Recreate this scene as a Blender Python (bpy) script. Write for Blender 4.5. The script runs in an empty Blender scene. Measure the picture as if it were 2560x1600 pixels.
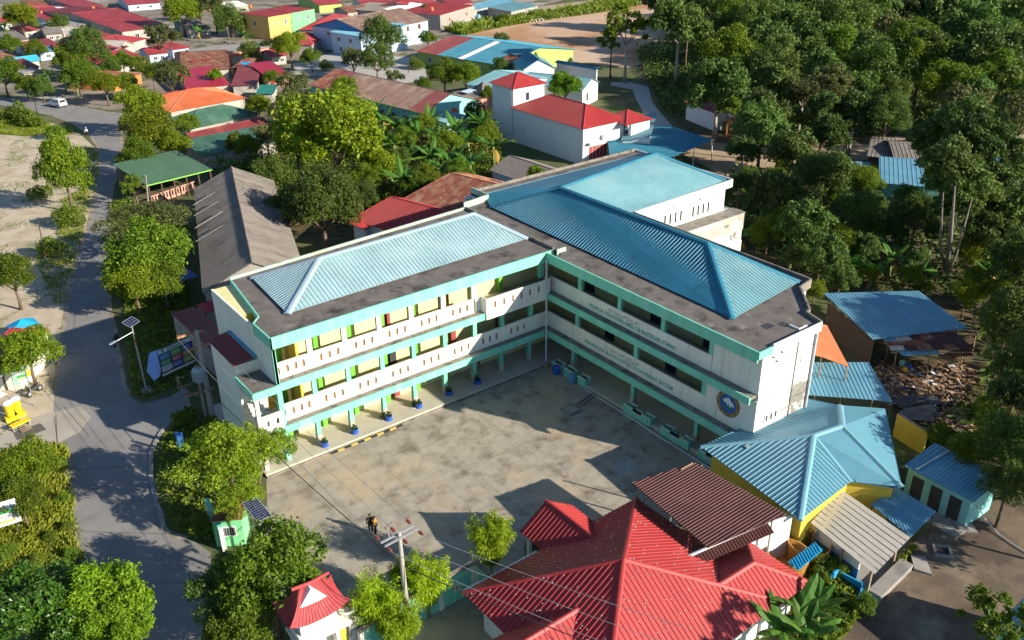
import bpy, math, random
from mathutils import Vector, Matrix, noise as mnoise
R = math.radians
random.seed(7)
scene = bpy.context.scene
COL = scene.collection

# ------------------------------------------------------------------ camera
CAM = Vector((-47.877, -58.0, 42.716))
FPX, PITCH, ROLL, YAW = 2225.754, R(26.833), R(-0.754), R(-37.096)
KD = 2560.0 / 2419.0                      # lists below are read from a 2419 px wide view
FWD = Vector((math.sin(-YAW) * math.cos(PITCH), math.cos(YAW) * math.cos(PITCH), -math.sin(PITCH)))
_r = FWD.cross(Vector((0, 0, 1))).normalized()
_u = _r.cross(FWD)
RGT = _r * math.cos(ROLL) + _u * math.sin(ROLL)
UPV = -_r * math.sin(ROLL) + _u * math.cos(ROLL)
cam_data = bpy.data.cameras.new('camera')
cam = bpy.data.objects.new('camera', cam_data)
COL.objects.link(cam)
cam_data.sensor_width = 36.0
cam_data.lens = FPX / 2560.0 * 36.0
cam_data.clip_end = 6000
cam_data.clip_start = 0.5
m = Matrix((RGT, UPV, -FWD)).transposed().to_4x4()
m.translation = CAM
cam.matrix_world = m
scene.camera = cam

# ------------------------------------------------------------------ sky and sun
SUN_EL = R(23.4)
SUN_H = Vector((0.466, -0.885, 0.0)).normalized()          # horizontal direction towards the sun
world = bpy.data.worlds.new('World')
scene.world = world
world.use_nodes = True
wn = world.node_tree
wn.nodes.clear()
sky = wn.nodes.new('ShaderNodeTexSky')
sky.sky_type = 'NISHITA'
sky.sun_disc = False
sky.sun_elevation = SUN_EL
sky.sun_rotation = math.atan2(SUN_H.x, SUN_H.y)
sky.air_density = 1.0
sky.dust_density = 0.25
sky.ozone_density = 4.0
bg = wn.nodes.new('ShaderNodeBackground')
bg.inputs['Strength'].default_value = 0.082
wo = wn.nodes.new('ShaderNodeOutputWorld')
wn.links.new(sky.outputs[0], bg.inputs[0])
wn.links.new(bg.outputs[0], wo.inputs[0])
sun_data = bpy.data.lights.new('sun', 'SUN')
sun_data.energy = 5.0
sun_data.angle = R(0.5)
sun_data.color = (1.0, 0.91, 0.76)
sun = bpy.data.objects.new('sun', sun_data)
COL.objects.link(sun)
SUN_V = (SUN_H * math.cos(SUN_EL) + Vector((0, 0, math.sin(SUN_EL)))).normalized()
sun.rotation_euler = SUN_V.to_track_quat('Z', 'Y').to_euler()
sun.location = SUN_V * 200
scene.view_settings.view_transform = 'Standard'
scene.view_settings.look = 'None'
scene.view_settings.gamma = 1.0
scene.view_settings.use_curve_mapping = False
scene.view_settings.exposure = 0.86
scene.cycles.use_adaptive_sampling = True
scene.cycles.adaptive_threshold = 0.035
scene.cycles.max_bounces = 4
scene.cycles.diffuse_bounces = 2
scene.cycles.glossy_bounces = 2
scene.cycles.transmission_bounces = 2
scene.cycles.transparent_max_bounces = 6
scene.cycles.use_denoising = True

# ------------------------------------------------------------------ helpers
def G(u, v, z=0.0):
    """World point at height z that the view pixel (2419 px wide view) looks at."""
    q = ((u * KD - 1280.0) / FPX, (v * KD - 800.0) / FPX)
    d = FWD + RGT * q[0] - UPV * q[1]
    t = (z - CAM.z) / d.z
    return CAM + d * t

def on_plane(u, v, p0, n):
    q = ((u * KD - 1280.0) / FPX, (v * KD - 800.0) / FPX)
    d = FWD + RGT * q[0] - UPV * q[1]
    return CAM + d * ((p0 - CAM).dot(n) / d.dot(n))

def tag(o, label=None, cat=None, group=None, kind=None):
    if label: o['label'] = label
    if cat: o['category'] = cat
    if group: o['group'] = group
    if kind: o['kind'] = kind
    return o

def thing(name, label, cat, loc=(0, 0, 0), rz=0.0, group=None):
    o = bpy.data.objects.new(name, None)
    o.empty_display_size = 0.3
    COL.objects.link(o)
    o.location = loc
    o.rotation_euler = (0, 0, rz)
    return tag(o, label, cat, group)

def attach(o, parent, world_built=True):
    """Child whose mesh is in world coordinates when world_built, else in the parent's own."""
    o.parent = parent
    if world_built and parent.parent is None and parent.type == 'EMPTY':
        o.matrix_parent_inverse = (Matrix.Translation(parent.location) @ parent.rotation_euler.to_matrix().to_4x4()).inverted()
    return o

def copy_tree(root, loc, rz=0.0, scale=None, label=None):
    r = root.copy()
    COL.objects.link(r)
    r.location = loc
    r.rotation_euler = (0, 0, rz)
    if scale is not None: r.scale = scale
    if label: r['label'] = label
    for ch in root.children:
        c = ch.copy(); COL.objects.link(c); c.parent = r
        for g in ch.children:
            d = g.copy(); COL.objects.link(d); d.parent = c
    return r

class MB:
    def __init__(s):
        s.v = []; s.f = []; s.mi = []; s.cur = 0
    def add(s, vs, fs):
        n = len(s.v)
        s.v.extend(tuple(p) for p in vs)
        for f in fs:
            s.f.append(tuple(i + n for i in f)); s.mi.append(s.cur)
        return s
    def box(s, x0, x1, y0, y1, z0, z1):
        if x0 > x1: x0, x1 = x1, x0
        if y0 > y1: y0, y1 = y1, y0
        if z0 > z1: z0, z1 = z1, z0
        return s.add([(x0,y0,z0),(x1,y0,z0),(x1,y1,z0),(x0,y1,z0),(x0,y0,z1),(x1,y0,z1),(x1,y1,z1),(x0,y1,z1)],
                     [(0,3,2,1),(4,5,6,7),(0,1,5,4),(1,2,6,5),(2,3,7,6),(3,0,4,7)])
    def obox(s, o, ex, ey, ez):
        """box from corner o and three edge vectors"""
        o = Vector(o); ex = Vector(ex); ey = Vector(ey); ez = Vector(ez)
        p = [o, o+ex, o+ex+ey, o+ey]
        p += [q + ez for q in p]
        fs = [(0,3,2,1),(4,5,6,7),(0,1,5,4),(1,2,6,5),(2,3,7,6),(3,0,4,7)]
        if ex.cross(ey).dot(ez) < 0: fs = [f[::-1] for f in fs]
        return s.add(p, fs)
    def poly(s, pts): return s.add(pts, [tuple(range(len(pts)))])
    def prism(s, pts, z0, z1, top=True, bottom=True):
        n = len(pts)
        area = sum(pts[i][0]*pts[(i+1)%n][1]-pts[(i+1)%n][0]*pts[i][1] for i in range(n))
        if area < 0: pts = pts[::-1]
        vs = [(p[0],p[1],z0) for p in pts] + [(p[0],p[1],z1) for p in pts]
        fs = [(i,(i+1)%n,n+(i+1)%n,n+i) for i in range(n)]
        if top: fs.append(tuple(range(n,2*n)))
        if bottom: fs.append(tuple(range(n))[::-1])
        return s.add(vs, fs)
    def tube(s, pts, rad, n=8, cap=True):
        pts = [Vector(p) for p in pts]
        if not hasattr(rad, '__len__'): rad = [rad]*len(pts)
        vs = []; fs = []
        ref = None
        for i, p in enumerate(pts):
            a = pts[max(i-1,0)]; b = pts[min(i+1,len(pts)-1)]
            t = (b-a).normalized()
            if ref is None:
                ref = t.orthogonal().normalized()
            else:
                ref = (ref - t*ref.dot(t))
                ref = ref.normalized() if ref.length > 1e-6 else t.orthogonal().normalized()
            w = t.cross(ref)
            for k in range(n):
                an = 2*math.pi*k/n
                vs.append(p + (ref*math.cos(an) + w*math.sin(an))*rad[i])
        for i in range(len(pts)-1):
            for k in range(n):
                fs.append((i*n+k, i*n+(k+1)%n, (i+1)*n+(k+1)%n, (i+1)*n+k))
        if cap:
            fs.append(tuple(range(n))[::-1]); fs.append(tuple((len(pts)-1)*n+k for k in range(n)))
        return s.add(vs, fs)
    def lathe(s, c, prof, n=16):
        """prof: list of (r, z) from bottom to top about vertical axis at c"""
        vs = []; fs = []
        for r, z in prof:
            for k in range(n):
                an = 2*math.pi*k/n
                vs.append((c[0]+r*math.cos(an), c[1]+r*math.sin(an), c[2]+z))
        for i in range(len(prof)-1):
            for k in range(n):
                fs.append((i*n+k, i*n+(k+1)%n, (i+1)*n+(k+1)%n, (i+1)*n+k))
        fs.append(tuple(range(n))[::-1]); fs.append(tuple((len(prof)-1)*n+k for k in range(n)))
        return s.add(vs, fs)
    def ball(s, c, rx, ry, rz, n=8, m_=6):
        vs = []; fs = []
        for i in range(m_+1):
            th = math.pi*i/m_
            for k in range(n):
                an = 2*math.pi*k/n
                vs.append((c[0]+rx*math.sin(th)*math.cos(an), c[1]+ry*math.sin(th)*math.sin(an), c[2]+rz*math.cos(th)))
        for i in range(m_):
            for k in range(n):
                fs.append((i*n+k, (i+1)*n+k, (i+1)*n+(k+1)%n, i*n+(k+1)%n))
        return s.add(vs, fs)
    def mesh(s, name, mats, smooth=False):
        me = bpy.data.meshes.new(name)
        me.from_pydata(s.v, [], s.f)
        if not isinstance(mats, (list, tuple)): mats = [mats]
        for mt in mats: me.materials.append(mt)
        if len(mats) > 1: me.polygons.foreach_set('material_index', s.mi)
        if smooth: me.polygons.foreach_set('use_smooth', [True]*len(me.polygons))
        me.update()
        return me
    def build(s, name, mats, parent=None, smooth=False, world_built=True):
        o = bpy.data.objects.new(name, s.mesh(name, mats, smooth))
        COL.objects.link(o)
        if parent is not None: attach(o, parent, world_built)
        return o

# ------------------------------------------------------------------ materials
_mats = {}
def mat(name, col, rough=0.8, var=0.12, scale=1.0, col2=None, mix_lo=0.45, mix_hi=0.62, bump=0.0, bscale=8.0, spec=0.3,
        metallic=0.0, col3=None, scale3=0.3, lo3=0.5, hi3=0.6, detail=4.0, stretch=None, island=0.0):
    """Procedural paint or stone: base colour with broad noise, optional second and third colour in patches, fine bump."""
    if name in _mats: return _mats[name]
    mt = bpy.data.materials.new(name); mt.use_nodes = True
    nt = mt.node_tree; N = nt.nodes; L = nt.links
    b = N['Principled BSDF']
    b.inputs['Roughness'].default_value = rough
    b.inputs['Metallic'].default_value = metallic
    b.inputs['Specular IOR Level'].default_value = spec
    tc = N.new('ShaderNodeTexCoord')
    src = tc.outputs['Object']
    if stretch:
        mp = N.new('ShaderNodeMapping'); mp.inputs['Scale'].default_value = stretch
        L.new(src, mp.inputs['Vector']); src = mp.outputs['Vector']
    def nz(sc, det=detail):
        t = N.new('ShaderNodeTexNoise'); t.inputs['Scale'].default_value = sc; t.inputs['Detail'].default_value = det
        t.inputs['Roughness'].default_value = 0.62
        L.new(src, t.inputs['Vector']); return t.outputs['Fac']
    def mixc(fac, a, bb):
        mx = N.new('ShaderNodeMix'); mx.data_type = 'RGBA'
        L.new(fac, mx.inputs[0])
        for sock, c in ((mx.inputs[6], a), (mx.inputs[7], bb)):
            if isinstance(c, tuple): sock.default_value = (*c, 1)
            else: L.new(c, sock)
        return mx.outputs[2]
    def step(fac, lo, hi):
        r = N.new('ShaderNodeMapRange'); r.inputs[1].default_value = lo; r.inputs[2].default_value = hi
        r.clamp = True
        L.new(fac, r.inputs[0]); return r.outputs[0]
    dk = tuple(c*(1-var) for c in col); lt = tuple(min(1, c*(1+var)) for c in col)
    c = mixc(step(nz(scale), 0.3, 0.7), dk, lt)
    if col2: c = mixc(step(nz(scale*0.7+0.013), mix_lo, mix_hi), c, col2)
    if col3: c = mixc(step(nz(scale3), lo3, hi3), c, col3)
    if island:
        g = N.new('ShaderNodeNewGeometry')
        r = N.new('ShaderNodeMapRange'); r.inputs[3].default_value = 1-island; r.inputs[4].default_value = 1+island
        L.new(g.outputs['Random Per Island'], r.inputs[0])
        mul = N.new('ShaderNodeMix'); mul.data_type = 'RGBA'; mul.blend_type = 'MULTIPLY'; mul.inputs[0].default_value = 1
        L.new(c, mul.inputs[6]); L.new(r.outputs[0], mul.inputs[7]); c = mul.outputs[2]
    L.new(c, b.inputs['Base Color'])
    if bump:
        bp = N.new('ShaderNodeBump'); bp.inputs['Strength'].default_value = bump; bp.inputs['Distance'].default_value = 0.05
        L.new(nz(bscale, 8), bp.inputs['Height']); L.new(bp.outputs[0], b.inputs['Normal'])
    _mats[name] = mt
    return mt

def leafmat(name, c_dark, c_lit, transl=0.35, rough=0.55, objvar=0.25):
    if name in _mats: return _mats[name]
    mt = bpy.data.materials.new(name); mt.use_nodes = True
    nt = mt.node_tree; N = nt.nodes; L = nt.links
    b = N['Principled BSDF']; out = N['Material Output']
    b.inputs['Roughness'].default_value = rough
    b.inputs['Specular IOR Level'].default_value = 0.35
    g = N.new('ShaderNodeNewGeometry'); oi = N.new('ShaderNodeObjectInfo')
    tc = N.new('ShaderNodeTexCoord')
    nz = N.new('ShaderNodeTexNoise'); nz.inputs['Scale'].default_value = 0.9; nz.inputs['Detail'].default_value = 2
    L.new(tc.outputs['Object'], nz.inputs['Vector'])
    ad = N.new('ShaderNodeMath'); ad.operation = 'ADD'
    L.new(g.outputs['Random Per Island'], ad.inputs[0]); L.new(nz.outputs['Fac'], ad.inputs[1])
    hf = N.new('ShaderNodeMath'); hf.operation = 'MULTIPLY_ADD'; hf.inputs[1].default_value = 0.8; hf.inputs[2].default_value = -0.3
    L.new(ad.outputs[0], hf.inputs[0])
    mx = N.new('ShaderNodeMix'); mx.data_type = 'RGBA'; mx.clamp_factor = True
    L.new(hf.outputs[0], mx.inputs[0]); mx.inputs[6].default_value = (*c_dark, 1); mx.inputs[7].default_value = (*c_lit, 1)
    hs = N.new('ShaderNodeHueSaturation')
    r1 = N.new('ShaderNodeMapRange'); r1.inputs[3].default_value = 1-objvar; r1.inputs[4].default_value = 1+objvar
    L.new(oi.outputs['Random'], r1.inputs[0]); L.new(r1.outputs[0], hs.inputs['Value'])
    r2 = N.new('ShaderNodeMapRange'); r2.inputs[3].default_value = 0.485; r2.inputs[4].default_value = 0.515
    mm = N.new('ShaderNodeMath'); mm.operation = 'FRACT'
    m5 = N.new('ShaderNodeMath'); m5.operation = 'MULTIPLY'; m5.inputs[1].default_value = 7.31
    L.new(oi.outputs['Random'], m5.inputs[0]); L.new(m5.outputs[0], mm.inputs[0]); L.new(mm.outputs[0], r2.inputs[0]); L.new(r2.outputs[0], hs.inputs['Hue'])
    L.new(mx.outputs[2], hs.inputs['Color'])
    L.new(hs.outputs[0], b.inputs['Base Color'])
    tr = N.new('ShaderNodeBsdfTranslucent'); L.new(hs.outputs[0], tr.inputs['Color'])
    ms = N.new('ShaderNodeMixShader'); ms.inputs[0].default_value = transl
    L.new(b.outputs[0], ms.inputs[1]); L.new(tr.outputs[0], ms.inputs[2]); L.new(ms.outputs[0], out.inputs['Surface'])
    _mats[name] = mt
    return mt

# paints of the school
M_CREAM = mat('cream_paint', (0.80, 0.79, 0.68), 0.75, 0.06, 0.8, col2=(0.60, 0.58, 0.48), mix_lo=0.55, mix_hi=0.78, stretch=(1.6, 1.6, 0.22), col3=(0.50, 0.48, 0.40), scale3=1.7, lo3=0.62, hi3=0.78)
M_MINT = mat('mint_paint', (0.20, 0.60, 0.43), 0.7, 0.10, 0.7, col2=(0.30, 0.62, 0.52), mix_lo=0.5, mix_hi=0.7, stretch=(1.8, 1.8, 0.35), col3=(0.13, 0.36, 0.27), scale3=1.6, lo3=0.60, hi3=0.76)
M_GREEN = mat('leaf_green_paint', (0.16, 0.46, 0.05), 0.7, 0.08, 1.0)
M_YELLOW = mat('yellow_paint', (0.60, 0.45, 0.06), 0.75, 0.08, 0.7)
M_PALEYEL = mat('pale_yellow_paint', (0.78, 0.70, 0.34), 0.75, 0.07, 0.6)
M_WHITE = mat('white_paint', (0.74, 0.74, 0.72), 0.75, 0.05, 0.6)
M_STAINED = mat('stained_white_plaster', (0.74, 0.73, 0.69), 0.85, 0.06, 0.5, col2=(0.22, 0.21, 0.19), mix_lo=0.525, mix_hi=0.575, col3=(0.42, 0.38, 0.29), scale3=0.35, lo3=0.56, hi3=0.7, detail=8)
M_SLAB = mat('weathered_concrete_slab', (0.155, 0.135, 0.12), 0.9, 0.25, 0.9, col2=(0.30, 0.27, 0.235), mix_lo=0.58, mix_hi=0.74, col3=(0.055, 0.05, 0.047), scale3=0.55, lo3=0.52, hi3=0.66, detail=8, bump=0.4, bscale=6, stretch=(1, 1, 1))
M_LEDGE = mat('grey_ledge_concrete', (0.24, 0.215, 0.18), 0.9, 0.22, 1.6, col2=(0.09, 0.083, 0.078), mix_lo=0.5, mix_hi=0.66, detail=8)
M_TILE = mat('beige_floor_tile', (0.50, 0.46, 0.36), 0.5, 0.08, 0.8)
M_DARKIN = mat('dark_interior', (0.05, 0.05, 0.055), 0.9, 0.2, 1)
M_DOOR = mat('maroon_door_paint', (0.33, 0.07, 0.07), 0.6, 0.1, 2)
M_HOLE = mat('hole_shade_brown', (0.33, 0.16, 0.08), 0.85, 0.15, 3)  # brown of the shaded corridor seen through the parapet holes
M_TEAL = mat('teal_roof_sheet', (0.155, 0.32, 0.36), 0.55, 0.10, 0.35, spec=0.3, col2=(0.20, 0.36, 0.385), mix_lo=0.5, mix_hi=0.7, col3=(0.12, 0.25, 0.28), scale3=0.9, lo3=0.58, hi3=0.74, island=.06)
M_PALETEAL = mat('pale_teal_roof_sheet', (0.27, 0.41, 0.44), 0.55, 0.10, 0.35, spec=0.3, col2=(0.34, 0.46, 0.48), mix_lo=0.5, mix_hi=0.7, col3=(0.20, 0.32, 0.35), scale3=0.9, lo3=0.58, hi3=0.74, island=.06)
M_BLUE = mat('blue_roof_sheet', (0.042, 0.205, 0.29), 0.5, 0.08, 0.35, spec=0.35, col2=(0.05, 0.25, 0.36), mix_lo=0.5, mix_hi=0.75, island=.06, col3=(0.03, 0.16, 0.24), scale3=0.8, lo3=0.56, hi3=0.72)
M_SKYBLUE = mat('faded_blue_roof_sheet', (0.135, 0.32, 0.42), 0.5, 0.12, 0.5, spec=0.35, col2=(0.10, 0.27, 0.40), mix_lo=0.5, mix_hi=0.7, island=.06)
M_RED = mat('red_roof_sheet', (0.36, 0.036, 0.036), 0.5, 0.12, 0.4, spec=0.3, col2=(0.43, 0.065, 0.055), mix_lo=0.55, mix_hi=0.75, island=.07, col3=(0.30, 0.035, 0.032), scale3=0.8, lo3=0.56, hi3=0.72)
M_PINKRED = mat('faded_red_roof_sheet', (0.36, 0.050, 0.055), 0.6, 0.15, 0.25, spec=0.3, col2=(0.38, 0.085, 0.085), mix_lo=0.5, mix_hi=0.7, island=.13, col3=(0.24, 0.045, 0.045), scale3=0.35, lo3=0.55, hi3=0.68)
M_MAROON = mat('maroon_roof_sheet', (0.20, 0.04, 0.04), 0.55, 0.15, 0.5, spec=0.35, col2=(0.26, 0.075, 0.06), mix_lo=0.5, mix_hi=0.7, island=.06)
M_RUST = mat('rusty_roof_sheet', (0.22, 0.075, 0.05), 0.8, 0.25, 0.9, spec=0.2, col2=(0.30, 0.17, 0.10), mix_lo=0.48, mix_hi=0.6, col3=(0.33, 0.26, 0.22), scale3=1.3, lo3=0.6, hi3=0.68, island=.13)
M_ORANGE = mat('orange_roof_sheet', (0.58, 0.14, 0.045), 0.55, 0.1, 0.3, spec=0.35, col2=(0.62, 0.20, 0.09), mix_lo=0.5, mix_hi=0.7, island=.06)
M_DKGREEN = mat('dark_green_roof_sheet', (0.06, 0.145, 0.10), 0.6, 0.2, 0.5, col2=(0.10, 0.19, 0.13), mix_lo=0.5, mix_hi=0.65, island=.06)
M_LTGREEN = mat('green_roof_sheet', (0.10, 0.19, 0.11), 0.55, 0.1, 0.4, island=.06)
M_ASBESTOS = mat('grey_asbestos_sheet', (0.21, 0.185, 0.16), 0.9, 0.15, 0.5, col2=(0.14, 0.12, 0.10), mix_lo=0.5, mix_hi=0.7, bump=0.2, island=.13)
M_ASBLIGHT = mat('pale_asbestos_sheet', (0.42, 0.39, 0.34), 0.9, 0.1, 0.6, col2=(0.27, 0.22, 0.14), mix_lo=0.62, mix_hi=0.8, island=.13)
M_BROWNROOF = mat('brown_banded_roof_sheet', (0.25, 0.155, 0.12), 0.8, 0.15, 0.6, col2=(0.30, 0.24, 0.18), mix_lo=0.5, mix_hi=0.65, island=.13)
M_TILEGREY = mat('grey_roof_tile', (0.17, 0.15, 0.14), 0.85, 0.15, 2, bump=0.3)
M_CONC = mat('bare_concrete', (0.30, 0.28, 0.26), 0.9, 0.18, 0.5, col2=(0.20, 0.19, 0.18), mix_lo=0.55, mix_hi=0.7)
M_BLUEWALL = mat('pale_blue_wall', (0.42, 0.55, 0.68), 0.8, 0.1, 0.6, col2=(0.52, 0.60, 0.68), mix_lo=0.5, mix_hi=0.7)
M_TURQ = mat('turquoise_wall', (0.25, 0.58, 0.55), 0.75, 0.08, 0.6)
M_ORWALL = mat('orange_wall', (0.60, 0.22, 0.07), 0.8, 0.1, 0.6)
M_AMBER = mat('amber_wall', (0.62, 0.40, 0.13), 0.8, 0.07, 0.6)
M_GRWALL = mat('bright_green_wall', (0.18, 0.55, 0.24), 0.8, 0.07, 0.6)
M_LIME = mat('lime_wall', (0.36, 0.48, 0.14), 0.8, 0.1, 0.6)
M_PINK = mat('pink_wall', (0.58, 0.30, 0.24), 0.8, 0.12, 1.2)
M_BLOCK = mat('grey_block_wall', (0.33, 0.30, 0.27), 0.9, 0.2, 1.3)
M_VWALL = mat('shade_toned_village_wall', (0.42, 0.39, 0.34), 0.85, 0.15, 0.5, col2=(0.30,0.28,0.25), mix_lo=.5, mix_hi=.65)
M_WOODDK = mat('dark_timber', (0.10, 0.065, 0.045), 0.85, 0.25, 2)
M_WOOD = mat('weathered_timber', (0.32, 0.24, 0.16), 0.85, 0.25, 2)
M_RUSTIRON = mat('rusty_iron', (0.38, 0.18, 0.08), 0.8, 0.25, 4, col2=(0.45, 0.30, 0.17), mix_lo=0.5, mix_hi=0.6)
M_STEEL = mat('galvanised_steel', (0.50, 0.52, 0.54), 0.45, 0.1, 2, metallic=0.6)
M_DARKMET = mat('dark_metal', (0.06, 0.06, 0.065), 0.5, 0.2, 3)
M_GLASS = mat('dark_window_glass', (0.035, 0.045, 0.055), 0.12, 0.15, 1, spec=0.6)
M_BLACK = mat('black_rubber', (0.025, 0.025, 0.027), 0.7, 0.2, 3)
M_BLUEPL = mat('blue_plastic', (0.02, 0.10, 0.45), 0.4, 0.1, 2, spec=0.5)
M_YELPL = mat('yellow_plastic', (0.78, 0.58, 0.02), 0.4, 0.06, 2, spec=0.5)
M_REDPL = mat('red_plastic', (0.60, 0.05, 0.03), 0.4, 0.06, 2, spec=0.5)
M_ORTANK = mat('orange_tank_plastic', (0.62, 0.14, 0.03), 0.5, 0.1, 1.5)
M_POLE = mat('aged_concrete_pole', (0.36, 0.33, 0.29), 0.9, 0.2, 1.2, stretch=(1, 1, 0.3))
M_PORC = mat('brown_porcelain', (0.20, 0.06, 0.05), 0.3, 0.1, 4, spec=0.6)
M_WIRE = mat('grey_wire', (0.28, 0.28, 0.29), 0.5, 0.1, 1)
M_WIREDK = mat('dark_cable', (0.04, 0.04, 0.042), 0.6, 0.1, 1)
M_SOIL = mat('dark_soil', (0.07, 0.05, 0.035), 0.95, 0.3, 3)
M_BARK = mat('brown_bark', (0.14, 0.10, 0.07), 0.9, 0.25, 3, bump=0.5)
M_BARKPALE = mat('pale_bark', (0.36, 0.32, 0.27), 0.9, 0.25, 2, bump=0.4, stretch=(2, 2, 0.4))
M_BARKGREEN = mat('green_stem', (0.20, 0.24, 0.09), 0.8, 0.25, 3)
M_SKIN = mat('skin', (0.33, 0.17, 0.10), 0.6, 0.05, 3)
# ------------------------------------------------------------------ the ground and what lies flat on it
M_GROUND = mat('ground_soil', (0.13, 0.12, 0.06), 0.95, 0.3, 0.12, col2=(0.07, 0.105, 0.025), mix_lo=0.42, mix_hi=0.6, col3=(0.21, 0.16, 0.10), scale3=0.05, lo3=0.60, hi3=0.70, bump=0.6, bscale=1.5)
M_SAND = mat('sandy_lot', (0.50, 0.42, 0.31), 0.95, 0.14, 0.35, col2=(0.40, 0.32, 0.22), mix_lo=0.5, mix_hi=0.65, col3=(0.20, 0.22, 0.08), scale3=0.16, lo3=0.60, hi3=0.68, bump=0.4, bscale=2)
M_ASPH = mat('road_surface', (0.245, 0.235, 0.225), 0.9, 0.12, 0.35, col2=(0.20, 0.19, 0.185), mix_lo=0.5, mix_hi=0.7, bump=0.25, bscale=14, spec=0.15)
M_SIDERD = mat('concrete_road', (0.40, 0.36, 0.30), 0.9, 0.1, 0.3, col2=(0.34, 0.30, 0.25), mix_lo=0.5, mix_hi=0.7, bump=0.2, bscale=10, spec=0.15)
M_COURT = mat('courtyard_concrete', (0.35, 0.31, 0.25), 0.92, 0.18, 0.9, col2=(0.165, 0.125, 0.092), mix_lo=0.49, mix_hi=0.70, col3=(0.45, 0.35, 0.235), scale3=0.10, lo3=0.50, hi3=0.60, bump=0.3, bscale=9, detail=10)
M_FIELD = mat('orange_field_dirt', (0.52, 0.33, 0.21), 0.95, 0.1, 0.05, col2=(0.55, 0.42, 0.30), mix_lo=0.45, mix_hi=0.65, col3=(0.42, 0.22, 0.11), scale3=0.03, lo3=0.5, hi3=0.62)
M_YARD = mat('dirt_yard', (0.18, 0.135, 0.092), 0.95, 0.25, 0.3, col2=(0.10, 0.075, 0.055), mix_lo=0.45, mix_hi=0.6, col3=(0.26, 0.21, 0.15), scale3=0.2, lo3=0.55, hi3=0.66, bump=0.6, bscale=5)
M_PATH = mat('paved_path', (0.42, 0.40, 0.37), 0.9, 0.08, 0.5, bump=0.2)
M_PALEDIRT = mat('pale_dirt', (0.40, 0.30, 0.20), 0.95, 0.15, 0.2, col2=(0.30, 0.22, 0.14), mix_lo=0.5, mix_hi=0.65)
M_LITTER = mat('leaf_litter', (0.12, 0.085, 0.045), 0.95, 0.3, 0.8, col2=(0.055, 0.06, 0.02), mix_lo=0.45, mix_hi=0.6, bump=0.5, bscale=6)

mb = MB()
n = 40
ext = [(-420 + 1400*i/n) for i in range(n+1)]
eyt = [(-320 + 1500*i/n) for i in range(n+1)]
vs = [(x, y, 0.0) for y in eyt for x in ext]
fs = [(j*(n+1)+i, j*(n+1)+i+1, (j+1)*(n+1)+i+1, (j+1)*(n+1)+i) for j in range(n) for i in range(n)]
mb.add(vs, fs)
tag(mb.build('ground', M_GROUND), kind='structure')

def sheet(name, pts, z, m_, world=False, struct=True):
    P = [(p[0], p[1]) for p in pts] if world else [tuple(G(*p))[:2] for p in pts]
    a = sum(P[i][0]*P[(i+1)%len(P)][1]-P[(i+1)%len(P)][0]*P[i][1] for i in range(len(P)))
    if a < 0: P = P[::-1]
    mb = MB(); mb.poly([(x, y, z) for x, y in P])
    o = mb.build(name, m_)
    return tag(o, kind='structure')

sheet('sandy_ground', [(-90,262),(0,262),(60,270),(120,290),(190,318),(228,352),(232,420),(220,500),(198,590),(170,680),(150,770),(135,860),(128,985),(0,1040),(-120,1060),(-200,700)], 0.004, M_SAND)
sheet('forest_floor', [(1480,110),(1640,40),(2500,40),(2560,700),(2520,1180),(2230,1080),(2110,1030),(2110,880),(1940,700),(1700,570),(1700,400),(1560,250)], 0.004, M_LITTER)
sheet('garden_soil', [(660,240),(1180,260),(1190,440),(840,560),(640,560),(470,480),(640,330)], 0.004, M_LITTER)
M_VILLAGE = mat('village_ground', (0.24, 0.20, 0.16), 0.95, 0.25, 0.15, col2=(0.09, 0.11, 0.04), mix_lo=0.5, mix_hi=0.6, col3=(0.36, 0.32, 0.27), scale3=0.06, lo3=0.55, hi3=0.62)
sheet('village_ground', [(-120,225),(60,228),(240,258),(300,262),(480,300),(640,240),(1000,140),(1120,60),(1400,-20),(1200,-60),(-120,-40)], 0.006, M_VILLAGE)
M_BANK = mat('grassy_bank', (0.12, 0.15, 0.03), 0.95, 0.3, 0.8, col2=(0.17, 0.15, 0.05), mix_lo=0.5, mix_hi=0.65, bump=0.6, bscale=5)
sheet('grass_bank', [(-60,1060),(110,1058),(138,1066),(152,1150),(164,1235),(180,1335),(200,1440),(225,1560),(-60,1580)], 0.005, M_BANK)
# roads
ROAD_L = [(-120,246),(0,248),(60,258),(120,272),(170,290),(212,318),(232,350),(235,395),(230,440),(219,490),(204,540),(188,600),(172,660),(157,720),(146,790),(134,870),(128,940),(125,1000),(136,1060),(150,1150),(162,1240),(178,1340),(198,1440),(222,1540),(250,1640)]
ROAD_R = [(-120,228),(0,230),(60,232),(130,240),(180,250),(240,262),(286,268),(288,300),(286,370),(283,400),(266,440),(262,480),(262,520),(256,580),(258,650),(258,720),(272,780),(284,860),(292,905),(310,940),(338,953),(400,938),(440,915),(450,955),(412,990),(378,1030),(355,1070),(358,1130),(372,1190),(390,1250),(405,1262),(460,1280),(497,1305),(500,1360),(485,1420),(478,1500),(490,1580),(520,1660)]
sheet('road', ROAD_L + ROAD_R[::-1], 0.008, M_ASPH)
sheet('side_road', [(-160,1060),(0,1010),(60,990),(128,974),(190,960),(215,985),(190,1020),(136,1048),(110,1050),(0,1066),(-160,1092)], 0.012, M_SIDERD)
sheet('courtyard', [(-29.0,-0.6),(0.0,0.0),(0.0,-24.5),(-10,-24.5),(-24,-24),(-25.5,-30),(-34.5,-17.5),(-33.5,-8),(-30.2,-3.5)], 0.010, M_COURT, world=True)
sheet('field', [(1080,78),(1150,70),(1240,52),(1400,30),(1500,14),(1600,4),(1720,10),(1760,60),(1640,120),(1480,160),(1340,145),(1250,110),(1150,95)], 0.012, M_FIELD)
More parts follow.
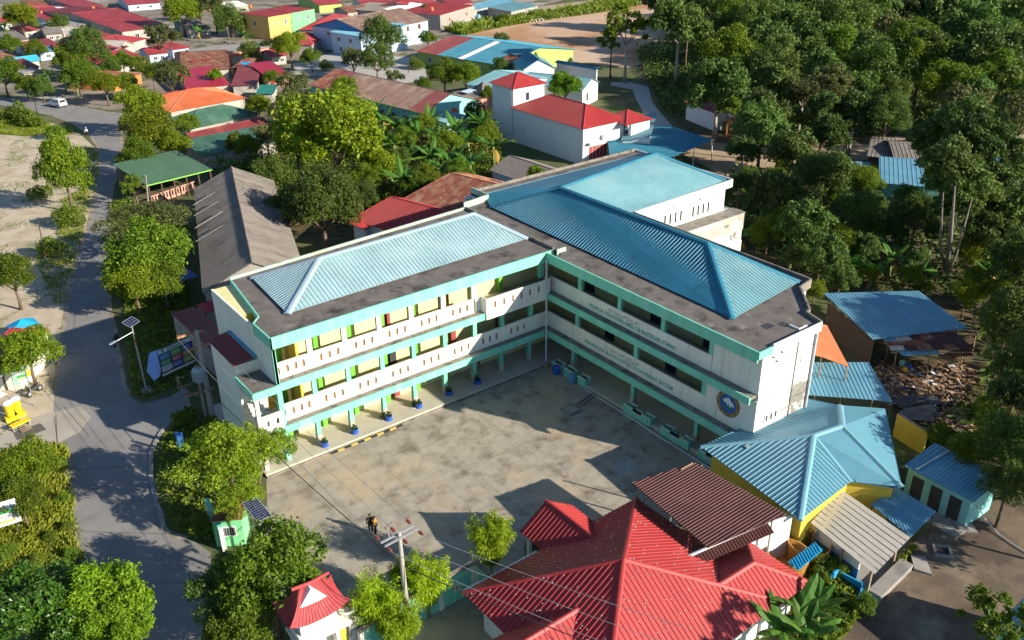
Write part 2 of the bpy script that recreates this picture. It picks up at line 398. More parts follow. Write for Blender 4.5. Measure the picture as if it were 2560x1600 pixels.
sheet('footpath', [(1445,194),(1490,195),(1532,205),(1540,240),(1565,272),(1590,300),(1600,330),(1560,330),(1522,272),(1502,232),(1494,212),(1442,202)], 0.012, M_PATH)
sheet('pale_track', [(1560,330),(1680,335),(1760,345),(1900,352),(2060,340),(2120,330),(2180,330),(2420,330),(2420,368),(2100,375),(1960,385),(1780,400),(1720,420),(1640,380)], 0.008, M_PALEDIRT)
sheet('forest_track', [(2138,235),(2178,235),(2172,290),(2190,335),(2105,335),(2135,290)], 0.012, M_PALEDIRT)
sheet('dirt_yard', [(2040,1390),(2150,1290),(2230,1215),(2330,1180),(2520,1200),(2560,1560),(1950,1620),(1900,1520)], 0.008, M_YARD)
sheet('lane', [(700,150),(800,120),(1000,140),(1010,190),(930,200),(780,180),(690,175)], 0.012, M_PATH)
sheet('alley', [(1130,38),(1300,12),(1400,0),(1400,20),(1240,44),(1130,60)], 0.012, M_PALEDIRT)

sheet('pale_track', [(2385,255),(2460,250),(2460,345),(2350,345),(2380,300)], 0.016, M_PALEDIRT)
M_EDGE = mat('sandy_road_edge', (0.34, 0.29, 0.22), 0.95, 0.25, 1.2, col2=(0.20, 0.17, 0.12), mix_lo=.45, mix_hi=.6)
def verge(pts, w, seed):
    rnd = random.Random(seed); P = [G(*p) for p in pts]; L1, R1 = [], []
    for a, b in zip(P, P[1:]):
        n = max(2, int((b-a).length/0.7)); d = (b-a).normalized(); q = Vector((-d.y, d.x, 0))
        for i in range(n):
            c = a.lerp(b, i/n); ww = w*(.5+1.1*abs(mnoise.noise(Vector((c.x*.5, c.y*.5, seed)))))
            L1.append(c+q*ww); R1.append(c-q*ww*.8)
    mb = MB(); k = len(L1)
    mb.add([(p.x,p.y,.0105) for p in L1]+[(p.x,p.y,.0105) for p in R1], [(i,k+i,k+i+1,i+1) for i in range(k-1)])
    tag(mb.build('road_edge', M_EDGE), kind='structure')
verge(ROAD_L[2:17], .35, 1); verge(ROAD_L[18:], .3, 2); verge(ROAD_R[3:20], .3, 3); verge(ROAD_R[23:32], .25, 4)
KP = [G(*p) for p in [(438,962),(410,988),(380,1024),(357,1068),(357,1128),(370,1190),(388,1250)]]
for i, (a, b) in enumerate(zip(KP, KP[1:])):
    d = (b-a).normalized(); q = Vector((-d.y, d.x, 0)); mb = MB(); mb.obox(a-q*.16+Vector((0,0,.0)), (b-a)*.995, q*.32, Vector((0,0,.13+.002*i))); tag(mb.build('kerb', M_CONC), kind='structure')
# cracks between concrete bays of the road
mb = MB()
def strip(mb, a, b, w, z):
    a = Vector((a[0], a[1], 0)); b = Vector((b[0], b[1], 0)); d = (b-a).normalized(); q = Vector((-d.y, d.x, 0))*w*0.5
    mb.poly([(a-q).to_tuple()[:2]+(z,), (b-q).to_tuple()[:2]+(z,), (b+q).to_tuple()[:2]+(z,), (a+q).to_tuple()[:2]+(z,)])
M_JOINT = mat('dark_joint', (0.12, 0.105, 0.09), 0.95, 0.2, 2)
for a, b in [((132,978),(136,1062)), ((43,1000),(48,1062)), ((128,870),(140,870)), ((150,690),(258,690)), ((190,590),(256,585)), ((140,830),(282,850)), ((140,1110),(356,1100)), ((165,1255),(400,1262)), ((186,1380),(495,1375)), ((225,455),(264,455)), ((234,380),(284,385)), ((128,985),(146,1120)), ((150,960),(210,1030))]:
    strip(mb, G(*a), G(*b), 0.06, 0.018)
tag(mb.build('road_joint', M_JOINT), kind='structure')

# white court lines and stains on the courtyard
M_FADEDLINE = mat('faded_court_line', (0.42, 0.41, 0.38), 0.9, 0.3, 3, col2=(0.28, 0.25, 0.21), mix_lo=0.45, mix_hi=0.55)
mb = MB()
for a, b, w in [((1150,1266),(1210,1240),.07), ((1060,1272),(1125,1345),.07), ((1290,1141),(1330,1175),.07), ((1270,1155),(1292,1143),.06), ((975,1146),(1240,1060),.05)]:
    strip(mb, G(*a), G(*b), w, 0.016)
tag(mb.build('court_line', M_FADEDLINE), kind='structure')
def crack(name, pts, w, m_, seed):
    rnd = random.Random(seed); P = [Vector(G(*p)) for p in pts]; mb = MB(); Q_ = []
    for a, b in zip(P, P[1:]):
        n = max(2, int((b-a).length/0.35))
        for i in range(n): Q_.append(a.lerp(b, i/n) + Vector((rnd.uniform(-.1,.1), rnd.uniform(-.1,.1), 0)))
    for a, b in zip(Q_, Q_[1:]): strip(mb, a, b, w*rnd.uniform(.5,1.4), 0.0165)
    return tag(mb.build(name, m_), kind='structure')
M_CRACK = mat('hairline_crack', (0.19, 0.165, 0.14), 0.95, 0.3, 2)
for i, pts in enumerate([[(690,1140),(830,1075),(1000,1010),(1160,940),(1290,860)],[(960,1025),(1000,1080),(985,1130)],[(900,1170),(1040,1120),(1180,1075),(1240,1030)],[(1075,1060),(1100,1015),(1180,990)],[(700,1220),(820,1250),(900,1330)],[(1180,1090),(1290,1060),(1400,1010)],[(1060,1150),(1130,1215),(1180,1280)],[(1240,1040),(1330,1100),(1360,1160)]]):
    crack('crack', pts, 0.028, M_CRACK, i)
def blob(name, c, rx, ry, rot, z, m_, seed):
    rnd = random.Random(seed); c = G(*c); P = []
    for k in range(26):
        an = 2*math.pi*k/26; q = 1 + 0.22*mnoise.noise(Vector((math.cos(an)*1.6, math.sin(an)*1.6, seed)))
        x = rx*q*math.cos(an); y = ry*q*math.sin(an)
        P.append((c.x + x*math.cos(rot)-y*math.sin(rot), c.y + x*math.sin(rot)+y*math.cos(rot), z))
    mb = MB(); mb.poly(P); return tag(mb.build(name, m_), kind='structure')
M_PATCH = mat('pale_cement_patch', (0.33, 0.33, 0.32), 0.9, 0.18, 1.5, bump=0.3)
blob('cement_patch', (1475,1102), 1.3, 0.75, 0.35, 0.016, M_PATCH, 3)
mb = MB()
for y in (-4.6, -9.4, -14.2, -19.0):
    strip(mb, (-29.5+abs(y)*.12, y), (-0.6, y), .03, .0155)
for x in (-5.2, -10.4, -15.6, -20.8, -26.0):
    strip(mb, (x, -1.0), (x, -22.5), .03, .0158)
tag(mb.build('slab_joint', M_CRACK), kind='structure')
M_STAIN = mat('damp_stain', (0.17, 0.14, 0.115), 0.9, 0.25, 1.2, col2=(0.25, 0.21, 0.165), mix_lo=0.45, mix_hi=0.6)

# ------------------------------------------------------------------ roofs and houses
def roof_face(mb, pts, sp=0.4, rh=0.045, rw=0.10, th=0.05, ribs=True, skip_edge=True):
    """A sheet-metal roof plane with its standing ribs running down the slope."""
    P = [Vector(p) for p in pts]
    nrm = Vector((0, 0, 0))
    for i in range(len(P)):
        a, b = P[i], P[(i+1) % len(P)]
        nrm += Vector(((a.y-b.y)*(a.z+b.z), (a.z-b.z)*(a.x+b.x), (a.x-b.x)*(a.y+b.y)))
    nrm.normalize()
    if nrm.z < 0: P = P[::-1]; nrm = -nrm
    k = len(P); dn = nrm*th
    mb.add(P + [p-dn for p in P], ([tuple(range(k))] if not ribs else []) + [tuple(range(k, 2*k))[::-1]] + [((i+1) % k, i, k+i, k+(i+1) % k) for i in range(k)])
    if not ribs: return
    s = Vector((0, 0, 1)) - nrm*nrm.z
    if s.length < 1e-3: s = (P[1]-P[0])
    s.normalize(); a = s.cross(nrm).normalized(); o = P[0]
    Q = [((p-o).dot(a), (p-o).dot(s)) for p in P]
    lo = min(q[0] for q in Q); hi = max(q[0] for q in Q)
    def clip(poly, x, keep_gt):
        out = []
        for i in range(len(poly)):
            (x0, y0), (x1, y1) = poly[i], poly[(i+1) % len(poly)]
            in0 = (x0 >= x) == keep_gt or x0 == x; in1 = (x1 >= x) == keep_gt or x1 == x
            if in0: out.append((x0, y0))
            if in0 != in1 and abs(x1-x0) > 1e-9: out.append((x, y0+(y1-y0)*(x-x0)/(x1-x0)))
        return out
    ns = max(1, min(60, round((hi-lo)/max(0.8, sp*2.5)))); zoff = P[0].dot(nrm)
    for i in range(ns):                     # one separate sheet after the other
        pl = clip(clip(Q, lo+(hi-lo)*i/ns, True), lo+(hi-lo)*(i+1)/ns, False)
        if len(pl) >= 3: mb.poly([o + a*x + s*y for x, y in pl])
    cnt = max(1, int((hi-lo)/sp)); off = ((hi-lo)-cnt*sp)/2
    for i in range(cnt+1):
        x = lo + off + i*sp
        if x < lo+0.03 or x > hi-0.03: continue
        ys = []
        for j in range(k):
            (x0, y0), (x1, y1) = Q[j], Q[(j+1) % k]
            if (x0 <= x) != (x1 <= x): ys.append(y0 + (y1-y0)*(x-x0)/(x1-x0))
        ys.sort()
        for y0, y1 in zip(ys[::2], ys[1::2]):
            if y1-y0 < 0.25: continue
            b0 = o + a*x + s*y0; b1 = o + a*x + s*y1
            w1, w2, h = a*(rw*0.5), a*(rw*0.22), nrm*rh
            mb.add([b0-w1, b0-w2+h, b0+w2+h, b0+w1, b1-w1, b1-w2+h, b1+w2+h, b1+w1],
                   [(0,1,5,4),(1,2,6,5),(2,3,7,6),(3,2,1,0),(4,5,6,7)])

def cap(mb, a, b, w=0.34, h=0.07):
    """ridge capping along a-b"""
    a = Vector(a); b = Vector(b); d = (b-a).normalized()
    side = d.cross(Vector((0, 0, 1))).normalized()*w*0.5
    u = Vector((0, 0, h)); dn = Vector((0, 0, -0.05))
    mb.add([a-side+dn, a-side*0.35+u, a+side*0.35+u, a+side+dn, b-side+dn, b-side*0.35+u, b+side*0.35+u, b+side+dn],
           [(0,1,5,4),(1,2,6,5),(2,3,7,6),(3,2,1,0),(4,5,6,7),(0,4,7,3)])

def rect(A, B, D, z):
    """regular rectangle from three view pixels at height z: origin, unit ex (A->B), unit ey, w, d"""
    a, b, d = G(*A, z), G(*B, z), G(*D, z)
    ex = (b-a); w = ex.length; ex.normalize()
    ey = Vector((-ex.y, ex.x, 0)); dd = (d-a).dot(ey)
    if dd < 0: ey = -ey; dd = -dd
    a.z = 0
    return a, ex, ey, w, dd

def window(par, o, ex, up, nrm, w, h, mframe, mglass, sill=True, bars=1, name='window'):
    """window with frame, pane and glazing bars; o = lower-left on the wall, nrm points outwards"""
    t = 0.09; f = MB(); ex = ex.normalized()
    n1 = nrm*0.06
    for (x, y, ww, hh) in ((0,0,w,t), (0,h-t,w,t), (0,t,t,h-2*t), (w-t,t,t,h-2*t)):
        f.obox(o+ex*x+up*y-nrm*0.02, ex*ww, up*hh, nrm*0.08)
    for b_ in range(bars):
        x = w*(b_+1)/(bars+1)-0.03
        f.obox(o+ex*x+up*t-nrm*0.02, ex*0.06, up*(h-2*t), nrm*0.07)
    if sill: f.obox(o-ex*0.08-up*0.06-nrm*0.02, ex*(w+0.16), up*0.058, nrm*0.16)
    fo = f.build(name, mframe, par)
    p = MB(); p.obox(o+ex*(t-0.005)+up*(t-0.005)-nrm*0.03, ex*(w-2*t+0.01), up*(h-2*t+0.01), nrm*0.045)
    po = p.build('pane', mglass, fo)
    return fo

def door(par, o, ex, up, nrm, w, h, md, mf):
    f = MB()
    for (x, y, ww, hh) in ((-0.08,0,0.08,h+0.08), (w,0,0.08,h+0.08), (0,h,w,0.08)):
        f.obox(o+ex*x+up*y-nrm*0.02, ex*ww, up*hh, nrm*0.09)
    fo = f.build('door', mf, par)
    p = MB(); p.obox(o-nrm*0.02, ex*w, up*h, nrm*0.05)
    for k in range(2):
        p.obox(o+ex*(w*0.12)+up*(h*(0.1+0.46*k))+nrm*0.03, ex*(w*0.76), up*(h*0.36), nrm*0.02)
    p.build('door_leaf', md, fo)
    return fo

VIL = 'village houses north of the school'
def house(name, label, A, B, D, ze, rise, style='gable', ridge='AB', roof=None, wall=None, ov=0.45, sp=0.6, cat='house', group=None,
          wins=(), walls=True, mcap=None, gable=None, z0=0.0, pitch_end=None, dr=False, bands=None):
    """A, B, D: three eave corners as view pixels at height ze. wins: (side, t, zbot, w, h, kind) with side 0 = A-B, 1 = B-C, 2 = C-D, 3 = D-A."""
    if group == VIL and ze < 4.2 and style != 'flat':
        ze *= .74; wins = [(w_[0], w_[1], w_[2]*.6, w_[3], min(w_[4], ze*.72-w_[2]*.6) if (len(w_) < 6 or w_[5] == 'w') else min(w_[4], ze*.85)) + tuple(w_[5:]) for w_ in wins]
    o, ex, ey, w, d = rect(A, B, D, ze)
    if dr:                                   # D was read at the ridge
        q_ = G(*D, ze+rise)-o; d = 2*abs(q_.dot(ey))
        if style == 'hip':                   # and marks the near end of the ridge
            e_ = pitch_end if pitch_end is not None else d/2; sh = q_.dot(ex)-e_; o = o + ex*sh; w -= sh
    up = Vector((0, 0, 1))
    cx = o + ex*w/2 + ey*d/2
    root = thing(name, label, cat, (cx.x, cx.y, z0), 0, group)
    P = lambda x, y, z: o + ex*x + ey*y + up*z
    c = [P(0,0,ze), P(w,0,ze), P(w,d,ze), P(0,d,ze)]
    rm = roof or M_RED; capm = mcap or rm
    faces = []; caps = []; gab = []
    long_ab = ridge == 'AB'
    if style == 'gable':
        if long_ab:
            r0, r1 = P(0,d/2,ze+rise), P(w,d/2,ze+rise)
            faces = [[c[0],c[1],r1,r0], [c[2],c[3],r0,r1]]; gab = [(P(ov,ov,ze),P(ov,d-ov,ze),P(ov,d/2,ze+rise-ov*rise/(d/2)*0.2-0.08)),(P(w-ov,ov,ze),P(w-ov,d-ov,ze),P(w-ov,d/2,ze+rise-0.08))]
        else:
            r0, r1 = P(w/2,0,ze+rise), P(w/2,d,ze+rise)
            faces = [[c[1],c[2],r1,r0], [c[3],c[0],r0,r1]]; gab = [(P(ov,ov,ze),P(w-ov,ov,ze),P(w/2,ov,ze+rise-0.08)),(P(ov,d-ov,ze),P(w-ov,d-ov,ze),P(w/2,d-ov,ze+rise-0.08))]
        caps = [(r0, r1)]
    elif style == 'hip':
        if long_ab:
            e = pitch_end if pitch_end is not None else min(w/2, d/2)
            r0, r1 = P(e,d/2,ze+rise), P(w-e,d/2,ze+rise)
            if w-2*e < 0.1:
                r1 = r0
                faces = [[c[0],c[1],r0],[c[1],c[2],r0],[c[2],c[3],r0],[c[3],c[0],r0]]
            else: faces = [[c[0],c[1],r1,r0],[c[1],c[2],r1],[c[2],c[3],r0,r1],[c[3],c[0],r0]]
            caps = [(c[0],r0),(c[3],r0),(c[1],r1),(c[2],r1)] + ([(r0,r1)] if r0 is not r1 else [])
        else:
            e = pitch_end if pitch_end is not None else min(w/2, d/2)
            r0, r1 = P(w/2,e,ze+rise), P(w/2,d-e,ze+rise)
            if d-2*e < 0.1:
                r1 = r0
                faces = [[c[0],c[1],r0],[c[1],c[2],r0],[c[2],c[3],r0],[c[3],c[0],r0]]
            else: faces = [[c[0],c[1],r0],[c[1],c[2],r1,r0],[c[2],c[3],r1],[c[3],c[0],r0,r1]]
            caps = [(c[0],r0),(c[1],r0),(c[2],r1),(c[3],r1)] + ([(r0,r1)] if r0 is not r1 else [])
    elif style == 'shed':           # high on the side opposite AB (ridge 'AB') or opposite AD ('AD'); negative rise turns it round
        if long_ab: faces = [[c[0],c[1],c[2]+up*rise,c[3]+up*rise]]
        else: faces = [[c[0],c[1]+up*rise,c[2]+up*rise,c[3]]]
    elif style == 'flat':
        faces = [c]
    for f in faces:
        q = MB()
        if style == 'flat':
            q.prism([(p.x, p.y) for p in f], ze-0.18, ze)
        elif bands and f is faces[0]:
            for t0, t1, bm in bands:
                q2 = MB(); roof_face(q2, [f[0].lerp(f[1], t0), f[0].lerp(f[1], t1), f[3].lerp(f[2], t1), f[3].lerp(f[2], t0)], sp); q2.build('roof', bm, root)
            continue
        else: roof_face(q, f, sp)
        q.build('roof', rm, root)
    if caps:
        q = MB()
        for a, b in caps: cap(q, a, b)
        q.build('ridge_cap', capm, root)
    if walls:
        wm = wall or M_CREAM
        corners = [P(ov,ov,0), P(w-ov,ov,0), P(w-ov,d-ov,0), P(ov,d-ov,0)]
        low = min(0, rise) if style == 'shed' else 0
        for i in range(4):
            a, b = corners[i], corners[(i+1) % 4]
            q = MB(); dd = (b-a).normalized(); nn = Vector((dd.y, -dd.x, 0))
            if (a+b-2*cx).dot(nn) < 0: nn = -nn
            e = dd*0.075 if i % 2 == 0 else dd*-0.085
            tops = [ze-0.06]*2
            if style == 'shed':
                tops = []
                for p in (a, b):
                    t = ((p-o).dot(ey)/d) if long_ab else ((p-o).dot(ex)/w)
                    tops.append(ze + rise*t - 0.08)
            a2, b2 = a-e, b+e
            base = [a2-nn*0.08, b2-nn*0.08, b2+nn*0.08, a2+nn*0.08]
            vs = [p + up*z0 for p in base] + [base[0]+up*tops[0], base[1]+up*tops[1], base[2]+up*tops[1], base[3]+up*tops[0]]
            fs = [(0,3,2,1),(4,5,6,7),(0,1,5,4),(1,2,6,5),(2,3,7,6),(3,0,4,7)]
            if (base[1]-base[0]).cross(base[2]-base[1]).z < 0: fs = [f_[::-1] for f_ in fs]
            q.add(vs, fs)
            q.build('wall', wm, root)
        for a, b, t in gab:
            q = MB(); k = (b-a).normalized(); nn = Vector((-k.y, k.x, 0))*0.08
            q.add([a-nn-up*.06, b-nn-up*.06, t-nn, a+nn-up*.06, b+nn-up*.06, t+nn], [(0,2,1),(3,4,5),(0,1,4,3),(1,2,5,4),(2,0,3,5)])
            q.build('gable_wall', gable or wm, root)
        for wd in wins:
            side, t, zb, ww, hh = wd[:5]
            kind = wd[5] if len(wd) > 5 else 'w'
            a, b = corners[side], corners[(side+1) % 4]
            dd = (b-a).normalized(); nn = Vector((dd.y, -dd.x, 0))
            if (a+b-2*cx).dot(nn) < 0: nn = -nn
            L_ = (b-a).length
            oo = a + dd*(L_*t - ww/2) + up*zb + nn*0.085
            if kind == 'w': window(root, oo, dd, up, nn, ww, hh, wd[6] if len(wd) > 6 else M_WHITE, M_GLASS)
            else: door(root, oo, dd, up, nn, ww, hh, wd[6] if len(wd) > 6 else M_WOODDK, M_WHITE)
    root['_f'] = 0
    del root['_f']
    return root, (o, ex, ey, w, d)
# ------------------------------------------------------------------ the school
SC = thing('school_building', 'three-storey cream and mint school with teal hipped roofs wrapped round the concrete courtyard', 'school', (0, 0, 0))
UP = Vector((0, 0, 1))
def part(name, m_, fn, parent=SC, smooth=False):
    q = MB(); fn(q); return q.build(name, m_, parent, smooth)
BX = lambda *a: (lambda q: q.box(*a))
F2, F3, RZ = 3.6, 7.5, 11.5
LX = [-26.6, -23.45, -20.4, -17.2, -14.1, -10.87, -7.66, -4.55, -1.2]
# plinths and walkway tiles
part('plinth', M_TILE, lambda q: (q.box(-28.9, -0.02, -0.45, 12.2, 0.0, 0.30)))
part('plinth', M_TILE, lambda q: q.box(0.0, 13.0, -23.9, 12.2, 0.0, 0.302))
part('kerb', M_LEDGE, lambda q: q.box(-28.9, 0.0, -0.62, -0.452, 0.0, 0.12))
# rooms behind the corridors
part('core_wall', M_PALEYEL, lambda q: q.prism([(-24.3,3.3),(3.6,3.3),(3.6,12.3),(-24.3,12.3)], 0.3, 11.19))
part('core_wall', M_PALEYEL, lambda q: q.prism([(-26.55,5.9),(-24.31,5.9),(-24.31,12.2),(-26.55,12.2)], 0.3, 11.18))
part('side_wall', M_CREAM, lambda q: q.box(-26.75, -26.55, 0.02, 12.3, F3, 11.19))
part('side_wall', M_CREAM, lambda q: q.box(-26.75, -26.56, 3.2, 12.3, 0.3, F3-0.01))
part('core_wall', M_STAINED, lambda q: q.prism([(3.5,-23.88),(7.3,-23.88),(7.85,-22.05),(8.4,-22.05),(11.4,-19.0),(13.2,-18.6),(13.2,18.4),(3.61,18.4),(3.5,3.0)], 0.31, 11.18))
part('end_wall', M_STAINED, lambda q: q.box(0.95, 3.49, -23.86, -19.2, F2, 11.17))
part('end_wall', M_STAINED, lambda q: q.box(0.95, 3.49, -23.86, -23.6, 0.31, F2-0.01))
part('front_wall', M_CREAM, lambda q: (q.box(0.82, 0.949, -23.9, -19.0, F2, F3-0.62), q.box(0.82, 0.949, -23.9, -19.35, F3, 10.62)))
for z0, z1 in ((0.305, F2-0.32), (F2, F3-0.32), (F3, 10.9)):
    part('corridor_wall', M_PALEYEL, lambda q: q.box(3.40, 3.495, -19.1 if z0 > 1 else -23.5, 3.2, z0, z1))

# pilasters and doors on the corridor walls
for fi, (zf, zt) in enumerate(((0.30, F2-0.3), (F2, F3-0.3), (F3, 11.18))):
    for i in range(len(LX)):
        x = LX[i] + 1.45
        if x > -2.4: continue
        part('pilaster', M_GREEN, BX(x-0.20, x+0.20, 2.86, 3.295, zf, zt))
    dx = {0: [-14.9, -6.0], 1: [-15.0, -8.6, -3.0], 2: [-15.3, -9.2]}[fi]
    for x in dx:
        op = fi == 1 and x == -15.0
        d = MB(); d.box(x-0.55, x+0.55, 3.27, 3.298, zf+0.02, zf+2.25)
        if not op:
            for k in (0, 1):
                d.box(x-0.50+0.52*k, x-0.04+0.52*k, 3.24, 3.272, zf+0.10, zf+2.17)
        do = d.build('door', M_DARKIN if op else M_DOOR, SC)
        if not op:
            h = MB(); h.box(x-0.07, x-0.03, 3.2, 3.25, zf+1.0, zf+1.12); h.build('handle', M_STEEL, do)
for fi, zf in enumerate((0.305, F2, F3)):
    for y in {0: [-4.6, -12.6, -20.4], 1: [-5.2, -12.9], 2: [-2.3, -10.8, -16.8]}[fi]:
        part('door', M_DARKIN, BX(3.37, 3.402, y-0.62, y+0.62, zf+0.02, zf+2.3))
    for y in {0: [-8.2, -16.4], 1: [-8.8, -16.2], 2: [-6.2, -13.4]}[fi]:
        window(SC, Vector((3.40, y+0.9, zf+1.0)), Vector((0,-1,0)), UP, Vector((-1,0,0)), 1.8, 0.9, M_GREEN, M_GLASS, sill=False, bars=2)
for fi, zf in enumerate((0.30, F2, F3)):
    for i in range(1, 8):
        x = LX[i] + 2.35
        if any(abs(x-dd) < 1.0 for dd in {0: [-14.9, -6.0], 1: [-15.0, -8.6, -3.0], 2: [-15.3, -9.2]}[fi]): continue

# floors, ledges and mint fascias
def level(zt, side):
    if side == 'L':
        part('fascia', M_MINT, BX(-26.8, -0.02, 0.0, 0.14, zt-0.62, zt))
        part('ledge', M_LEDGE, BX(-26.8, 0.8, 0.141, 0.75, zt-0.25, zt-0.012))
        part('floor_slab', M_TILE, BX(-26.8, 0.79, 0.751, 3.28, zt-0.30, zt-0.02))
    else:
        part('fascia', M_MINT, BX(0.0, 0.14, -23.75, 0.0, zt-0.62, zt))
        part('ledge', M_LEDGE, BX(0.141, 0.80, -23.75, 0.13, zt-0.25, zt-0.008))
        part('floor_slab', M_TILE, BX(0.801, 3.39, -19.3, 3.28, zt-0.302, zt-0.018))
for zt in (F2, F3): level(zt, 'L'); level(zt, 'R')

def arch_parapet(q, x0, x1, holes, yo, yi, z0, z1, hz0, hz1, hw=0.24):
    """wall along x with small round-headed openings"""
    holes = sorted(holes)
    q.box(x0, x1, yo, yi, z0, hz0); q.box(x0, x1, yo, yi, hz1, z1)
    e = x0
    for h in holes:
        q.box(e, h-hw/2, yo, yi, hz0, hz1); e = h+hw/2
        for s in (-1, 1):
            c = h + s*hw/2
            tri = [(c, hz1-0.13), (c, hz1), (c - s*0.10, hz1)]
            mid = [(c, hz1-0.13), (c-s*0.035, hz1-0.05), (c-s*0.10, hz1), (c, hz1)]
            vs = [(a, yo, b) for a, b in mid] + [(a, yi, b) for a, b in mid]
            f = [(0,1,2,3),(7,6,5,4),(0,4,5,1),(1,5,6,2)]
            if s > 0: f = [t[::-1] for t in f]
            q.add(vs, f)
    q.box(e, x1, yo, yi, hz0, hz1)
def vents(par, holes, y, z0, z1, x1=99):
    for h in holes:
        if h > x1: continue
        q = MB(); q.box(h-.119, h+.119, y, y+.03, z0, z1-.002); q.build('vent', M_HOLE, par)  # panel closing the hole, the shade behind it put into its colour
hp = []
for i in range(len(LX)-1):
    a, b = LX[i], LX[i+1]; c = (a+b)/2 + 0.1
    hs = [c-0.75, c, c+0.75]
    if i == 0: hs = [a+0.4, a+1.15, a+1.85, a+2.5]
    hp.append(hs)
for i in range(len(LX)-1):
    a, b = LX[i], LX[i+1]
    if i == len(LX)-2: b = 0.82
    w = part('parapet', M_CREAM, lambda q: arch_parapet(q, a, b-0.002, hp[i], 0.76, 0.93, F2-0.01, 5.12, F2+0.42, F2+1.08))
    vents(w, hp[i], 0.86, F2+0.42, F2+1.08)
    if b < -7.0:
        w = part('parapet', M_CREAM, lambda q: arch_parapet(q, a, b-0.002, hp[i], 0.76, 0.93, F3-0.01, 8.88, F3+0.38, F3+1.04))
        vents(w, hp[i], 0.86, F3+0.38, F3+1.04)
# the bay that stands forward at the inner corner on the top floor
w = part('balcony_parapet', M_CREAM, lambda q: arch_parapet(q, -6.95, 0.35, [-6.0,-5.0,-4.0,-3.0,-2.0,-1.0,-0.1], -0.16, -0.002, F3-0.60, 8.92, F3+0.36, F3+1.04))
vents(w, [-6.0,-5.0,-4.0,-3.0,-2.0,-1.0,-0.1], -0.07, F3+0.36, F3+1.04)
for bb in ((-6.95, -6.80, 0.0, 0.76, F3-0.01, 8.92), (-7.45, -6.951, 0.76, 0.93, F3-0.01, 8.88), (0.2, 0.35, 0.0, 0.55, F3-0.01, 8.92)): part('balcony_side', M_CREAM, BX(*bb))
part('balcony_floor', M_TILE, BX(-6.8, 0.2, 0.142, 0.75, F3-0.010, F3+0.03))
# top-floor, middle and ground columns of the sunlit wing
for x in LX[1:7]:
    part('column', M_CREAM, BX(x-0.22, x+0.22, 0.72, 1.0, 8.881, 11.18))
for x in LX[1:]:
    if x < -6: part('column', M_MINT, BX(x-0.20, x+0.20, 0.72, 1.0, 5.121, F3-0.305))
    elif x > -6: part('column', M_MINT, BX(x-0.20, x+0.20, 0.70, 1.05, 5.121, F3-0.305))
    c = part('column', M_MINT, BX(x-0.19, x+0.19, 0.95, 1.33, 1.05, F2-0.305))
    part('column_foot', M_TILE, BX(x-0.20, x+0.20, 0.94, 1.34, 0.3, 1.049), c)
part('column', M_MINT, BX(-26.78, -26.5, 0.02, 0.30, F3, 10.9))
for z0, z1 in ((0.3, F2-0.63), (F2, F3-0.63)):
    part('column', M_MINT, BX(-26.75, -26.35, 0.3, 0.75, z0, z1))
part('column', M_MINT, BX(-0.35, 0.15, 0.5, 0.9, 8.9, 10.9))
# shaded wing: plain lettered parapets and columns
part('parapet', M_CREAM, BX(0.80, 0.96, -19.0, 0.75, F2-0.01, 5.12))
part('parapet', M_CREAM, BX(0.80, 0.96, -19.3, 0.50, F3-0.01, 8.88))
for y in (-3.75, -8.88, -14.0, -19.15): part('column', M_MINT, BX(0.80, 1.08, y-0.22, y+0.22, 8.881, 11.12))
for y in (-3.5, -11.1, -18.8): part('column', M_MINT, BX(0.80, 1.08, y-0.22, y+0.22, 5.121, F3-0.303))
for y in (-2.8, -10.8, -18.2):
    c = part('column', M_MINT, BX(1.0, 1.38, y-0.19, y+0.19, 1.0, F2-0.303))
    part('column_foot', M_TILE, BX(0.99, 1.39, y-0.20, y+0.20, 0.3, 0.999), c)

# roof slabs with weathered tops, fascias and upstands
LWS = [(-26.8,0.141),(0.9,0.141),(0.9,14.4),(-24.9,12.5),(-25.9,4.2),(-26.8,3.2)]
RWS = [(0.141,-24.0),(7.4,-24.0),(7.95,-22.1),(8.5,-22.1),(11.45,-19.0),(13.4,-18.65),(13.4,2.6),(29.5,3.3),(29.6,18.75),(4.6,18.5),(4.6,15.4),(1.1,14.9),(1.1,-0.9),(0.141,-0.9)]
part('roof_slab', M_SLAB, lambda q: q.prism(LWS, 11.2, RZ))
part('roof_slab', M_SLAB, lambda q: q.prism(RWS, 11.19, RZ-0.10))
part('fascia', M_MINT, BX(-26.8, 0.85, 0.0, 0.14, 10.58, RZ+0.08))
part('fascia', M_MINT, BX(0.0, 0.14, -24.0, -0.001, 10.58, RZ+0.02))
part('fascia', M_MINT, BX(0.0, 1.6, -24.14, -24.001, 10.9, RZ+0.02))
def upstand(name, m_, pts, w, z0, z1):
    for (a, b) in zip(pts, pts[1:]):
        a = Vector((*a, 0)); b = Vector((*b, 0)); d = (b-a).normalized(); s = Vector((-d.y, d.x, 0))*w
        q = MB(); q.obox(a+UP*z0, b-a, s, UP*(z1-z0)); q.build(name, m_, SC)
upstand('fascia', M_MINT, [(-26.801,3.25),(-26.801,0.0)], 0.12, 10.58, RZ+0.07)
upstand('fascia', M_MINT, [(-24.95,12.5),(-25.95,4.2),(-26.81,3.26)], 0.12, 10.75, RZ+0.06)
M_PALEMINT = mat('pale_mint_parapet', (0.42, 0.58, 0.45), 0.85, 0.15, 0.8, col2=(0.35, 0.36, 0.28), mix_lo=0.5, mix_hi=0.65)
upstand('roof_parapet', M_PALEMINT, [(1.0,14.42),(-24.95,12.52)], 0.15, 11.0, RZ+0.25)
upstand('roof_parapet', M_PALEMINT, [(4.6,18.5),(4.6,15.4),(1.1,14.9)], 0.14, 11.0, RZ+0.55)
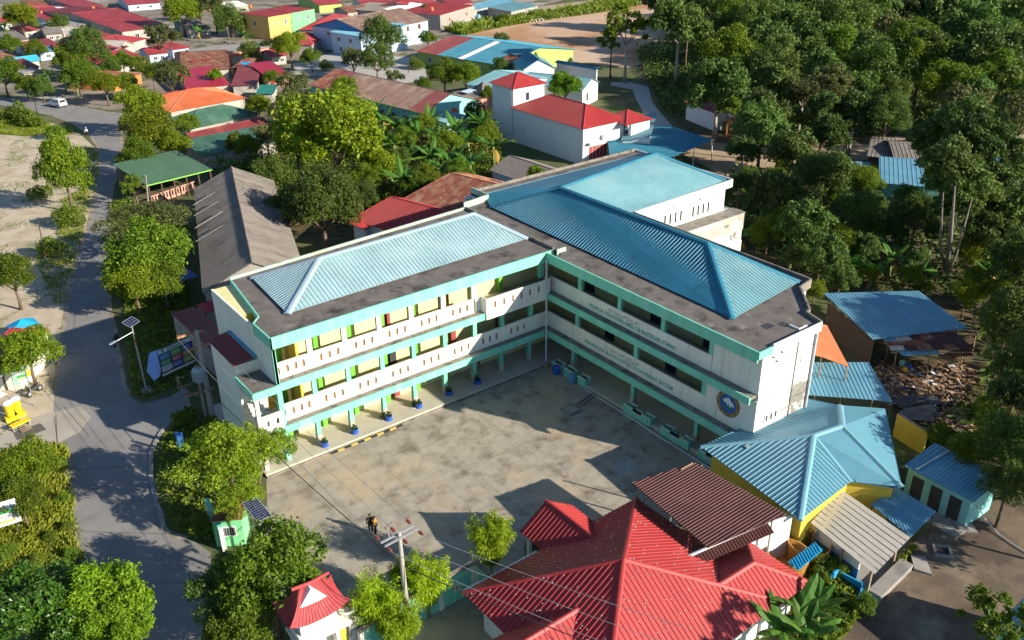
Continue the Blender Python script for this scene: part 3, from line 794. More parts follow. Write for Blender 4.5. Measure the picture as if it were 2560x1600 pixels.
upstand('roof_parapet', M_LEDGE, [(29.6,18.78),(4.62,18.52)], 0.14, 11.0, RZ+0.2)
upstand('roof_parapet', M_WHITE, [(13.42,2.6),(29.5,3.28),(29.62,18.75)], -0.14, 10.75, RZ+0.12)
upstand('roof_parapet', M_LEDGE, [(7.4,-24.02),(7.97,-22.12),(8.5,-22.12),(11.46,-19.02),(13.42,-18.67),(13.42,2.62)], -0.16, 10.9, RZ+0.18)
upstand('roof_parapet', M_WHITE, [(1.61,-24.02),(7.4,-24.02)], -0.14, 10.9, RZ+0.16)
upstand('roof_parapet', M_LEDGE, [(0.92,14.3),(0.92,0.16)], 0.14, RZ-0.1, RZ+0.28)
upstand('corner_fascia', M_PALEMINT, [(0.86,-0.55),(1.9,-0.55)], 0.14, 10.9, RZ+0.28)
part('roof_hatch', M_DARKIN, lambda q: (q.box(3.6, 4.5, -22.0, -21.3, RZ-0.098, RZ-0.09), q.box(4.9, 5.6, -22.6, -21.9, RZ-0.098, RZ-0.09)))
part('roof_hatch', M_WHITE, lambda q: (q.box(5.3, 5.4, -23.6, -22.7, RZ-0.1, RZ+0.05), q.box(5.4, 6.3, -23.6, -23.5, RZ-0.1, RZ+0.05)))
part('roof_hatch', M_MINT, lambda q: (q.box(5.2, 5.9, 13.7, 13.85, RZ-0.1, RZ+0.3)))
# roofs
ze = RZ + 0.16
lw = [Vector((-24.0,3.0,ze)), Vector((0.75,3.6,ze)), Vector((0.7,12.6,ze)), Vector((-23.4,11.5,ze)), Vector((-18.8,7.5,13.55)), Vector((-2.2,8.2,13.55))]
def roofpart(pts, m_=M_TEAL, sp=0.37, par=SC, **k):
    q = MB(); roof_face(q, pts, sp, **k); return q.build('roof', m_, par)
for ff in ((0,1,5,4),(1,2,5),(2,3,4,5),(3,0,4)): roofpart([lw[i] for i in ff], M_PALETEAL)
q = MB()
for a, b in ((4,5),(0,4),(3,4),(1,5),(2,5)): cap(q, lw[a], lw[b], 0.7, 0.07)
M_CAPPALE = mat('pale_ridge_cap', (0.36, 0.47, 0.52), 0.5, 0.08, 0.5, spec=0.4)
q.build('ridge_cap', M_CAPPALE, SC)
ze2 = RZ + 0.05
Nn, Ff = Vector((8.0,-11.9,14.2)), Vector((7.9,7.4,14.2))
ER = G(1550, 362, 14.2); ER.y = max(ER.y, 8.0)
w0, w1, s1, v1, e1, e2 = Vector((2.74,-19.35,ze2)), Vector((3.35,13.2,ze2)), Vector((12.5,-18.3,ze2)), Vector((13.2,2.4,ze2)), Vector((29.0,3.7,ze2)), Vector((29.2,17.0,ze2))
w2 = Vector((5.2,17.0,ze2))
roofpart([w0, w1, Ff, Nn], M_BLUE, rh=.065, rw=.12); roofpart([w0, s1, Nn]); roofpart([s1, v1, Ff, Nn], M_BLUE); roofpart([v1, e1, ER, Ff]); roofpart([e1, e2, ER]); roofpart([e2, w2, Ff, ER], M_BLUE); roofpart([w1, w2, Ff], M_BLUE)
q = MB()
for a, b in ((Nn,Ff),(w0,Nn),(s1,Nn),(Ff,ER),(w1,Ff),(e1,ER),(e2,ER),(v1,Ff)): cap(q, a, b, 0.6, 0.08)
q.build('ridge_cap', M_BLUE, SC)
# annex walls
part('annex_wall', M_WHITE, lambda q: q.prism([(13.21,3.6),(28.9,3.6),(28.9,18.4),(13.21,18.4)], 0.0, 11.18))
part('annex_wall', M_STAINED, lambda q: q.prism([(13.21,1.9),(30.4,1.9),(30.4,10.5),(28.91,10.5),(28.91,3.59),(13.21,3.59)], 0.0, 7.9))
part('annex_wall', M_STAINED, lambda q: q.prism([(23.6,1.0),(29.4,1.0),(29.4,1.89),(23.6,1.89)], 0.0, 5.1))
M_BAND = mat('grey_stained_render', (0.40, 0.375, 0.335), 0.9, 0.15, 0.5, col2=(0.54,0.53,0.50), mix_lo=.5, mix_hi=.6, col3=(.16,.15,.14), scale3=.5, lo3=.62, hi3=.66)
part('annex_band', M_BAND, lambda q: q.box(13.5, 30.45, 1.80, 1.899, 5.9, 7.95))
part('annex_ledge', M_LEDGE, lambda q: q.box(13.5, 30.5, 1.7, 3.58, 7.91, 7.99))
for gx in (14.9, 19.1, 23.5):
    for k in range(4):
        window(SC, Vector((gx+0.82*k, 3.595, 8.35)), Vector((1,0,0)), UP, Vector((0,-1,0)), 0.46, 1.35, M_WHITE, M_GLASS, sill=False, bars=0)
for k in range(4):
    window(SC, Vector((22.6+0.7*k, 1.893, 4.0)), Vector((1,0,0)), UP, Vector((0,-1,0)), 0.42, 1.2, M_WHITE, M_GLASS, sill=False, bars=0)
for k in range(3):
    window(SC, Vector((2.0+0.55*k, -23.885, 4.55)), Vector((1,0,0)), UP, Vector((0,-1,0)), 0.42, 0.75, M_WHITE, M_GLASS, sill=False, bars=0)
# stair block and porch at the outer end
part('stair_block', M_CREAM, lambda q: q.box(-28.6, -26.76, 3.5, 8.9, 0.0, 8.3))
part('stair_roof', M_MAROON, lambda q: roof_face(q, [(-28.75,3.4,8.35),(-27.1,3.4,8.55),(-27.1,9.1,8.55),(-28.75,9.1,8.35)], 0.3))
part('stair_roof', M_SKYBLUE, lambda q: roof_face(q, [(-27.09,3.4,8.6),(-26.77,3.4,8.62),(-26.77,9.1,8.62),(-27.09,9.1,8.6)], 0.3))
part('porch_slab', M_SLAB, lambda q: q.prism([(-28.7,0.0),(-26.82,0.0),(-26.82,3.19),(-28.7,3.19)], F3-0.3, F3-0.02))
part('fascia', M_MINT, lambda q: q.box(-28.72, -26.81, -0.14, -0.001, F3-0.62, F3))
part('fascia', M_MINT, lambda q: q.box(-28.85, -28.721, -0.14, 3.3, F3-0.62, F3))
part('porch_post', M_CREAM, lambda q: q.box(-28.7, -28.4, 0.05, 0.35, 0.3, F3-0.63))
part('parapet', M_CREAM, lambda q: arch_parapet(q, -28.38, -26.61, [-27.9,-27.1], 0.05, 0.2, F2-0.4, 5.12, F2+0.5, F2+1.05))
part('fascia', M_MINT, lambda q: q.box(-28.38, -26.81, 0.0, 0.045, F2-0.62, F2-0.001))
for k in range(8):
    part('stair_tread', M_CREAM, BX(-28.35, -26.9, 0.6+0.3*k, 0.95+0.3*k, 3.2+0.22*k, 3.42+0.22*k))
part('porch_wall', M_YELLOW, lambda q: q.box(-26.54, -24.32, 5.7, 5.89, 0.3, 11.17))
part('porch_wall', M_YELLOW, lambda q: q.box(-24.5, -24.305, 1.1, 3.29, F3, 11.17))
part('porch_wall', M_YELLOW, lambda q: q.box(-24.5, -24.305, 1.1, 3.29, F2, F3-0.31))
# pipes
M_PIPE = mat('white_pvc_pipe', (0.62, 0.62, 0.62), 0.45, 0.05, 2)
part('drainpipe', M_PIPE, lambda q: q.tube([(-0.12,-0.2,11.0),(-0.12,-0.2,0.02)], 0.09, 10))
part('drainpipe', M_PIPE, lambda q: q.tube([(7.15,-24.0,11.2),(7.15,-24.0,0.4)], 0.10, 8))
part('wall_pipe', M_LEDGE, lambda q: q.tube([(5.0,-23.93,10.8),(5.0,-23.93,2.3)], 0.035, 6))
part('wall_pipe', M_LEDGE, lambda q: q.tube([(5.0,-23.93,5.0),(3.6,-23.93,5.0)], 0.035, 6))
part('wall_pipe', M_LEDGE, lambda q: q.tube([(6.9,-23.93,5.6),(5.7,-23.93,5.6)], 0.035, 6))
for x, z in ((2.0,10.4),(2.5,9.9),(3.0,10.5)): part('wall_peg', M_DARKMET, lambda q: q.tube([(x,-23.85,z),(x,-24.05,z-0.02)], 0.06, 6))
for x in (15.8, 20.1, 24.4): part('spout', M_DARKMET, lambda q: q.tube([(x,3.62,10.45),(x,3.2,10.38)], 0.07, 6))
# emblem
M_EMBROWN = mat('emblem_brown', (0.20, 0.13, 0.055), 0.7, 0.35, 5)
M_EMBLUE = mat('emblem_blue', (0.02, 0.12, 0.42), 0.6, 0.1, 2)
M_EMGREEN = mat('emblem_green', (0.05, 0.20, 0.09), 0.7, 0.3, 6)
def disc_x(q, x, yc, zc, r, dx, n=40, r0=0.0):
    if r0:
        vs = [];
        for k in range(n):
            a = 2*math.pi*k/n
            for rr in (r0, r): vs += [(x, yc+rr*math.cos(a), zc+rr*math.sin(a)), (x-dx, yc+rr*math.cos(a), zc+rr*math.sin(a))]
        fs = []
        for k in range(n):
            i = 4*k; j = 4*((k+1) % n)
            fs += [(i+1, i+3, j+3, j+1)[::-1], (i+2, j+2, j+3, i+3)[::-1], (i, i+1, j+1, j)[::-1]]
        q.add(vs, fs)
    else:
        vs = [(x-dx, yc+r*math.cos(2*math.pi*k/n), zc+r*math.sin(2*math.pi*k/n)) for k in range(n)] + [(x, yc+r*math.cos(2*math.pi*k/n), zc+r*math.sin(2*math.pi*k/n)) for k in range(n)]
        q.add(vs, [tuple(range(n))[::-1]] + [(k, (k+1) % n, n+(k+1) % n, n+k) for k in range(n)])
em = part('emblem', M_EMBROWN, lambda q: disc_x(q, 0.82, -21.3, 5.5, 1.12, 0.05, r0=0.78))
part('emblem_field', M_EMBLUE, lambda q: disc_x(q, 0.82, -21.3, 5.5, 0.785, 0.035), em)
def flat_x(q, x, pts, dx=0.012):
    n = len(pts); q.add([(x-dx, a, b) for a, b in pts] + [(x, a, b) for a, b in pts], [tuple(range(n)), tuple(range(n, 2*n))[::-1]] + [(k, (k+1) % n, n+(k+1) % n, n+k) for k in range(n)])
for pts in (((0.48,0.28),(0.15,0.50),(0.0,0.05),(0.42,0.05)),((0.15,0.50),(-0.05,0.62),(-0.2,0.42),(-0.1,-0.02),(0.0,0.05)),((-0.2,0.42),(-0.55,0.2),(-0.62,-0.05),(-0.38,-0.02),(-0.1,-0.02)),((0.0,0.05),(0.02,-0.2),(0.15,0.0)),((-0.38,-0.02),(-0.25,-0.24),(-0.1,-0.02))):
    part('emblem_motif', M_WHITE, lambda q: flat_x(q, 0.776, [(-21.3+a_, 5.5+b_) for a_, b_ in pts], .014), em)
for pts in (((0.42,-0.3),(0.2,-0.14),(0.02,-0.30),(0.25,-0.56)),((0.02,-0.30),(-0.2,-0.28),(-0.25,-0.52),(0.0,-0.48)),((-0.2,-0.28),(-0.3,-0.14),(-0.45,-0.34),(-0.25,-0.52))):
    part('emblem_motif', M_EMGREEN, lambda q: flat_x(q, 0.776, [(-21.3+a_, 5.5+b_) for a_, b_ in pts], .014), em)
for k in range(40):          # lettering ring of the emblem, too small to read: short strokes
    a = 2*math.pi*k/40
    if k % 5 == 4: continue
    y, z = -21.3+0.95*math.cos(a), 5.5+0.95*math.sin(a)
    t = Vector((0, -math.sin(a), math.cos(a))); r_ = Vector((0, math.cos(a), math.sin(a)))
    q = MB(); q.obox(Vector((0.768, y, z))-r_*0.09-t*0.025, Vector((-0.008,0,0)), r_*0.18, t*0.05); q.build('emblem_stroke', M_AMBER, em)
# painted lettering
M_LETTER = mat('green_letter_paint', (0.15, 0.42, 0.30), 0.7, 0.1, 3)
M_GOLD = mat('gold_letter_paint', (0.24, 0.22, 0.12), 0.7, 0.1, 3)
def letters(txt, y0, y1, z, size, m_, x=0.80, name='lettering', offs=0.0):
    cu = bpy.data.curves.new(name, 'FONT'); cu.body = txt; cu.size = size; cu.extrude = 0.012; cu.align_x = 'CENTER'; cu.offset = offs
    o = bpy.data.objects.new(name, cu); COL.objects.link(o)
    bpy.context.view_layer.update()
    w = max(o.dimensions.x, 0.1)
    me = bpy.data.meshes.new_from_object(o)
    bpy.data.objects.remove(o)
    s = abs(y1-y0)/w
    me.transform(Matrix(((0,0,1,0),(-1,0,0,0),(0,1,0,0),(0,0,0,1))) @ Matrix.Diagonal((s,1,1,1)))
    # x right -> -y, y up -> z, z out -> ... faces the courtyard at -x
    me.transform(Matrix.Diagonal((-1,1,1,1)))
    me.transform(Matrix.Translation((x-0.004, (y0+y1)/2, z)))
    me.flip_normals()
    me.materials.clear(); me.materials.append(m_)
    o = bpy.data.objects.new(name, me); COL.objects.link(o); attach(o, SC); return o
letters('PONDOK PESANTREN AMIEL DA MAITROAB ATMAN', -5.1, -15.5, 7.78, 0.52, M_LETTER, offs=0.012)
letters('MADRASAH ALIYAH SWASTA DAARMAA BATAM', -4.7, -15.6, 3.98, 0.50, M_LETTER, offs=0.012)
letters('معهد المدرسة الدينية', -7.6, -11.2, 8.36, 0.42, M_GOLD)
letters('المدرسة العالية', -7.9, -11.6, 4.56, 0.42, M_GOLD)
# ------------------------------------------------------------------ houses round about
def Z(c, r, x, y): return (604.8*c + x/4.0, 378.0*r + y/4.0)     # reading from the sixteen enlarged views
VIL = 'village houses north of the school'
# --- top left village (view 0,0)
house('village_house', 'small faded red gabled house at the upper left edge behind a tree', Z(0,0,90,95), Z(0,0,360,118), Z(0,0,130,25), 3, 1.2, roof=M_PINKRED, wall=M_BLUEWALL, group=VIL, wins=[(0,.3,1,1,1.2),(0,.7,1,1,1.2)])
house('village_house', 'red roofed house with a grey concrete porch in the upper left', Z(0,0,440,200), Z(0,0,770,165), Z(0,0,410,105), 3.4, 1.0, style='shed', roof=M_PINKRED, wall=M_TURQ, group=VIL, wins=[(0,.3,1,1.2,1.3),(0,.7,1,1.2,1.3),(3,.5,1,1,1.2)])
house('porch_house', 'grey flat concrete porch on slim posts below a red roof', Z(0,0,440,265), Z(0,0,850,225), Z(0,0,435,212), 3.0, 0, style='flat', roof=M_CONC, wall=M_CONC, group=VIL, wins=[(0,.3,0,1.0,2.0,'d'),(0,.7,.9,1.2,1.2)])
house('village_house', 'red flat-pitched house with orange water tank on its ledge', Z(0,0,760,85), Z(0,0,1005,60), Z(0,0,730,-40), 3.6, 1.0, style='shed', roof=M_PINKRED, wall=M_VWALL, group=VIL, wins=[(0,.4,1,1.2,1.2)])
house('village_house', 'narrow red roofed house beside the cream alley wall', Z(0,0,970,182), Z(0,0,1060,170), Z(0,0,935,85), 3.6, .7, style='shed', roof=M_PINKRED, wall=M_VWALL, group=VIL, wins=[(0,.5,1,1.2,1.2)])
house('village_house', 'cream strip-roofed lean-to between two red roofs', Z(0,0,1068,178), Z(0,0,1130,165), Z(0,0,1025,62), 3.3, .7, style='shed', roof=M_CREAM, wall=M_VWALL, group=VIL)
house('village_house', 'largest red gabled house of the upper left village', Z(0,0,1145,300), Z(0,0,1605,240), Z(0,0,1085,20), 3.8, 2.2, roof=M_PINKRED, wall=M_VWALL, group=VIL, wins=[(3,.3,1,1.2,1.2),(0,.3,1,1.4,1.2),(0,.7,1,1.4,1.2)])
house('village_house', 'red hipped house with white gable behind the olive tree', Z(0,0,1160,425), Z(0,0,1400,360), Z(0,0,1075,335), 3.2, 1.6, style='hip', roof=M_PINKRED, wall=M_VWALL, group=VIL, wins=[(0,.3,1,1.2,1.2),(3,.5,1,1.2,1.2)])
house('village_house', 'dark maroon roofed house with a bright blue tarpaulin corner', Z(0,0,840,400), Z(0,0,1090,335), Z(0,0,655,350), 3.0, 1.4, roof=M_MAROON, wall=M_VWALL, group=VIL, ridge='AB')
house('village_house', 'maroon roofed house edged with pale blue sheets', Z(0,0,300,462), Z(0,0,565,425), Z(0,0,235,400), 3.0, 1.1, roof=M_MAROON, wall=M_BLUEWALL, group=VIL, wins=[(0,.3,1,1.2,1.2),(0,.7,1,1.2,1.2)])
house('village_house', 'pale blue patched lean-to in front of the maroon roofed house', Z(0,0,370,505), Z(0,0,635,465), Z(0,0,345,468), 2.7, .5, style='shed', roof=M_SKYBLUE, wall=M_BLUEWALL, group=VIL, wins=[(0,.3,.9,1.2,1.1),(0,.7,0,1,2,'d')])
house('village_house', 'bright turquoise gabled shack at the left edge of the village', Z(0,0,15,585), Z(0,0,75,610), Z(0,0,165,485), 2.8, 1.0, roof=mat('turquoise_roof_sheet', (0.05,0.42,0.55), .5, .1, .4), wall=M_VWALL, ridge='AD', group=VIL)
house('village_house', 'small maroon gabled house above the roadside banana plants', Z(0,0,180,668), Z(0,0,385,632), Z(0,0,110,575), 3.0, 1.3, roof=M_MAROON, wall=M_BLOCK, group=VIL, wins=[(0,.5,0,1.2,2,'d'),(3,.5,1,1,1)])
house('village_house', 'grey flat carport of bare blocks at the bend of the road', Z(0,0,215,690), Z(0,0,390,660), Z(0,0,190,655), 2.8, 0, style='flat', roof=M_CONC, wall=M_BLOCK, group=VIL, wins=[(0,.5,0,1.4,2.1,'d')])
house('village_house', 'red roofed house with small red porch gable near the green awning', Z(0,0,990,632), Z(0,0,1405,555), Z(0,0,1000,480), 3.0, 1.5, roof=M_PINKRED, wall=M_VWALL, group=VIL, wins=[(0,.3,1,1.2,1.2),(0,.6,1,1.2,1.2),(0,.85,0,1,2,'d')])
house('village_house', 'grey sheet gabled house between maroon and red roofs', Z(0,0,845,440), Z(0,0,1130,455), Z(0,0,850,395), 2.8, 1.3, roof=M_ASBLIGHT, wall=M_VWALL, group=VIL)
house('village_house', 'rust-streaked roofed house with orange front wall by the road', Z(0,0,1075,775), Z(0,0,1350,690), Z(0,0,960,650), 3.0, 1.2, style='hip', roof=M_RUST, wall=M_ORWALL, group=VIL, wins=[(0,.3,1,1.2,1.2),(0,.7,1,1.2,1.2)])
house('village_house', 'long maroon roofed house with rust streaks and rows of nails', Z(0,0,1690,682), Z(0,0,2172,650), Z(0,0,1640,548), 3.2, 1.3, style='shed', roof=M_RUST, wall=M_VWALL, group=VIL, wins=[(3,.5,1,1,1)])
house('village_house', 'vivid crimson roofed front house with a bright shrub before it', Z(0,0,1762,842), Z(0,0,2175,800), Z(0,0,1695,690), 2.8, .9, style='shed', roof=mat('crimson_roof_sheet', (0.42,0.025,0.055), .5, .08, .4), wall=M_VWALL, group=VIL, wins=[(0,.3,.9,1.2,1.1),(0,.7,.9,1.2,1.1)])
house('village_house', 'maroon lean-to right of the crimson roof', Z(0,0,2182,812), Z(0,0,2430,800), Z(0,0,2178,655), 2.8, .9, style='shed', roof=M_MAROON, wall=M_VWALL, group=VIL)
house('village_house', 'rusty corner shed roof beside the blue awning', Z(0,0,2185,640), Z(0,0,2310,640), Z(0,0,2165,525), 3.0, .6, style='shed', roof=M_RUST, wall=M_WOODDK, group=VIL)
house('village_house', 'grey flat concrete roof with a white water pipe lying on it', Z(0,0,1850,520), Z(0,0,2560,440), Z(0,0,1835,460), 3.4, 0, style='flat', roof=M_CONC, wall=M_PINK, group=VIL, wins=[(0,.2,1,1.2,1.2)])
house('village_house', 'red eave strip roof along the grey concrete slab', Z(0,0,2175,530), Z(0,0,2560,500), Z(0,0,2165,495), 3.1, .5, style='shed', roof=M_PINKRED, wall=M_VWALL, group=VIL)
house('hipped_house', 'orange hipped roof house beside the dark green roof', Z(0,0,1600,1058), Z(0,0,2335,925), Z(0,0,1515,912), 3.2, 2.0, style='hip', roof=M_ORANGE, wall=M_VWALL, group=VIL, sp=.5, wins=[(0,.2,1,1.4,1.2),(0,.5,1,1.4,1.2),(3,.5,1,1.2,1.2)])
house('hipped_house', 'dark mossy green hipped roof house below the orange roof', Z(0,0,1780,1225), Z(0,0,2460,1075), Z(0,0,1700,1105), 3.0, 1.9, style='hip', roof=M_DKGREEN, wall=M_VWALL, group=VIL, sp=.5, wins=[(0,.3,1,1.2,1.2),(3,.5,1,1.2,1.2)])
house('village_house', 'long narrow maroon roofed house below the dark green roof', Z(0,0,1830,1340), Z(0,0,2560,1180), Z(0,0,1810,1270), 3.2, 1.0, roof=M_MAROON, wall=M_VWALL, group=VIL, sp=.5, wins=[(3,.5,1,1,1)])
house('village_house', 'shaded grey-green roofed house with a bright cover at its corner', Z(0,0,1900,1475), Z(0,0,2640,1330), Z(0,0,1870,1350), 3.3, 1.0, style='shed', roof=M_DKGREEN, wall=M_BLOCK, group=VIL, sp=.5)
rt, fr = house('open_pavilion', 'green roofed open pavilion with lime eaves above the pink balustrade', (347,438), (502,400), (345,384), 3.2, 0.9, style='shed', roof=M_LTGREEN, wall=M_VWALL, cat='pavilion', sp=.4, walls=False)
o_, ex_, ey_, w_, d_ = fr
for k in range(6):
    p = o_ + ex_*(0.3+(w_-0.6)*k/5)
    for yy in (0.3, d_-0.3):
        q = MB(); q.box(-.09, .09, -.09, .09, 0, 3.15); b = q.build('post', M_WOODDK, None); b.location = p + ey_*yy; b.parent = rt; b.matrix_parent_inverse = Matrix.Translation(rt.location).inverted()
q = MB(); q.obox(o_+UP*3.08-ey_*.06, ex_*w_, ey_*.05, UP*.14); q.build('eave_trim', mat('lime_trim', (0.25,0.62,0.08), .6, .05, 1), rt)
q = MB(); q.obox(o_+ex_*.3+ey_*(d_-.5), ex_*(w_-.6), ey_*.15, UP*3.6); q.build('wall', M_BLOCK, rt)
# pink balustrade
a, b = G(352,487), G(462,448)
bal = thing('balustrade', 'pink balustrade of rounded openings in front of the green pavilion', 'balustrade', (a+b)/2)
d = (b-a); L_ = d.length; d.normalize(); nn = Vector((-d.y, d.x, 0))
q = MB(); q.obox(a, d*L_, nn*.18, UP*.35); q.obox(a+UP*1.15-nn*.03, d*L_, nn*.24, UP*.14); q.build('rail', M_PINK, bal)
k = 0
while k*0.5 < L_-.2:
    q = MB(); q.obox(a+d*(k*.5+.03)+UP*.35+nn*.02, d*.22, nn*.13, UP*.8); q.build('baluster', M_PINK, bal); k += 1
fill = [((0,55),(30,52),(0,45),M_PINKRED,'red roofed house at the left edge under the top trees'),((70,14),(115,10),(72,2),M_RUST,'rusty roofed house at the top left edge'),((130,10),(185,6),(130,-4),M_ASBESTOS,'grey roofed house at the top edge left of the tank'),((300,12),(380,6),(300,-6),M_PINKRED,'red roofed house behind the largest village roof'),((440,14),(500,10),(440,0),M_RUST,'rusty roofed house at the top edge by the slim tree'),((540,18),(590,14),(545,4),M_CREAM,'cream roofed house left of the amber house'),((105,82),(150,78),(100,70),M_ASBESTOS,'grey roofed shed left of the maroon roof'),((20,98),(70,92),(18,84),M_ASBESTOS,'grey tin roofed house at the left above the turquoise shack'),((240,142),(300,136),(240,128),M_RUST,'rusty lean-to left of the red porch gable house'),((465,160),(520,152),(462,146),M_MAROON,'maroon roofed shed behind the long rust-streaked roof'),((445,72),(500,66),(440,56),M_ASBESTOS,'grey roofed shed in the bananas beside the slab'),((700,60),(745,50),(690,46),M_PINKRED,'red roofed annex behind the red hipped house'),((820,30),(880,24),(815,18),M_RUST,'rusty roofed house at the top centre'),((960,22),(1000,16),(950,8),M_PINKRED,'red roofed shed left of the block house'),((5,140),(40,134),(0,126),M_RUST,'rusty roofed shack under the left edge tree'),((400,240),(440,232),(395,224),M_MAROON,'maroon lean-to left of the orange hipped roof'),((620,175),(650,170),(618,160),M_RUST,'rusty lean-to between crimson roof and red hut'),((200,165),(240,160),(196,152),M_ASBESTOS,'grey roofed shed among the roadside bananas'),((350,130),(400,124),(345,116),M_PINKRED,'red roofed shed under the olive round tree'),((1085,228),(1130,238),(1110,210),M_RUST,'rusty lean-to beside the red hipped school end'),((55,75),(95,70),(50,62),M_PINKRED,'red roofed house left of the concrete porch'),((60,120),(105,115),(58,106),M_RUST,'rusty roofed house above the small maroon gable'),((250,118),(305,110),(245,100),M_PINKRED,'red gabled house between the grey sheet gable and the dark tree'),((405,118),(450,112),(400,102),M_PINKRED,'red roofed house at the lane end right of the olive tree'),((440,140),(520,130),(436,122),M_RUST,'rusty roofed house behind the bananas of the concrete slab'),((560,70),(590,64),(556,56),M_MAROON,'maroon roofed shed at the amber house foot'),((745,95),(770,88),(738,80),M_MAROON,'maroon lean-to left of the blue lower wing'),((130,120),(170,116),(128,108),M_MAROON,'maroon roofed shed beside the dark round tree'),((330,72),(400,64),(326,56),M_RUST,'rusty eave roof below the largest red gable'),((200,55),(260,50),(196,42),M_RUST,'rusty roof in front of the narrow red house'),((640,135),(680,130),(636,122),M_PINKRED,'red roofed shed before the red hipped house'),((0,80),(30,76),(0,68),M_ASBESTOS,'grey roofed shack cut by the left edge'),((900,45),(950,38),(895,30),M_PINKRED,'red roofed house behind the white sheet roof'),((860,15),(930,10),(858,0),M_PINKRED,'red roofed house at the top behind the grey tin roof'),((1060,10),(1120,6),(1058,-4),M_PINKRED,'red roofed house at the top edge above the block house')]
for i, (A_, B_, D_, m_, lb) in enumerate(fill):
    house('village_house', lb, A_, B_, D_, 2.9, 1.1, style=('gable','shed','hip')[i % 3], roof=m_, wall=(M_VWALL, M_BLOCK, M_VWALL, M_BLUEWALL, M_PINK)[i % 5], group=VIL, wins=[(0,.3,1,1.1,1.1),(0,.7,1,1.1,1.1)])
# --- upper middle (view 1,0)
rt, fr = house('two_tone_house', 'flat red roofed two-storey house painted amber and bright green', Z(1,0,112,162), Z(1,0,325,125), Z(1,0,-10,112), 6.3, .35, style='shed', roof=M_PINKRED, wall=M_AMBER, ov=.12, group=VIL, wins=[(0,.3,4,.7,.7),(0,.75,3.5,.8,1.6),(3,.5,3.5,1.2,1.4)])
rt, fr = house('two_tone_house', 'bright green half of the two-storey house beside the amber half', Z(1,0,328,124), Z(1,0,552,82), Z(1,0,190,80), 6.3, .35, style='shed', roof=M_PINKRED, wall=M_GRWALL, ov=.12, group=VIL, wins=[(0,.25,4,.8,.8),(0,.7,3.5,.8,1.6)])
house('village_house', 'large red hipped house in front of the green house', Z(1,0,530,425), Z(1,0,705,320), Z(1,0,305,362), 3.2, 1.8, style='hip', ridge='AD', roof=M_PINKRED, wall=M_BLOCK, group=VIL, wins=[(0,.5,0,1.4,2,'d'),(0,.2,1,1.2,1.1)])
house('village_house', 'red hipped house tucked between the green house and the blue-walled house', Z(1,0,650,285), Z(1,0,900,150), Z(1,0,600,180), 3.4, 1.2, style='hip', roof=M_PINKRED, wall=M_VWALL, group=VIL)
house('two_storey_house', 'two-storey pale blue timber house under a brown streaked gable roof', Z(1,0,1040,310), Z(1,0,1640,190), Z(1,0,910,155), 5.6, 2.6, dr=True, roof=M_BROWNROOF, wall=M_BLUEWALL, group=VIL, sp=.5, gable=mat('bright_blue_board', (0.08,0.25,0.50), .7, .1, 1), wins=[(0,.85,3.8,1.2,1.3,'w',M_ORWALL),(0,.65,3.8,1.2,1.3,'w',M_ORWALL),(3,.3,3.6,1.2,1.3),(3,.7,3.6,1.2,1.3),(3,.5,.8,1.4,1.3)])
house('two_storey_house', 'pale blue lower wing with rust-patched roof left of the brown gable', Z(1,0,690,300), Z(1,0,985,345), Z(1,0,860,185), 5.4, .9, style='shed', roof=M_SKYBLUE, wall=M_BLUEWALL, group=VIL, sp=.5, wins=[(0,.25,3.2,1.3,1.2),(0,.65,3.2,1.3,1.2),(0,.3,.8,1.3,1.2),(0,.75,.8,1.3,1.2)])
rt, fr = house('block_house', 'grey block house with red roof and small red windows', Z(1,0,1738,145), Z(1,0,2068,48), Z(1,0,1540,72), 4.4, .5, style='shed', roof=M_PINKRED, wall=M_BLOCK, ov=.1, group=VIL, wins=[(0,.25,2.0,.8,1.0,'w',M_ORWALL),(0,.75,2.0,.8,1.0,'w',M_ORWALL)])
house('village_house', 'white sheet roofed house behind the brown gable roof', Z(1,0,1200,85), Z(1,0,1560,130), Z(1,0,1110,5), 4.0, .8, style='shed', roof=M_WHITE, wall=M_VWALL, group=VIL)
house('village_house', 'grey tin roofed house at the top between red roofs', Z(1,0,850,85), Z(1,0,1150,110), Z(1,0,930,30), 3.5, .8, style='shed', roof=M_ASBESTOS, wall=M_VWALL, group=VIL)
house('village_house', 'red roofed house with white gable at the top edge', Z(1,0,1540,75), Z(1,0,1700,15), Z(1,0,1300,0), 3.8, 1.4, roof=M_PINKRED, wall=M_VWALL, group=VIL)
house('village_house', 'red roofed house with lime posts at the top edge behind the green house', Z(1,0,590,50), Z(1,0,820,30), Z(1,0,480,-20), 3.5, 1.6, roof=M_PINKRED, wall=M_LIME, group=VIL)
house('long_building', 'long pale building with a row of windows at the top edge', Z(1,0,2060,95), Z(1,0,2430,10), Z(1,0,2040,50), 3.0, 1.0, style='gable', roof=M_SKYBLUE, wall=M_VWALL, group=VIL, wins=[(0,.12+.095*k,1,1,1) for k in range(9)])
house('long_building', 'white barrack-like building right of the alley at the top edge', Z(2,0,-5,110), Z(2,0,255,50), Z(2,0,-10,40), 3.0, .8, style='shed', roof=M_TEAL, wall=M_VWALL, group=VIL, wins=[(0,.15+.1*k,1,.9,1) for k in range(8)])
rt, fr = house('hut', 'small vivid red roofed hut with a pale block wall', Z(1,0,100,728), Z(1,0,330,700), Z(1,0,95,612), 3.4, .8, style='shed', roof=mat('crimson_roof_sheet', (0.42,0.025,0.055)), wall=M_PINK, group=VIL, wins=[(0,.2,0,.9,2,'d',M_REDPL)])
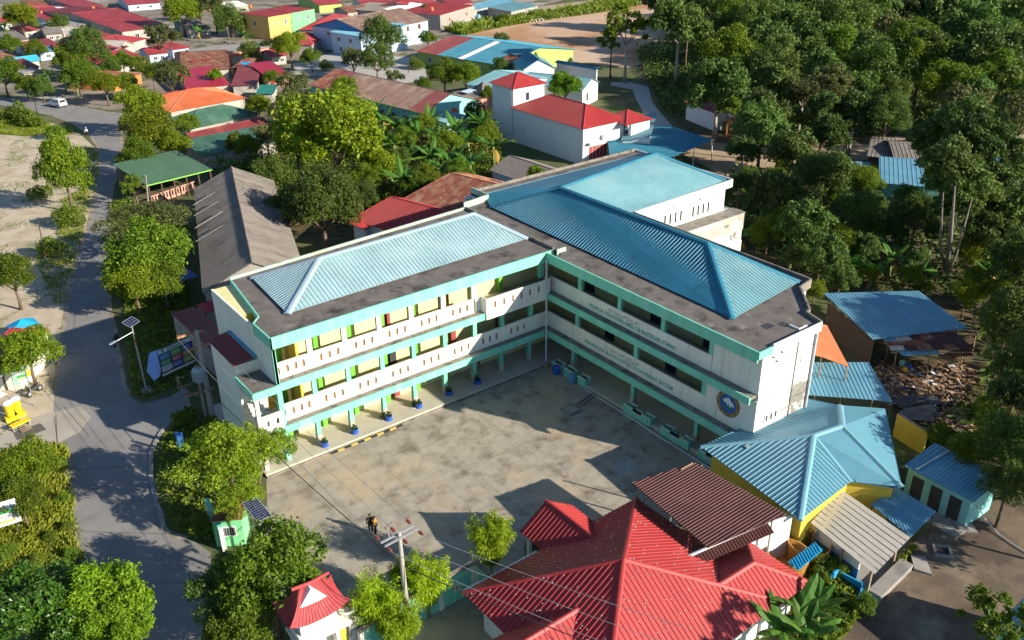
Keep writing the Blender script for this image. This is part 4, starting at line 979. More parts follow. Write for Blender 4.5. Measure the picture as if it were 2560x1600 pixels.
house('hut', 'teal tin roofed hut with white wall below the red hut', Z(1,0,-10,890), Z(1,0,165,885), Z(1,0,-40,825), 2.7, .5, style='shed', roof=mat('sea_green_sheet', (0.03,0.20,0.16), .5, .1, .5), wall=M_VWALL, group=VIL)
# long brown-roofed school behind the banana garden
rt, fr = house('long_school', 'long brown corrugated roof of a low green-walled school above the bananas', Z(1,0,495,805), Z(1,0,1575,1075), Z(1,0,655,622), 3.3, 2.4, dr=True, bands=[(0,.1,M_RUST),(.1,.2,M_MAROON),(.2,.88,M_BROWNROOF),(.88,1,M_MAROON)], style='gable', roof=M_BROWNROOF, wall=M_TURQ, cat='school', sp=.45, wins=[(0,.06+.1*k,1,1.4,1.2) for k in range(9)])
house('long_school', 'red hipped end of the long brown-roofed school with white gablet', Z(1,0,1640,1045), Z(1,0,2070,955), Z(1,0,1600,930), 3.0, 1.5, style='hip', roof=M_MAROON, wall=M_LIME, cat='school', wins=[(0,.3,.8,1.3,1.2)])
house('awning_building', 'low school building with maroon, blue and white roof bands and lime walls', Z(1,0,1505,485), Z(1,0,2335,622), Z(1,0,1735,312), 3.2, 2.2, dr=True, bands=[(0,.26,M_MAROON),(.26,.5,M_BLUE),(.5,.57,M_WHITE),(.57,1,M_BLUE)], style='gable', roof=M_BLUE, wall=M_LIME, cat='school', sp=.5, wins=[(0,.15+.12*k,1,1.2,1.2) for k in range(6)])
house('hut', 'teal roofed pump hut among bananas beside an orange water tank', Z(1,0,1600,1105), Z(1,0,1800,1165), Z(1,0,1690,1020), 2.8, .3, style='shed', roof=M_TEAL, wall=M_BLUEWALL)
house('long_building', 'teal gabled hall behind the white tower house', Z(1,0,1980,795), Z(2,0,-10,880), Z(1,0,2320,630), 3.6, 1.5, style='gable', ridge='AB', roof=M_TEAL, wall=M_WHITE, sp=.5)
house('long_building', 'teal hipped classroom with a white end wall beside the footpath', Z(2,0,675,850), Z(2,0,835,775), Z(2,0,290,700), 3.6, 1.5, style='gable', ridge='AD', roof=M_TEAL, wall=M_WHITE, sp=.5, wins=[(0,.3,.8,1.2,1.8),(1,.3,1,1.2,1.2)])
house('long_building', 'shaded blue gabled hall behind the red tower roof', Z(2,0,100,660), Z(2,0,420,640), Z(2,0,180,575), 4.2, 2.0, style='gable', ridge='AD', roof=M_BLUE, wall=M_WHITE, sp=.5)
house('long_building', 'low bright blue roof strip along the dirt field', Z(2,0,400,590), Z(2,0,800,660), Z(2,0,380,575), 3.0, .4, style='shed', roof=M_BLUE, wall=M_WHITE, sp=.5)
house('hut', 'green mural-walled end of the blue banded school', Z(2,0,5,600), Z(2,0,150,545), Z(2,0,-40,560), 3.6, 1.2, style='gable', ridge='AD', roof=M_RUST, wall=M_LTGREEN, sp=.5)
house('hut', 'weathered grey pyramid-roofed hut left of the white tower', Z(1,0,2130,900), Z(1,0,2280,880), Z(1,0,2120,840), 2.6, 2.0, style='hip', roof=M_ASBESTOS, wall=M_WOODDK)
house('hut', 'dark brown low roofed shed with a blue translucent sheet by the white tower', Z(1,0,1960,940), Z(1,0,2230,900), Z(1,0,1900,890), 2.6, .6, style='shed', roof=M_ASBESTOS, wall=M_WOODDK)

# --- white house with tower
WH = thing('tower_house', 'white two-storey house with red hipped roofs and a square tower', 'house', (50, 55, 0))
def wpart(name, m_, fn, par=None):
    q = MB(); fn(q); return q.build(name, m_, par or WH)
wpart('wall', M_WHITE, lambda q: q.box(45.5, 54.4, 46.1, 64.2, 0, 6.0))
tw = G(1180, 195, 9.3); 
wpart('tower_wall', M_WHITE, lambda q: q.box(45.5, 52.3, 64.21, 70.4, 0, 9.3))
def hip_on(x0, x1, y0, y1, z, rise, m_, along='y', ov=.4, par=None, sp=.4):
    x0 -= ov; x1 += ov; y0 -= ov; y1 += ov; e = min(x1-x0, y1-y0)/2
    if along == 'y': r0, r1 = Vector(((x0+x1)/2, y0+e, z+rise)), Vector(((x0+x1)/2, y1-e, z+rise))
    else: r0, r1 = Vector((x0+e, (y0+y1)/2, z+rise)), Vector((x1-e, (y0+y1)/2, z+rise))
    c = [Vector((x0,y0,z)), Vector((x1,y0,z)), Vector((x1,y1,z)), Vector((x0,y1,z))]
    F = [[c[0],c[1],r0],[c[1],c[2],r1,r0],[c[2],c[3],r1],[c[3],c[0],r0,r1]] if along == 'y' else [[c[0],c[1],r1,r0],[c[1],c[2],r1],[c[2],c[3],r0,r1],[c[3],c[0],r0]]
    if (r0-r1).length < .1: F = [[c[i], c[(i+1) % 4], r0] for i in range(4)]
    for f in F:
        q = MB(); roof_face(q, f, sp); q.build('roof', m_, par or WH)
    q = MB()
    for a, b in ((c[0],r0),(c[1],r0 if along == 'y' else r1),(c[2],r1),(c[3],r1 if along == 'y' else r0)): cap(q, a, b, .3)
    if (r0-r1).length > .1: cap(q, r0, r1, .3)
    q.build('ridge_cap', m_, par or WH)
hip_on(45.5, 54.4, 46.1, 64.2, 6.02, 2.4, M_RED)
hip_on(45.5, 52.3, 64.21, 70.4, 9.32, 1.9, M_RED)
wpart('porch_wall', M_WHITE, lambda q: (q.box(54.41, 58.6, 44.4, 45.0, 3.4, 5.7)))
hip_on(53.2, 58.6, 44.4, 49.5, 5.72, 1.5, M_RED)
for x, y in ((54.6,44.5),(58.3,44.5),(58.3,48.9)): wpart('porch_column', M_WHITE, lambda q: q.box(x-.25, x+.25, y-.05, y+.45, 0, 3.4 if y < 45 else 5.7))
wpart('balcony', M_WHITE, lambda q: q.box(54.41, 58.5, 45.01, 49.3, 2.9, 3.1))
bd = wpart('balcony_door', M_WHITE, lambda q: q.box(46.6, 50.8, 46.02, 46.095, .3, 3.0))
for k in range(5): wpart('door_panel', M_DOOR, lambda q: q.box(46.8+.78*k, 47.45+.78*k, 45.96, 46.018, .5, 2.8), bd)
wpart('door', M_DOOR, lambda q: q.box(52.3, 53.5, 45.99, 46.095, .2, 2.9))
wpart('canopy', M_WHITE, lambda q: q.box(46.3, 52.0, 45.2, 46.09, 3.4, 3.6))
wpart('air_conditioner', M_WHITE, lambda q: (q.box(49.3, 50.6, 45.4, 45.95, 3.62, 4.4)))
wpart('window', M_GLASS, lambda q: q.box(48.2, 48.9, 64.17, 64.208, 6.9, 8.2))
wpart('drainpipe', M_PIPE, lambda q: q.tube([(45.4,64.5,9.2),(45.4,64.5,0)], .08, 6))
# blue terrace roofs right of it
house('terrace_roof', 'pale teal terrace roof behind the white porch columns', (1467,332), (1537,335), (1467,274), 3.4, .9, style='shed', ridge='AD', roof=M_TEAL, wall=M_WHITE, cat='shelter', sp=.45, ov=.3)
AW = thing('blue_awning', 'wide vivid blue awning roof on posts right of the white tower house', 'shelter', G(1580,350))
P3 = [G(1432,305,3.2), G(1545,322,3.2), G(1586,300,3.4), G(1684,330,2.8), G(1588,370,2.6), G(1440,365,2.9)]
q = MB(); roof_face(q, [G(1432,308,3.0), G(1586,298,3.0), G(1684,330,3.0), G(1588,371,3.0), G(1440,366,3.0)], .45); q.build('roof', M_BLUE, AW)
for p in ((1684,330),(1640,350),(1592,368),(1500,366)):
    g = G(*p, 2.9); q = MB(); q.tube([(g.x,g.y,0),(g.x,g.y,2.95)], .08, 6); q.build('post', M_WHITE, AW)
# orange kiosk in the trees
house('kiosk', 'white-walled kiosk with orange porch under the trees', Z(2,0,1625,960), Z(2,0,1925,1075), Z(2,0,1830,900), 3.3, .8, style='gable', roof=M_MAROON, wall=M_WHITE, cat='kiosk')
PO = thing('kiosk_porch', 'orange beamed porch on orange posts before the white kiosk', 'porch', G(*Z(2,0,2040,1360)))
c = G(*Z(2,0,2010,1300)); ex = Vector((.62,-.78,0)); ey = Vector((.78,.62,0))
q = MB(); q.obox(c+UP*2.6, ex*3.2, ey*2.4, UP*.65); q.build('beam', M_ORWALL, PO)
q = MB(); q.obox(c+UP*3.26-ex*.2-ey*.2, ex*3.6, ey*2.8, UP*.12); q.build('roof_slab', M_CONC, PO)
for k in (0, 1):
    for j in (0, 1):
        q = MB(); q.obox(c+ex*(.1+2.7*k)+ey*(.1+1.9*j), ex*.3, ey*.3, UP*2.59); q.build('post', M_ORWALL, PO)
# --- houses under the forest edge
house('shaded_house', 'dark grey sheet roofed shed at the end of the forest track', Z(3,0,930,1475), Z(3,0,1190,1500), Z(3,0,1000,1335), 3.0, .8, style='shed', roof=M_ASBESTOS, wall=M_WOODDK)
house('shaded_house', 'larger grey sheet roofed house right of the forest track', Z(3,0,1195,1520), Z(3,0,1640,1540), Z(3,0,1245,1320), 3.2, 1.2, style='gable', roof=M_ASBESTOS, wall=M_BLOCK)
rt, fr = house('blue_house', 'blue sheet roofed house with a rusty hatch standing in the trees', Z(3,1,1050,215), Z(3,1,1660,268), Z(3,1,1040,20), 3.2, .9, style='shed', roof=M_SKYBLUE, wall=M_TURQ, wins=[(0,.3,.9,1.2,1.2),(0,.7,.9,1.2,1.2)])
house('blue_house', 'pale teal lean-to roof left of the blue house in the trees', Z(3,1,640,95), Z(3,1,1000,110), Z(3,1,670,25), 2.8, .3, style='shed', roof=M_TEAL, wall=M_TURQ)
house('blue_house', 'blue roofed shed at the right edge behind the great tree', Z(3,0,2170,1640), Z(3,0,2430,1660), Z(3,0,2180,1530), 3, .8, style='shed', roof=M_SKYBLUE, wall=M_WHITE)
house('blue_house', 'deep blue roof glimpsed at the right edge of the forest', Z(3,0,2300,830), Z(3,0,2450,830), Z(3,0,2310,760), 3, .8, style='gable', roof=mat('deep_blue_sheet', (0.03,0.10,0.35), .5, .1, .5), wall=M_WHITE)
# --- between the sunlit wing and the bananas
rt, fr = house('warehouse', 'large grey asbestos-roofed warehouse beside the sunlit school wing', (478,692), (458,447), (700,580), 4.2, 2.6, style='gable', ridge='AB', roof=M_ASBESTOS, wall=M_BLOCK, cat='warehouse', sp=.55, ov=.3, wins=[(0,.3,1.2,1.5,1.2),(0,.6,1.2,1.5,1.2)])
o_, ex_, ey_, w_, d_ = fr
for t_, l_ in ((.42,.62),(.55,.66),(.68,.6),(.8,.55)):
    a_ = o_+ex_*w_*t_+UP*4.26; q = MB(); q.obox(a_-ey_*.25, ey_*d_*.5*l_+UP*2.6*l_, ex_*.16, UP*.05); q.build('roof_batten', M_ASBLIGHT, rt)
q = MB(); q.tube([o_+ex_*w_*.05+ey_*(d_*.5)+UP*6.85, o_+ex_*w_*.98+ey_*(d_*.5)+UP*6.85], .10, 6); q.build('ridge_pipe', M_BROWNROOF, rt)
house('red_house', 'bright red ribbed hip roof behind the sunlit school wing', Z(1,1,1150,640), Z(1,1,1700,800), Z(1,1,1275,345), 3.4, 2.2, style='hip', dr=True, pitch_end=2.6, roof=M_RED, wall=M_WHITE, sp=.4)
house('red_house', 'small red ribbed lean-to under the round dark tree', Z(1,1,1040,660), Z(1,1,1130,560), Z(1,1,945,590), 3.2, .8, style='shed', ridge='AB', roof=M_RED, wall=M_WHITE, sp=.4)
house('rusty_house', 'rusty dark red roofed house between the bananas and the school roof', Z(1,1,1570,425), Z(1,1,2330,640), Z(1,1,1840,120), 3.4, 2.4, style='hip', dr=True, pitch_end=2.5, roof=M_RUST, wall=M_BLUEWALL, sp=.4)
house('tiled_house', 'grey tile roofed house with lime gable below the white tower house', (1155,402), (1285,448), (1190,362), 3.0, 1.5, style='gable', dr=True, roof=M_TILEGREY, wall=M_BLUEWALL, gable=mat('lime_yellow_board', (0.60,0.62,0.10), .7, .1, 1), sp=.25)
house('blue_house', 'blue lean-to roof under the grey tiled gable', (1190,440), (1240,458), (1165,412), 2.4, .3, style='shed', roof=M_BLUE, wall=M_BLUEWALL)
# reddish stalls in the shade at the foot of the stair block
house('shaded_shed', 'dull red patched tin roof in the shade beside the stair block', (512,838), (570,818), (480,725), 3.0, .4, style='shed', roof=M_MAROON, wall=M_BLOCK, ov=.2)
house('shaded_shed', 'pink and maroon patched low roof behind the stair block', (485,740), (585,705), (478,722), 2.8, .3, style='shed', roof=M_PINKRED, wall=M_BLOCK, ov=.2)
house('shaded_shed', 'blue and rusty tin canopy squeezed against the stair block', (600,770), (620,760), (570,735), 7.0, .3, style='shed', roof=M_SKYBLUE, wall=M_BLOCK, ov=.2, sp=.3)
# ------------------------------------------------------------------ red-roofed prayer hall
MO = thing('prayer_hall', 'large red ribbed hip roof with side gables in the lower middle, below the courtyard', 'hall', (-18, -29.4, 0))
V3 = lambda x, y, z: Vector((x, y, z))
pk = V3(-18.9,-30.1,7.0); ne = V3(-10.6,-23.0,3.0); nw = V3(-25.5,-23.0,3.0); sw = V3(-25.5,-35.7,3.0); se = V3(-10.6,-35.7,3.0)
def rp(par, m_, pts, sp=.33, **k):
    q = MB(); roof_face(q, pts, sp, **k); return q.build('roof', m_, par)
wv = V3(-14.1,-33.35,4.66); r1 = V3(-10.9,-33.4,4.66); r3 = V3(-8.0,-35.68,3.0); r2 = V3(-8.0,-30.6,3.0)
for f in ([ne,nw,pk],[nw,sw,pk],[se,ne,pk],[sw,se,pk]): rp(MO, M_RED, f)
def lift(p, e=.015): return p + UP*e
for f in ([lift(V3(-13.6,-35.72,3.0)),lift(r3),lift(r1),lift(wv)],[lift(r3),lift(r2),lift(r1)],[lift(r2),lift(V3(-11.2,-30.6,3.05)),lift(wv),lift(r1)]): rp(MO, M_RED, f)
q = MB()
for a, b in ((ne,pk),(nw,pk),(sw,pk),(se,pk),(wv,r1),(r3,r1),(r2,r1)): cap(q, a, b, .36, .09)
q.build('ridge_cap', M_RED, MO)
# screw heads along the red sheets: pale dots, one mesh of tiny washers
rnd = random.Random(5); q = MB()
for (a, b, c) in ((ne,se,pk),(nw,sw,pk),(sw,se,pk),(ne,nw,pk)):
    for i in range(70):
        u, v = rnd.random(), rnd.random()
        if u+v > 1: u, v = 1-u, 1-v
        p = a + (b-a)*u + (c-a)*v; nn = (b-a).cross(c-a).normalized()
        if nn.z < 0: nn = -nn
        q.obox(p+nn*.03-Vector((.03,.03,0)), Vector((.06,0,0)), Vector((0,.06,0)), nn*.02)
tag(q.build('roof_screws', M_PIPE, MO), kind='stuff')
def hall_walls(par, m_, x0, x1, y0, y1, h):
    for k, (a, b, c, d) in enumerate(((x0,x1,y0,y0+.15),(x0,x1,y1-.15,y1),(x0,x0+.15,y0+.151,y1-.151),(x1-.15,x1,y0+.151,y1-.151))):
        q = MB(); q.box(a, b, c, d, 0, h); q.build('wall', m_, par)
hall_walls(MO, M_WHITE, -24.6, -11.6, -34.8, -23.9, 2.95)
hall_walls(MO, M_WHITE, -11.59, -8.7, -35.0, -31.2, 2.93)
# north porch gable and west porch gable
def gable_porch(par, m_, ridge_out, ridge_in, half, drop, base_z=0.0, wallm=M_WHITE, depth_wall=True):
    d = (ridge_in-ridge_out); d.z = 0; d.normalize(); s = Vector((-d.y, d.x, 0))*half; dn = Vector((0,0,-drop))
    a, b = ridge_out, ridge_in
    rp(par, m_, [a+s+dn, b+s+dn, b, a]); rp(par, m_, [a-s+dn, b-s+dn, b, a])
    q = MB(); cap(q, a, b, .34, .08); q.build('ridge_cap', m_, par)
    if depth_wall:
        q = MB(); t = .12
        o = a + d*.45 + dn*.95
        p = [o+s*.85, o-s*.85, o+UP*drop*.80]
        q.add([x for x in p] + [x+d*t for x in p], [(0,1,2),(5,4,3),(0,3,4,1),(1,4,5,2),(2,5,3,0)])
        q.build('gable_wall', wallm, par)
        for k in (-.8, .8):
            q = MB(); c = a + d*.5 + s*k; q.box(c.x-.13, c.x+.13, c.y-.13, c.y+.13, 0, a.z-drop+.1); q.build('post', wallm, par)
a = G(*Z(2,3,430,262), 4.1); ro = V3(-16.6, a.y if a.y > -21.5 else -20.4, 4.2)
gable_porch(MO, M_RED, V3(-16.9,-20.6,4.4), V3(-16.9,-25.6,4.4), 2.3, 1.5)
gable_porch(MO, M_RED, V3(-28.8,-29.9,5.0), V3(-22.1,-29.9,5.0), 2.7, 2.0)
q = MB(); q.tube([V3(-25.5,-22.93,2.95), V3(-19.6,-22.93,2.95)], .09, 6); q.build('gutter', M_STEEL, MO)

# brown tin canopy over the passage
BR = thing('tin_canopy', 'dark brown corrugated tin canopy between the prayer hall and the blue hip roof', 'shelter', (-7, -27, 0))
c1, c2, c3, c4 = G(1492,1141,4.6), G(1640,1091,4.9), G(1858,1215,4.9), G(1672,1294,4.6)
M_BRTIN = mat('brown_tin', (0.085, 0.030, 0.026), .6, .2, .6, col2=(0.11,0.042,0.034), mix_lo=.5, mix_hi=.7)
rp(BR, M_BRTIN, [c1, c2, c3, c4], .24)
g1, g2 = G(1612,1320,4.2), G(1812,1232,4.45)
g3, g4 = G(1634,1337,4.1), G(1830,1252,4.3)
q = MB(); q.tube([g1, g2], .11, 8); q.build('gutter', M_STEEL, BR)
rp(BR, M_BRTIN, [g1-UP*.12, g2-UP*.12, g4-UP*.2, g3-UP*.2], .24)
for t in (.12, .5, .88):
    p = c4+(c3-c4)*t
    for pp in (p+(c1-c4)*.05, p+(c1-c4)*.93):
        q = MB(); q.tube([V3(pp.x,pp.y,0), V3(pp.x,pp.y,4.6)], .07, 6); q.build('post', M_STEEL, BR)
q = MB(); a, b = G(1770,1240,3.9), G(1870,1210,3.9); dd = (b-a).normalized(); q.obox(V3(a.x,a.y,0), V3(b.x-a.x,b.y-a.y,0), V3(-dd.y,dd.x,0)*-.15, UP*3.7); q.build('wall', M_WHITE, BR)
# crossing loose timbers and vent lying on the canopy
q = MB(); a, b = c1+(c2-c1)*.72+(c4-c1)*.05, c1+(c2-c1)*.95+(c4-c1)*.02; q.tube([a+UP*.08, b+UP*.08], .045, 5)
o = q.build('loose_batten', M_WOOD); tag(o, 'pale timber batten lying on the brown tin canopy', 'batten')

# ------------------------------------------------------------------ blue hip-roofed building with yellow walls
BH = thing('blue_hip_building', 'yellow-walled building under a blue many-faced hip roof right of the courtyard', 'building', (4, -27, 0))
NW = G(1655,1055,3.9); SW = G(1890,1229,3.9); NT = G(2010,1138,3.9); LR = G(2132,1150,3.9); UR = G(2092,965,3.9); UL = G(1905,940,3.9)
TP = G(1985,957,4.5); CE = G(1922,1028,5.6); CE2 = G(1990,1005,5.6)
M_BHIP = mat('bright_blue_roof_sheet', (0.115, 0.285, 0.365), .5, .08, .3, spec=.35, col2=(0.095,0.25,0.34), mix_lo=.5, mix_hi=.7)
for f in ([NW,SW,CE],[SW,NT,CE],[NT,LR,CE2,CE],[LR,UR,TP,CE2],[NW,CE,CE2,TP,UL]):
    rp(BH, M_BHIP, f, .36)
q = MB()
for a, b in ((SW,CE),(NW,CE),(CE,CE2),(CE2,TP),(CE2,LR),(NT,CE)): cap(q, a, b, .5, .09)
q.build('ridge_cap', mat('pale_blue_cap', (0.17,0.36,0.43), .5, .06, .4), BH)
cc = (NW+SW+NT+LR+UR+UL)/6; ring = [cc+(p-cc)*.9 for p in (NW,SW,NT,LR,UR,UL)]
for a, b in zip(ring, ring[1:]+ring[:1]):
    d = (b-a); d.z = 0; e = d.normalized(); q = MB(); q.obox(V3(a.x,a.y,0), d, V3(-e.y,e.x,0)*.15, UP*3.85); q.build('wall', M_YELLOW, BH)
q = MB(); a, b = G(1783,1045,4.4), G(1853,1012,4.4); q.tube([a, b], .07, 6); q.build('white_pipe', M_PIPE, BH)
q = MB(); p = G(1765,1058,4.4); q.box(p.x-.2, p.x+.2, p.y-.15, p.y+.15, 4.1, 4.6); q.build('roof_vent', M_STEEL, BH)
# lean-to of pale sheets
LT = thing('lean_to', 'pale grey fibre-cement lean-to roof with dark seams in the lower right', 'shelter', G(2040,1300))
p0, p1, p2, p3 = G(1988,1157,3.0), G(2152,1268,2.6), G(2066,1356,2.2), G(1915,1236,2.6)
n_ = 9
for k in range(n_):
    for j in range(3):
        f = lambda s, t: p3 + (p2-p3)*s + (p0-p3)*t + (p1-p2-p0+p3)*(s*t)
        a0, a1, b0, b1 = j/3-.012, (j+1)/3+.012, k/n_, (k+1)/n_-.018
        a0 = max(a0, 0); a1 = min(a1, 1)
        dz = UP*(.028*(2-j) + (k % 2)*.006)
        q = MB(); roof_face(q, [f(a0,b0)+dz, f(a1,b0)+dz, f(a1,b1)+dz, f(a0,b1)+dz], ribs=False, th=.018); q.build('sheet', M_ASBLIGHT, LT)
for s, t in ((.06,.05),(.94,.05),(.94,.95),(.5,.05)):
    p = p3 + (p2-p3)*s + (p0-p3)*t; q = MB(); q.box(p.x-.08, p.x+.08, p.y-.08, p.y+.08, 0, 2.1); q.build('post', M_WOOD, LT)
a, b = p3+(p2-p3)*.0, p3+(p2-p3)*.72; d = (b-a); d.z = 0; e = d.normalized(); nn = V3(-e.y,e.x,0)
q = MB(); q.obox(V3(a.x,a.y,1.15)+nn*.5, d, nn*.12, UP*.95); q.build('wall', M_WHITE, LT)
q = MB(); q.obox(V3(a.x,a.y,0)+nn*.5, d, nn*.12, UP*1.149); q.build('wall', mat('blue_dado', (0.05,0.17,0.32), .8, .15, 1), LT)
tag(sheet('terrace', [(1905,1240),(2150,1275),(2080,1395),(2020,1400),(1905,1330)], .02, M_CONC), kind='structure')
a, b = G(2048,1405), G(2125,1330)
KB = thing('retaining_kerb', 'long raised concrete kerb at the edge of the lean-to terrace', 'kerb', (a+b)/2)
d = b-a; e = d.normalized(); q = MB(); q.obox(a, d, V3(-e.y,e.x,0)*-.9, UP*.45); q.build('kerb', M_CONC, KB)
# faded blue sheet roof beside the lean-to
FB = thing('faded_canopy', 'small faded blue sheet canopy beside the toilet block', 'shelter', G(2130,1215))
f4 = [G(2118,1152,2.7), G(2211,1208,2.5), G(2152,1268,2.3), G(2056,1191,2.55)]
rp(FB, M_SKYBLUE, f4, .2)
for p in f4:
    cq = (f4[0]+f4[1]+f4[2]+f4[3])/4; p2_ = p + (cq-p)*.06; q = MB(); q.tube([V3(p2_.x,p2_.y,0), V3(p2_.x,p2_.y,p.z-.05)], .05, 6); q.build('post', M_WOODDK, FB)
# toilet block
rt, fr = house('toilet_block', 'turquoise toilet block with three dark doorways under a blue roof', (2135,1100), (2300,1186), (2182,1043), 2.7, .35, style='shed', roof=M_SKYBLUE, wall=M_TURQ, cat='toilet block', ov=.35, sp=.3)
o_, ex_, ey_, w_, d_ = fr
for k in range(3):
    q = MB(); x = w_*(.22+.27*k); q.obox(o_+ex_*(x-.45)+ey_*.25, ex_*.9, ey_*.028, UP*2.15); q.build('doorway', M_DARKIN, rt)
q = MB(); q.tube([o_+ex_*.9+ey_*.1+UP*2.82, o_+ex_*1.3+ey_*(d_-.1)+UP*3.15], .06, 6); q.build('white_pipe', M_PIPE, rt)
q = MB(); q.obox(o_-ey_*1.2, ex_*w_, ey_*1.5, UP*.15); q.build('step', M_CONC, rt)
a, b = G(2108,1030), G(2178,1075)
YW = thing('yellow_wall', 'mustard yellow garden wall between the blue roof and the toilet block', 'wall', (a+b)/2)
d = b-a; e = d.normalized(); q = MB(); q.obox(a, d, V3(-e.y,e.x,0)*.15, UP*2.2); q.build('wall', M_YELLOW, YW)
q = MB(); q.obox(a+UP*2.201-V3(-e.y,e.x,0)*.03, d, V3(-e.y,e.x,0)*.21, UP*.06); q.build('coping', M_LEDGE, YW)
for i, (u, v, r_, lb) in enumerate(((2258,1222,.8,'flat'),(2245,1240,.6,'flat'))):
    pass
for (u, v, sx, sy, rz, lb) in ((2262,1228,1.0,.8,.5,'broken concrete slab tilted beside the toilet step'),(2276,1243,.9,.7,1.1,'broken concrete slab lying farther from the toilet step'),(2173,1338,.9,.6,.9,'pale stone slab lying on the dirt yard')):
    q = MB(); q.prism([(-sx,-sy*.7),(sx*.8,-sy),(sx,sy*.6),(-sx*.5,sy)], 0, .22); o = q.build('concrete_slab', M_CONC); o.location = G(u, v, 0.02); o.rotation_euler = (.08,-.06,rz); tag(o, lb, 'slab')
g = G(2226,1304)
q = MB()
for (x0,x1,y0,y1) in ((-.6,.6,-.6,-.42),(-.6,.6,.42,.6),(-.6,-.42,-.419,.419),(.42,.6,-.419,.419)): q.box(x0,x1,y0,y1,0,.18)
rt = thing('inspection_pit', 'square concrete-rimmed inspection pit in the dirt yard', 'pit', g, .7)
q.build('rim', M_CONC, rt, world_built=False); q = MB(); q.box(-.42,.42,-.42,.42,.01,.03); q.build('cover', M_DARKIN, rt, world_built=False)
q = MB(); pts = [G(u,v,z) for u,v,z in ((2308,1193,1.6),(2330,1230,.5),(2360,1262,.12),(2400,1290,.1),(2450,1320,.1))]; q.tube(pts, .045, 6)
tag(q.build('hose', M_PIPE), 'white hose sagging from the toilet block across the dirt yard', 'hose')

# ------------------------------------------------------------------ sheds and scrap to the right of the end wall
OS = thing('open_shed', 'large blue-roofed open shed at the forest edge', 'shed', G(2120,790))
f4 = [G(1946,694,4.0), G(2170,687,4.0), G(2286,776,3.3), G(2062,801,3.3)]
rp(OS, M_SKYBLUE, f4, .3)
cq = sum(f4, V3(0,0,0))/4
for s in (.06,.5,.94):
    for t in (.08,.92):
        p = f4[0]*(1-s)*(1-t)+f4[1]*s*(1-t)+f4[2]*s*t+f4[3]*(1-s)*t
        q = MB(); q.tube([V3(p.x,p.y,0), V3(p.x,p.y,p.z-.05)], .09, 6); q.build('post', M_WOOD, OS)
a, b = f4[0]+(cq-f4[0])*.08, f4[3]+(cq-f4[3])*.08
d = b-a; d.z = 0; npl = 16
for k in range(npl):
    q = MB(); e = d.normalized(); q.obox(V3(a.x,a.y,0)+d*(k/npl)+e*.01, d*(1/npl)*.93, V3(-e.y,e.x,0)*.04, UP*(3.0+.12*((k*7) % 3))); q.build('plank', M_WOODDK, OS)
PS = thing('patched_shed', 'open shed roofed with a patchwork of rusty and pale tin sheets', 'shed', G(2190,850))
f4 = [G(2079,788,3.3), G(2240,773,3.3), G(2302,826,2.7), G(2108,828,2.7)]
pm = [M_PALEMINT, M_RUST, M_SKYBLUE, M_BRTIN, M_ASBLIGHT, M_RUST]
rnd = random.Random(9)
for i in range(6):
    for j in range(4):
        f = lambda s, t: f4[0]*(1-s)*(1-t)+f4[1]*s*(1-t)+f4[2]*s*t+f4[3]*(1-s)*t
        mi = (M_BRTIN if rnd.random() < .75 else M_RUST) if i >= 3 else pm[rnd.randrange(6)]
        dz = UP*(.012*((i+j) % 3) + .03*rnd.random())
        q = MB(); roof_face(q, [f(i/6-.01,j/4-.02)+dz, f((i+1)/6+.01,j/4-.02)+dz, f((i+1)/6+.015,(j+1)/4)+dz, f(i/6-.01,(j+1)/4)+dz], .22, rh=.03, th=.015); q.build('sheet', mi, PS)
q = MB(); dz = UP*-.25
roof_face(q, [G(2120,829,2.6), G(2215,826,2.6), G(2222,836,2.5), G(2135,840,2.5)], .22); q.build('sheet', M_SKYBLUE, PS)
q = MB(); roof_face(q, [G(2222,840,2.2), G(2280,812,2.4), G(2300,838,2.1), G(2240,846,2.0)], .22); q.build('sheet', M_RUST, PS)
for (u, v, h) in ((2110,880,2.7),(2187,890,2.6),(2270,860,2.6),(2092,850,3.0),(2296,838,2.6)):
    g = G(u, v); q = MB(); q.tube([g, g+V3(.15,.2,h)], .06, 6); q.build('post', M_WOOD, PS)
q = MB(); a, b = G(2105,832,2.55), G(2300,832,2.55); q.tube([a,b], .05, 6); q.build('beam', M_WOOD, PS)
BS = thing('blue_lean_to', 'blue sheet lean-to roof against the white end wall', 'shelter', G(1990,905))
f5 = [G(*Z(3,2,400,400), 3.6), G(*Z(3,2,740,370), 3.6), G(*Z(3,2,950,400), 3.5), G(*Z(3,2,1180,780), 2.7), G(*Z(3,2,1000,752), 2.75), G(*Z(3,2,340,705), 2.9)]
pl = [G(*Z(3,2,400,400), 3.6), G(*Z(3,2,950,400), 3.6), G(*Z(3,2,340,705), 2.9)]
nn = (pl[1]-pl[0]).cross(pl[2]-pl[0])
f5 = [on_plane(*Z(3,2,x,y), pl[0], nn) for x, y in ((400,400),(950,398),(1180,780),(1000,752),(340,705))]
rp(BS, M_SKYBLUE, f5, .35)
for p in (f5[1], f5[2], f5[3]):
    cq = sum(f5, V3(0,0,0))/5; p2_ = p+(cq-p)*.05; q = MB(); q.tube([V3(p2_.x,p2_.y,0), V3(p2_.x,p2_.y,p2_.z-.05)], .07, 6); q.build('post', M_WOOD, BS)
q = MB(); a, b = f5[2]+(f5[4]-f5[2])*.1, f5[3]; d = b-a; d.z = 0
q.obox(V3(f5[3].x,f5[3].y,0), V3((f5[2]-f5[3]).x,(f5[2]-f5[3]).y,0)*.9, V3(.1,.1,0), UP*2.4); q.build('wall', M_WOODDK, BS)
OR = thing('orange_lean_to', 'bright orange sheet roof leaning behind the white end wall', 'shelter', G(1960,830))
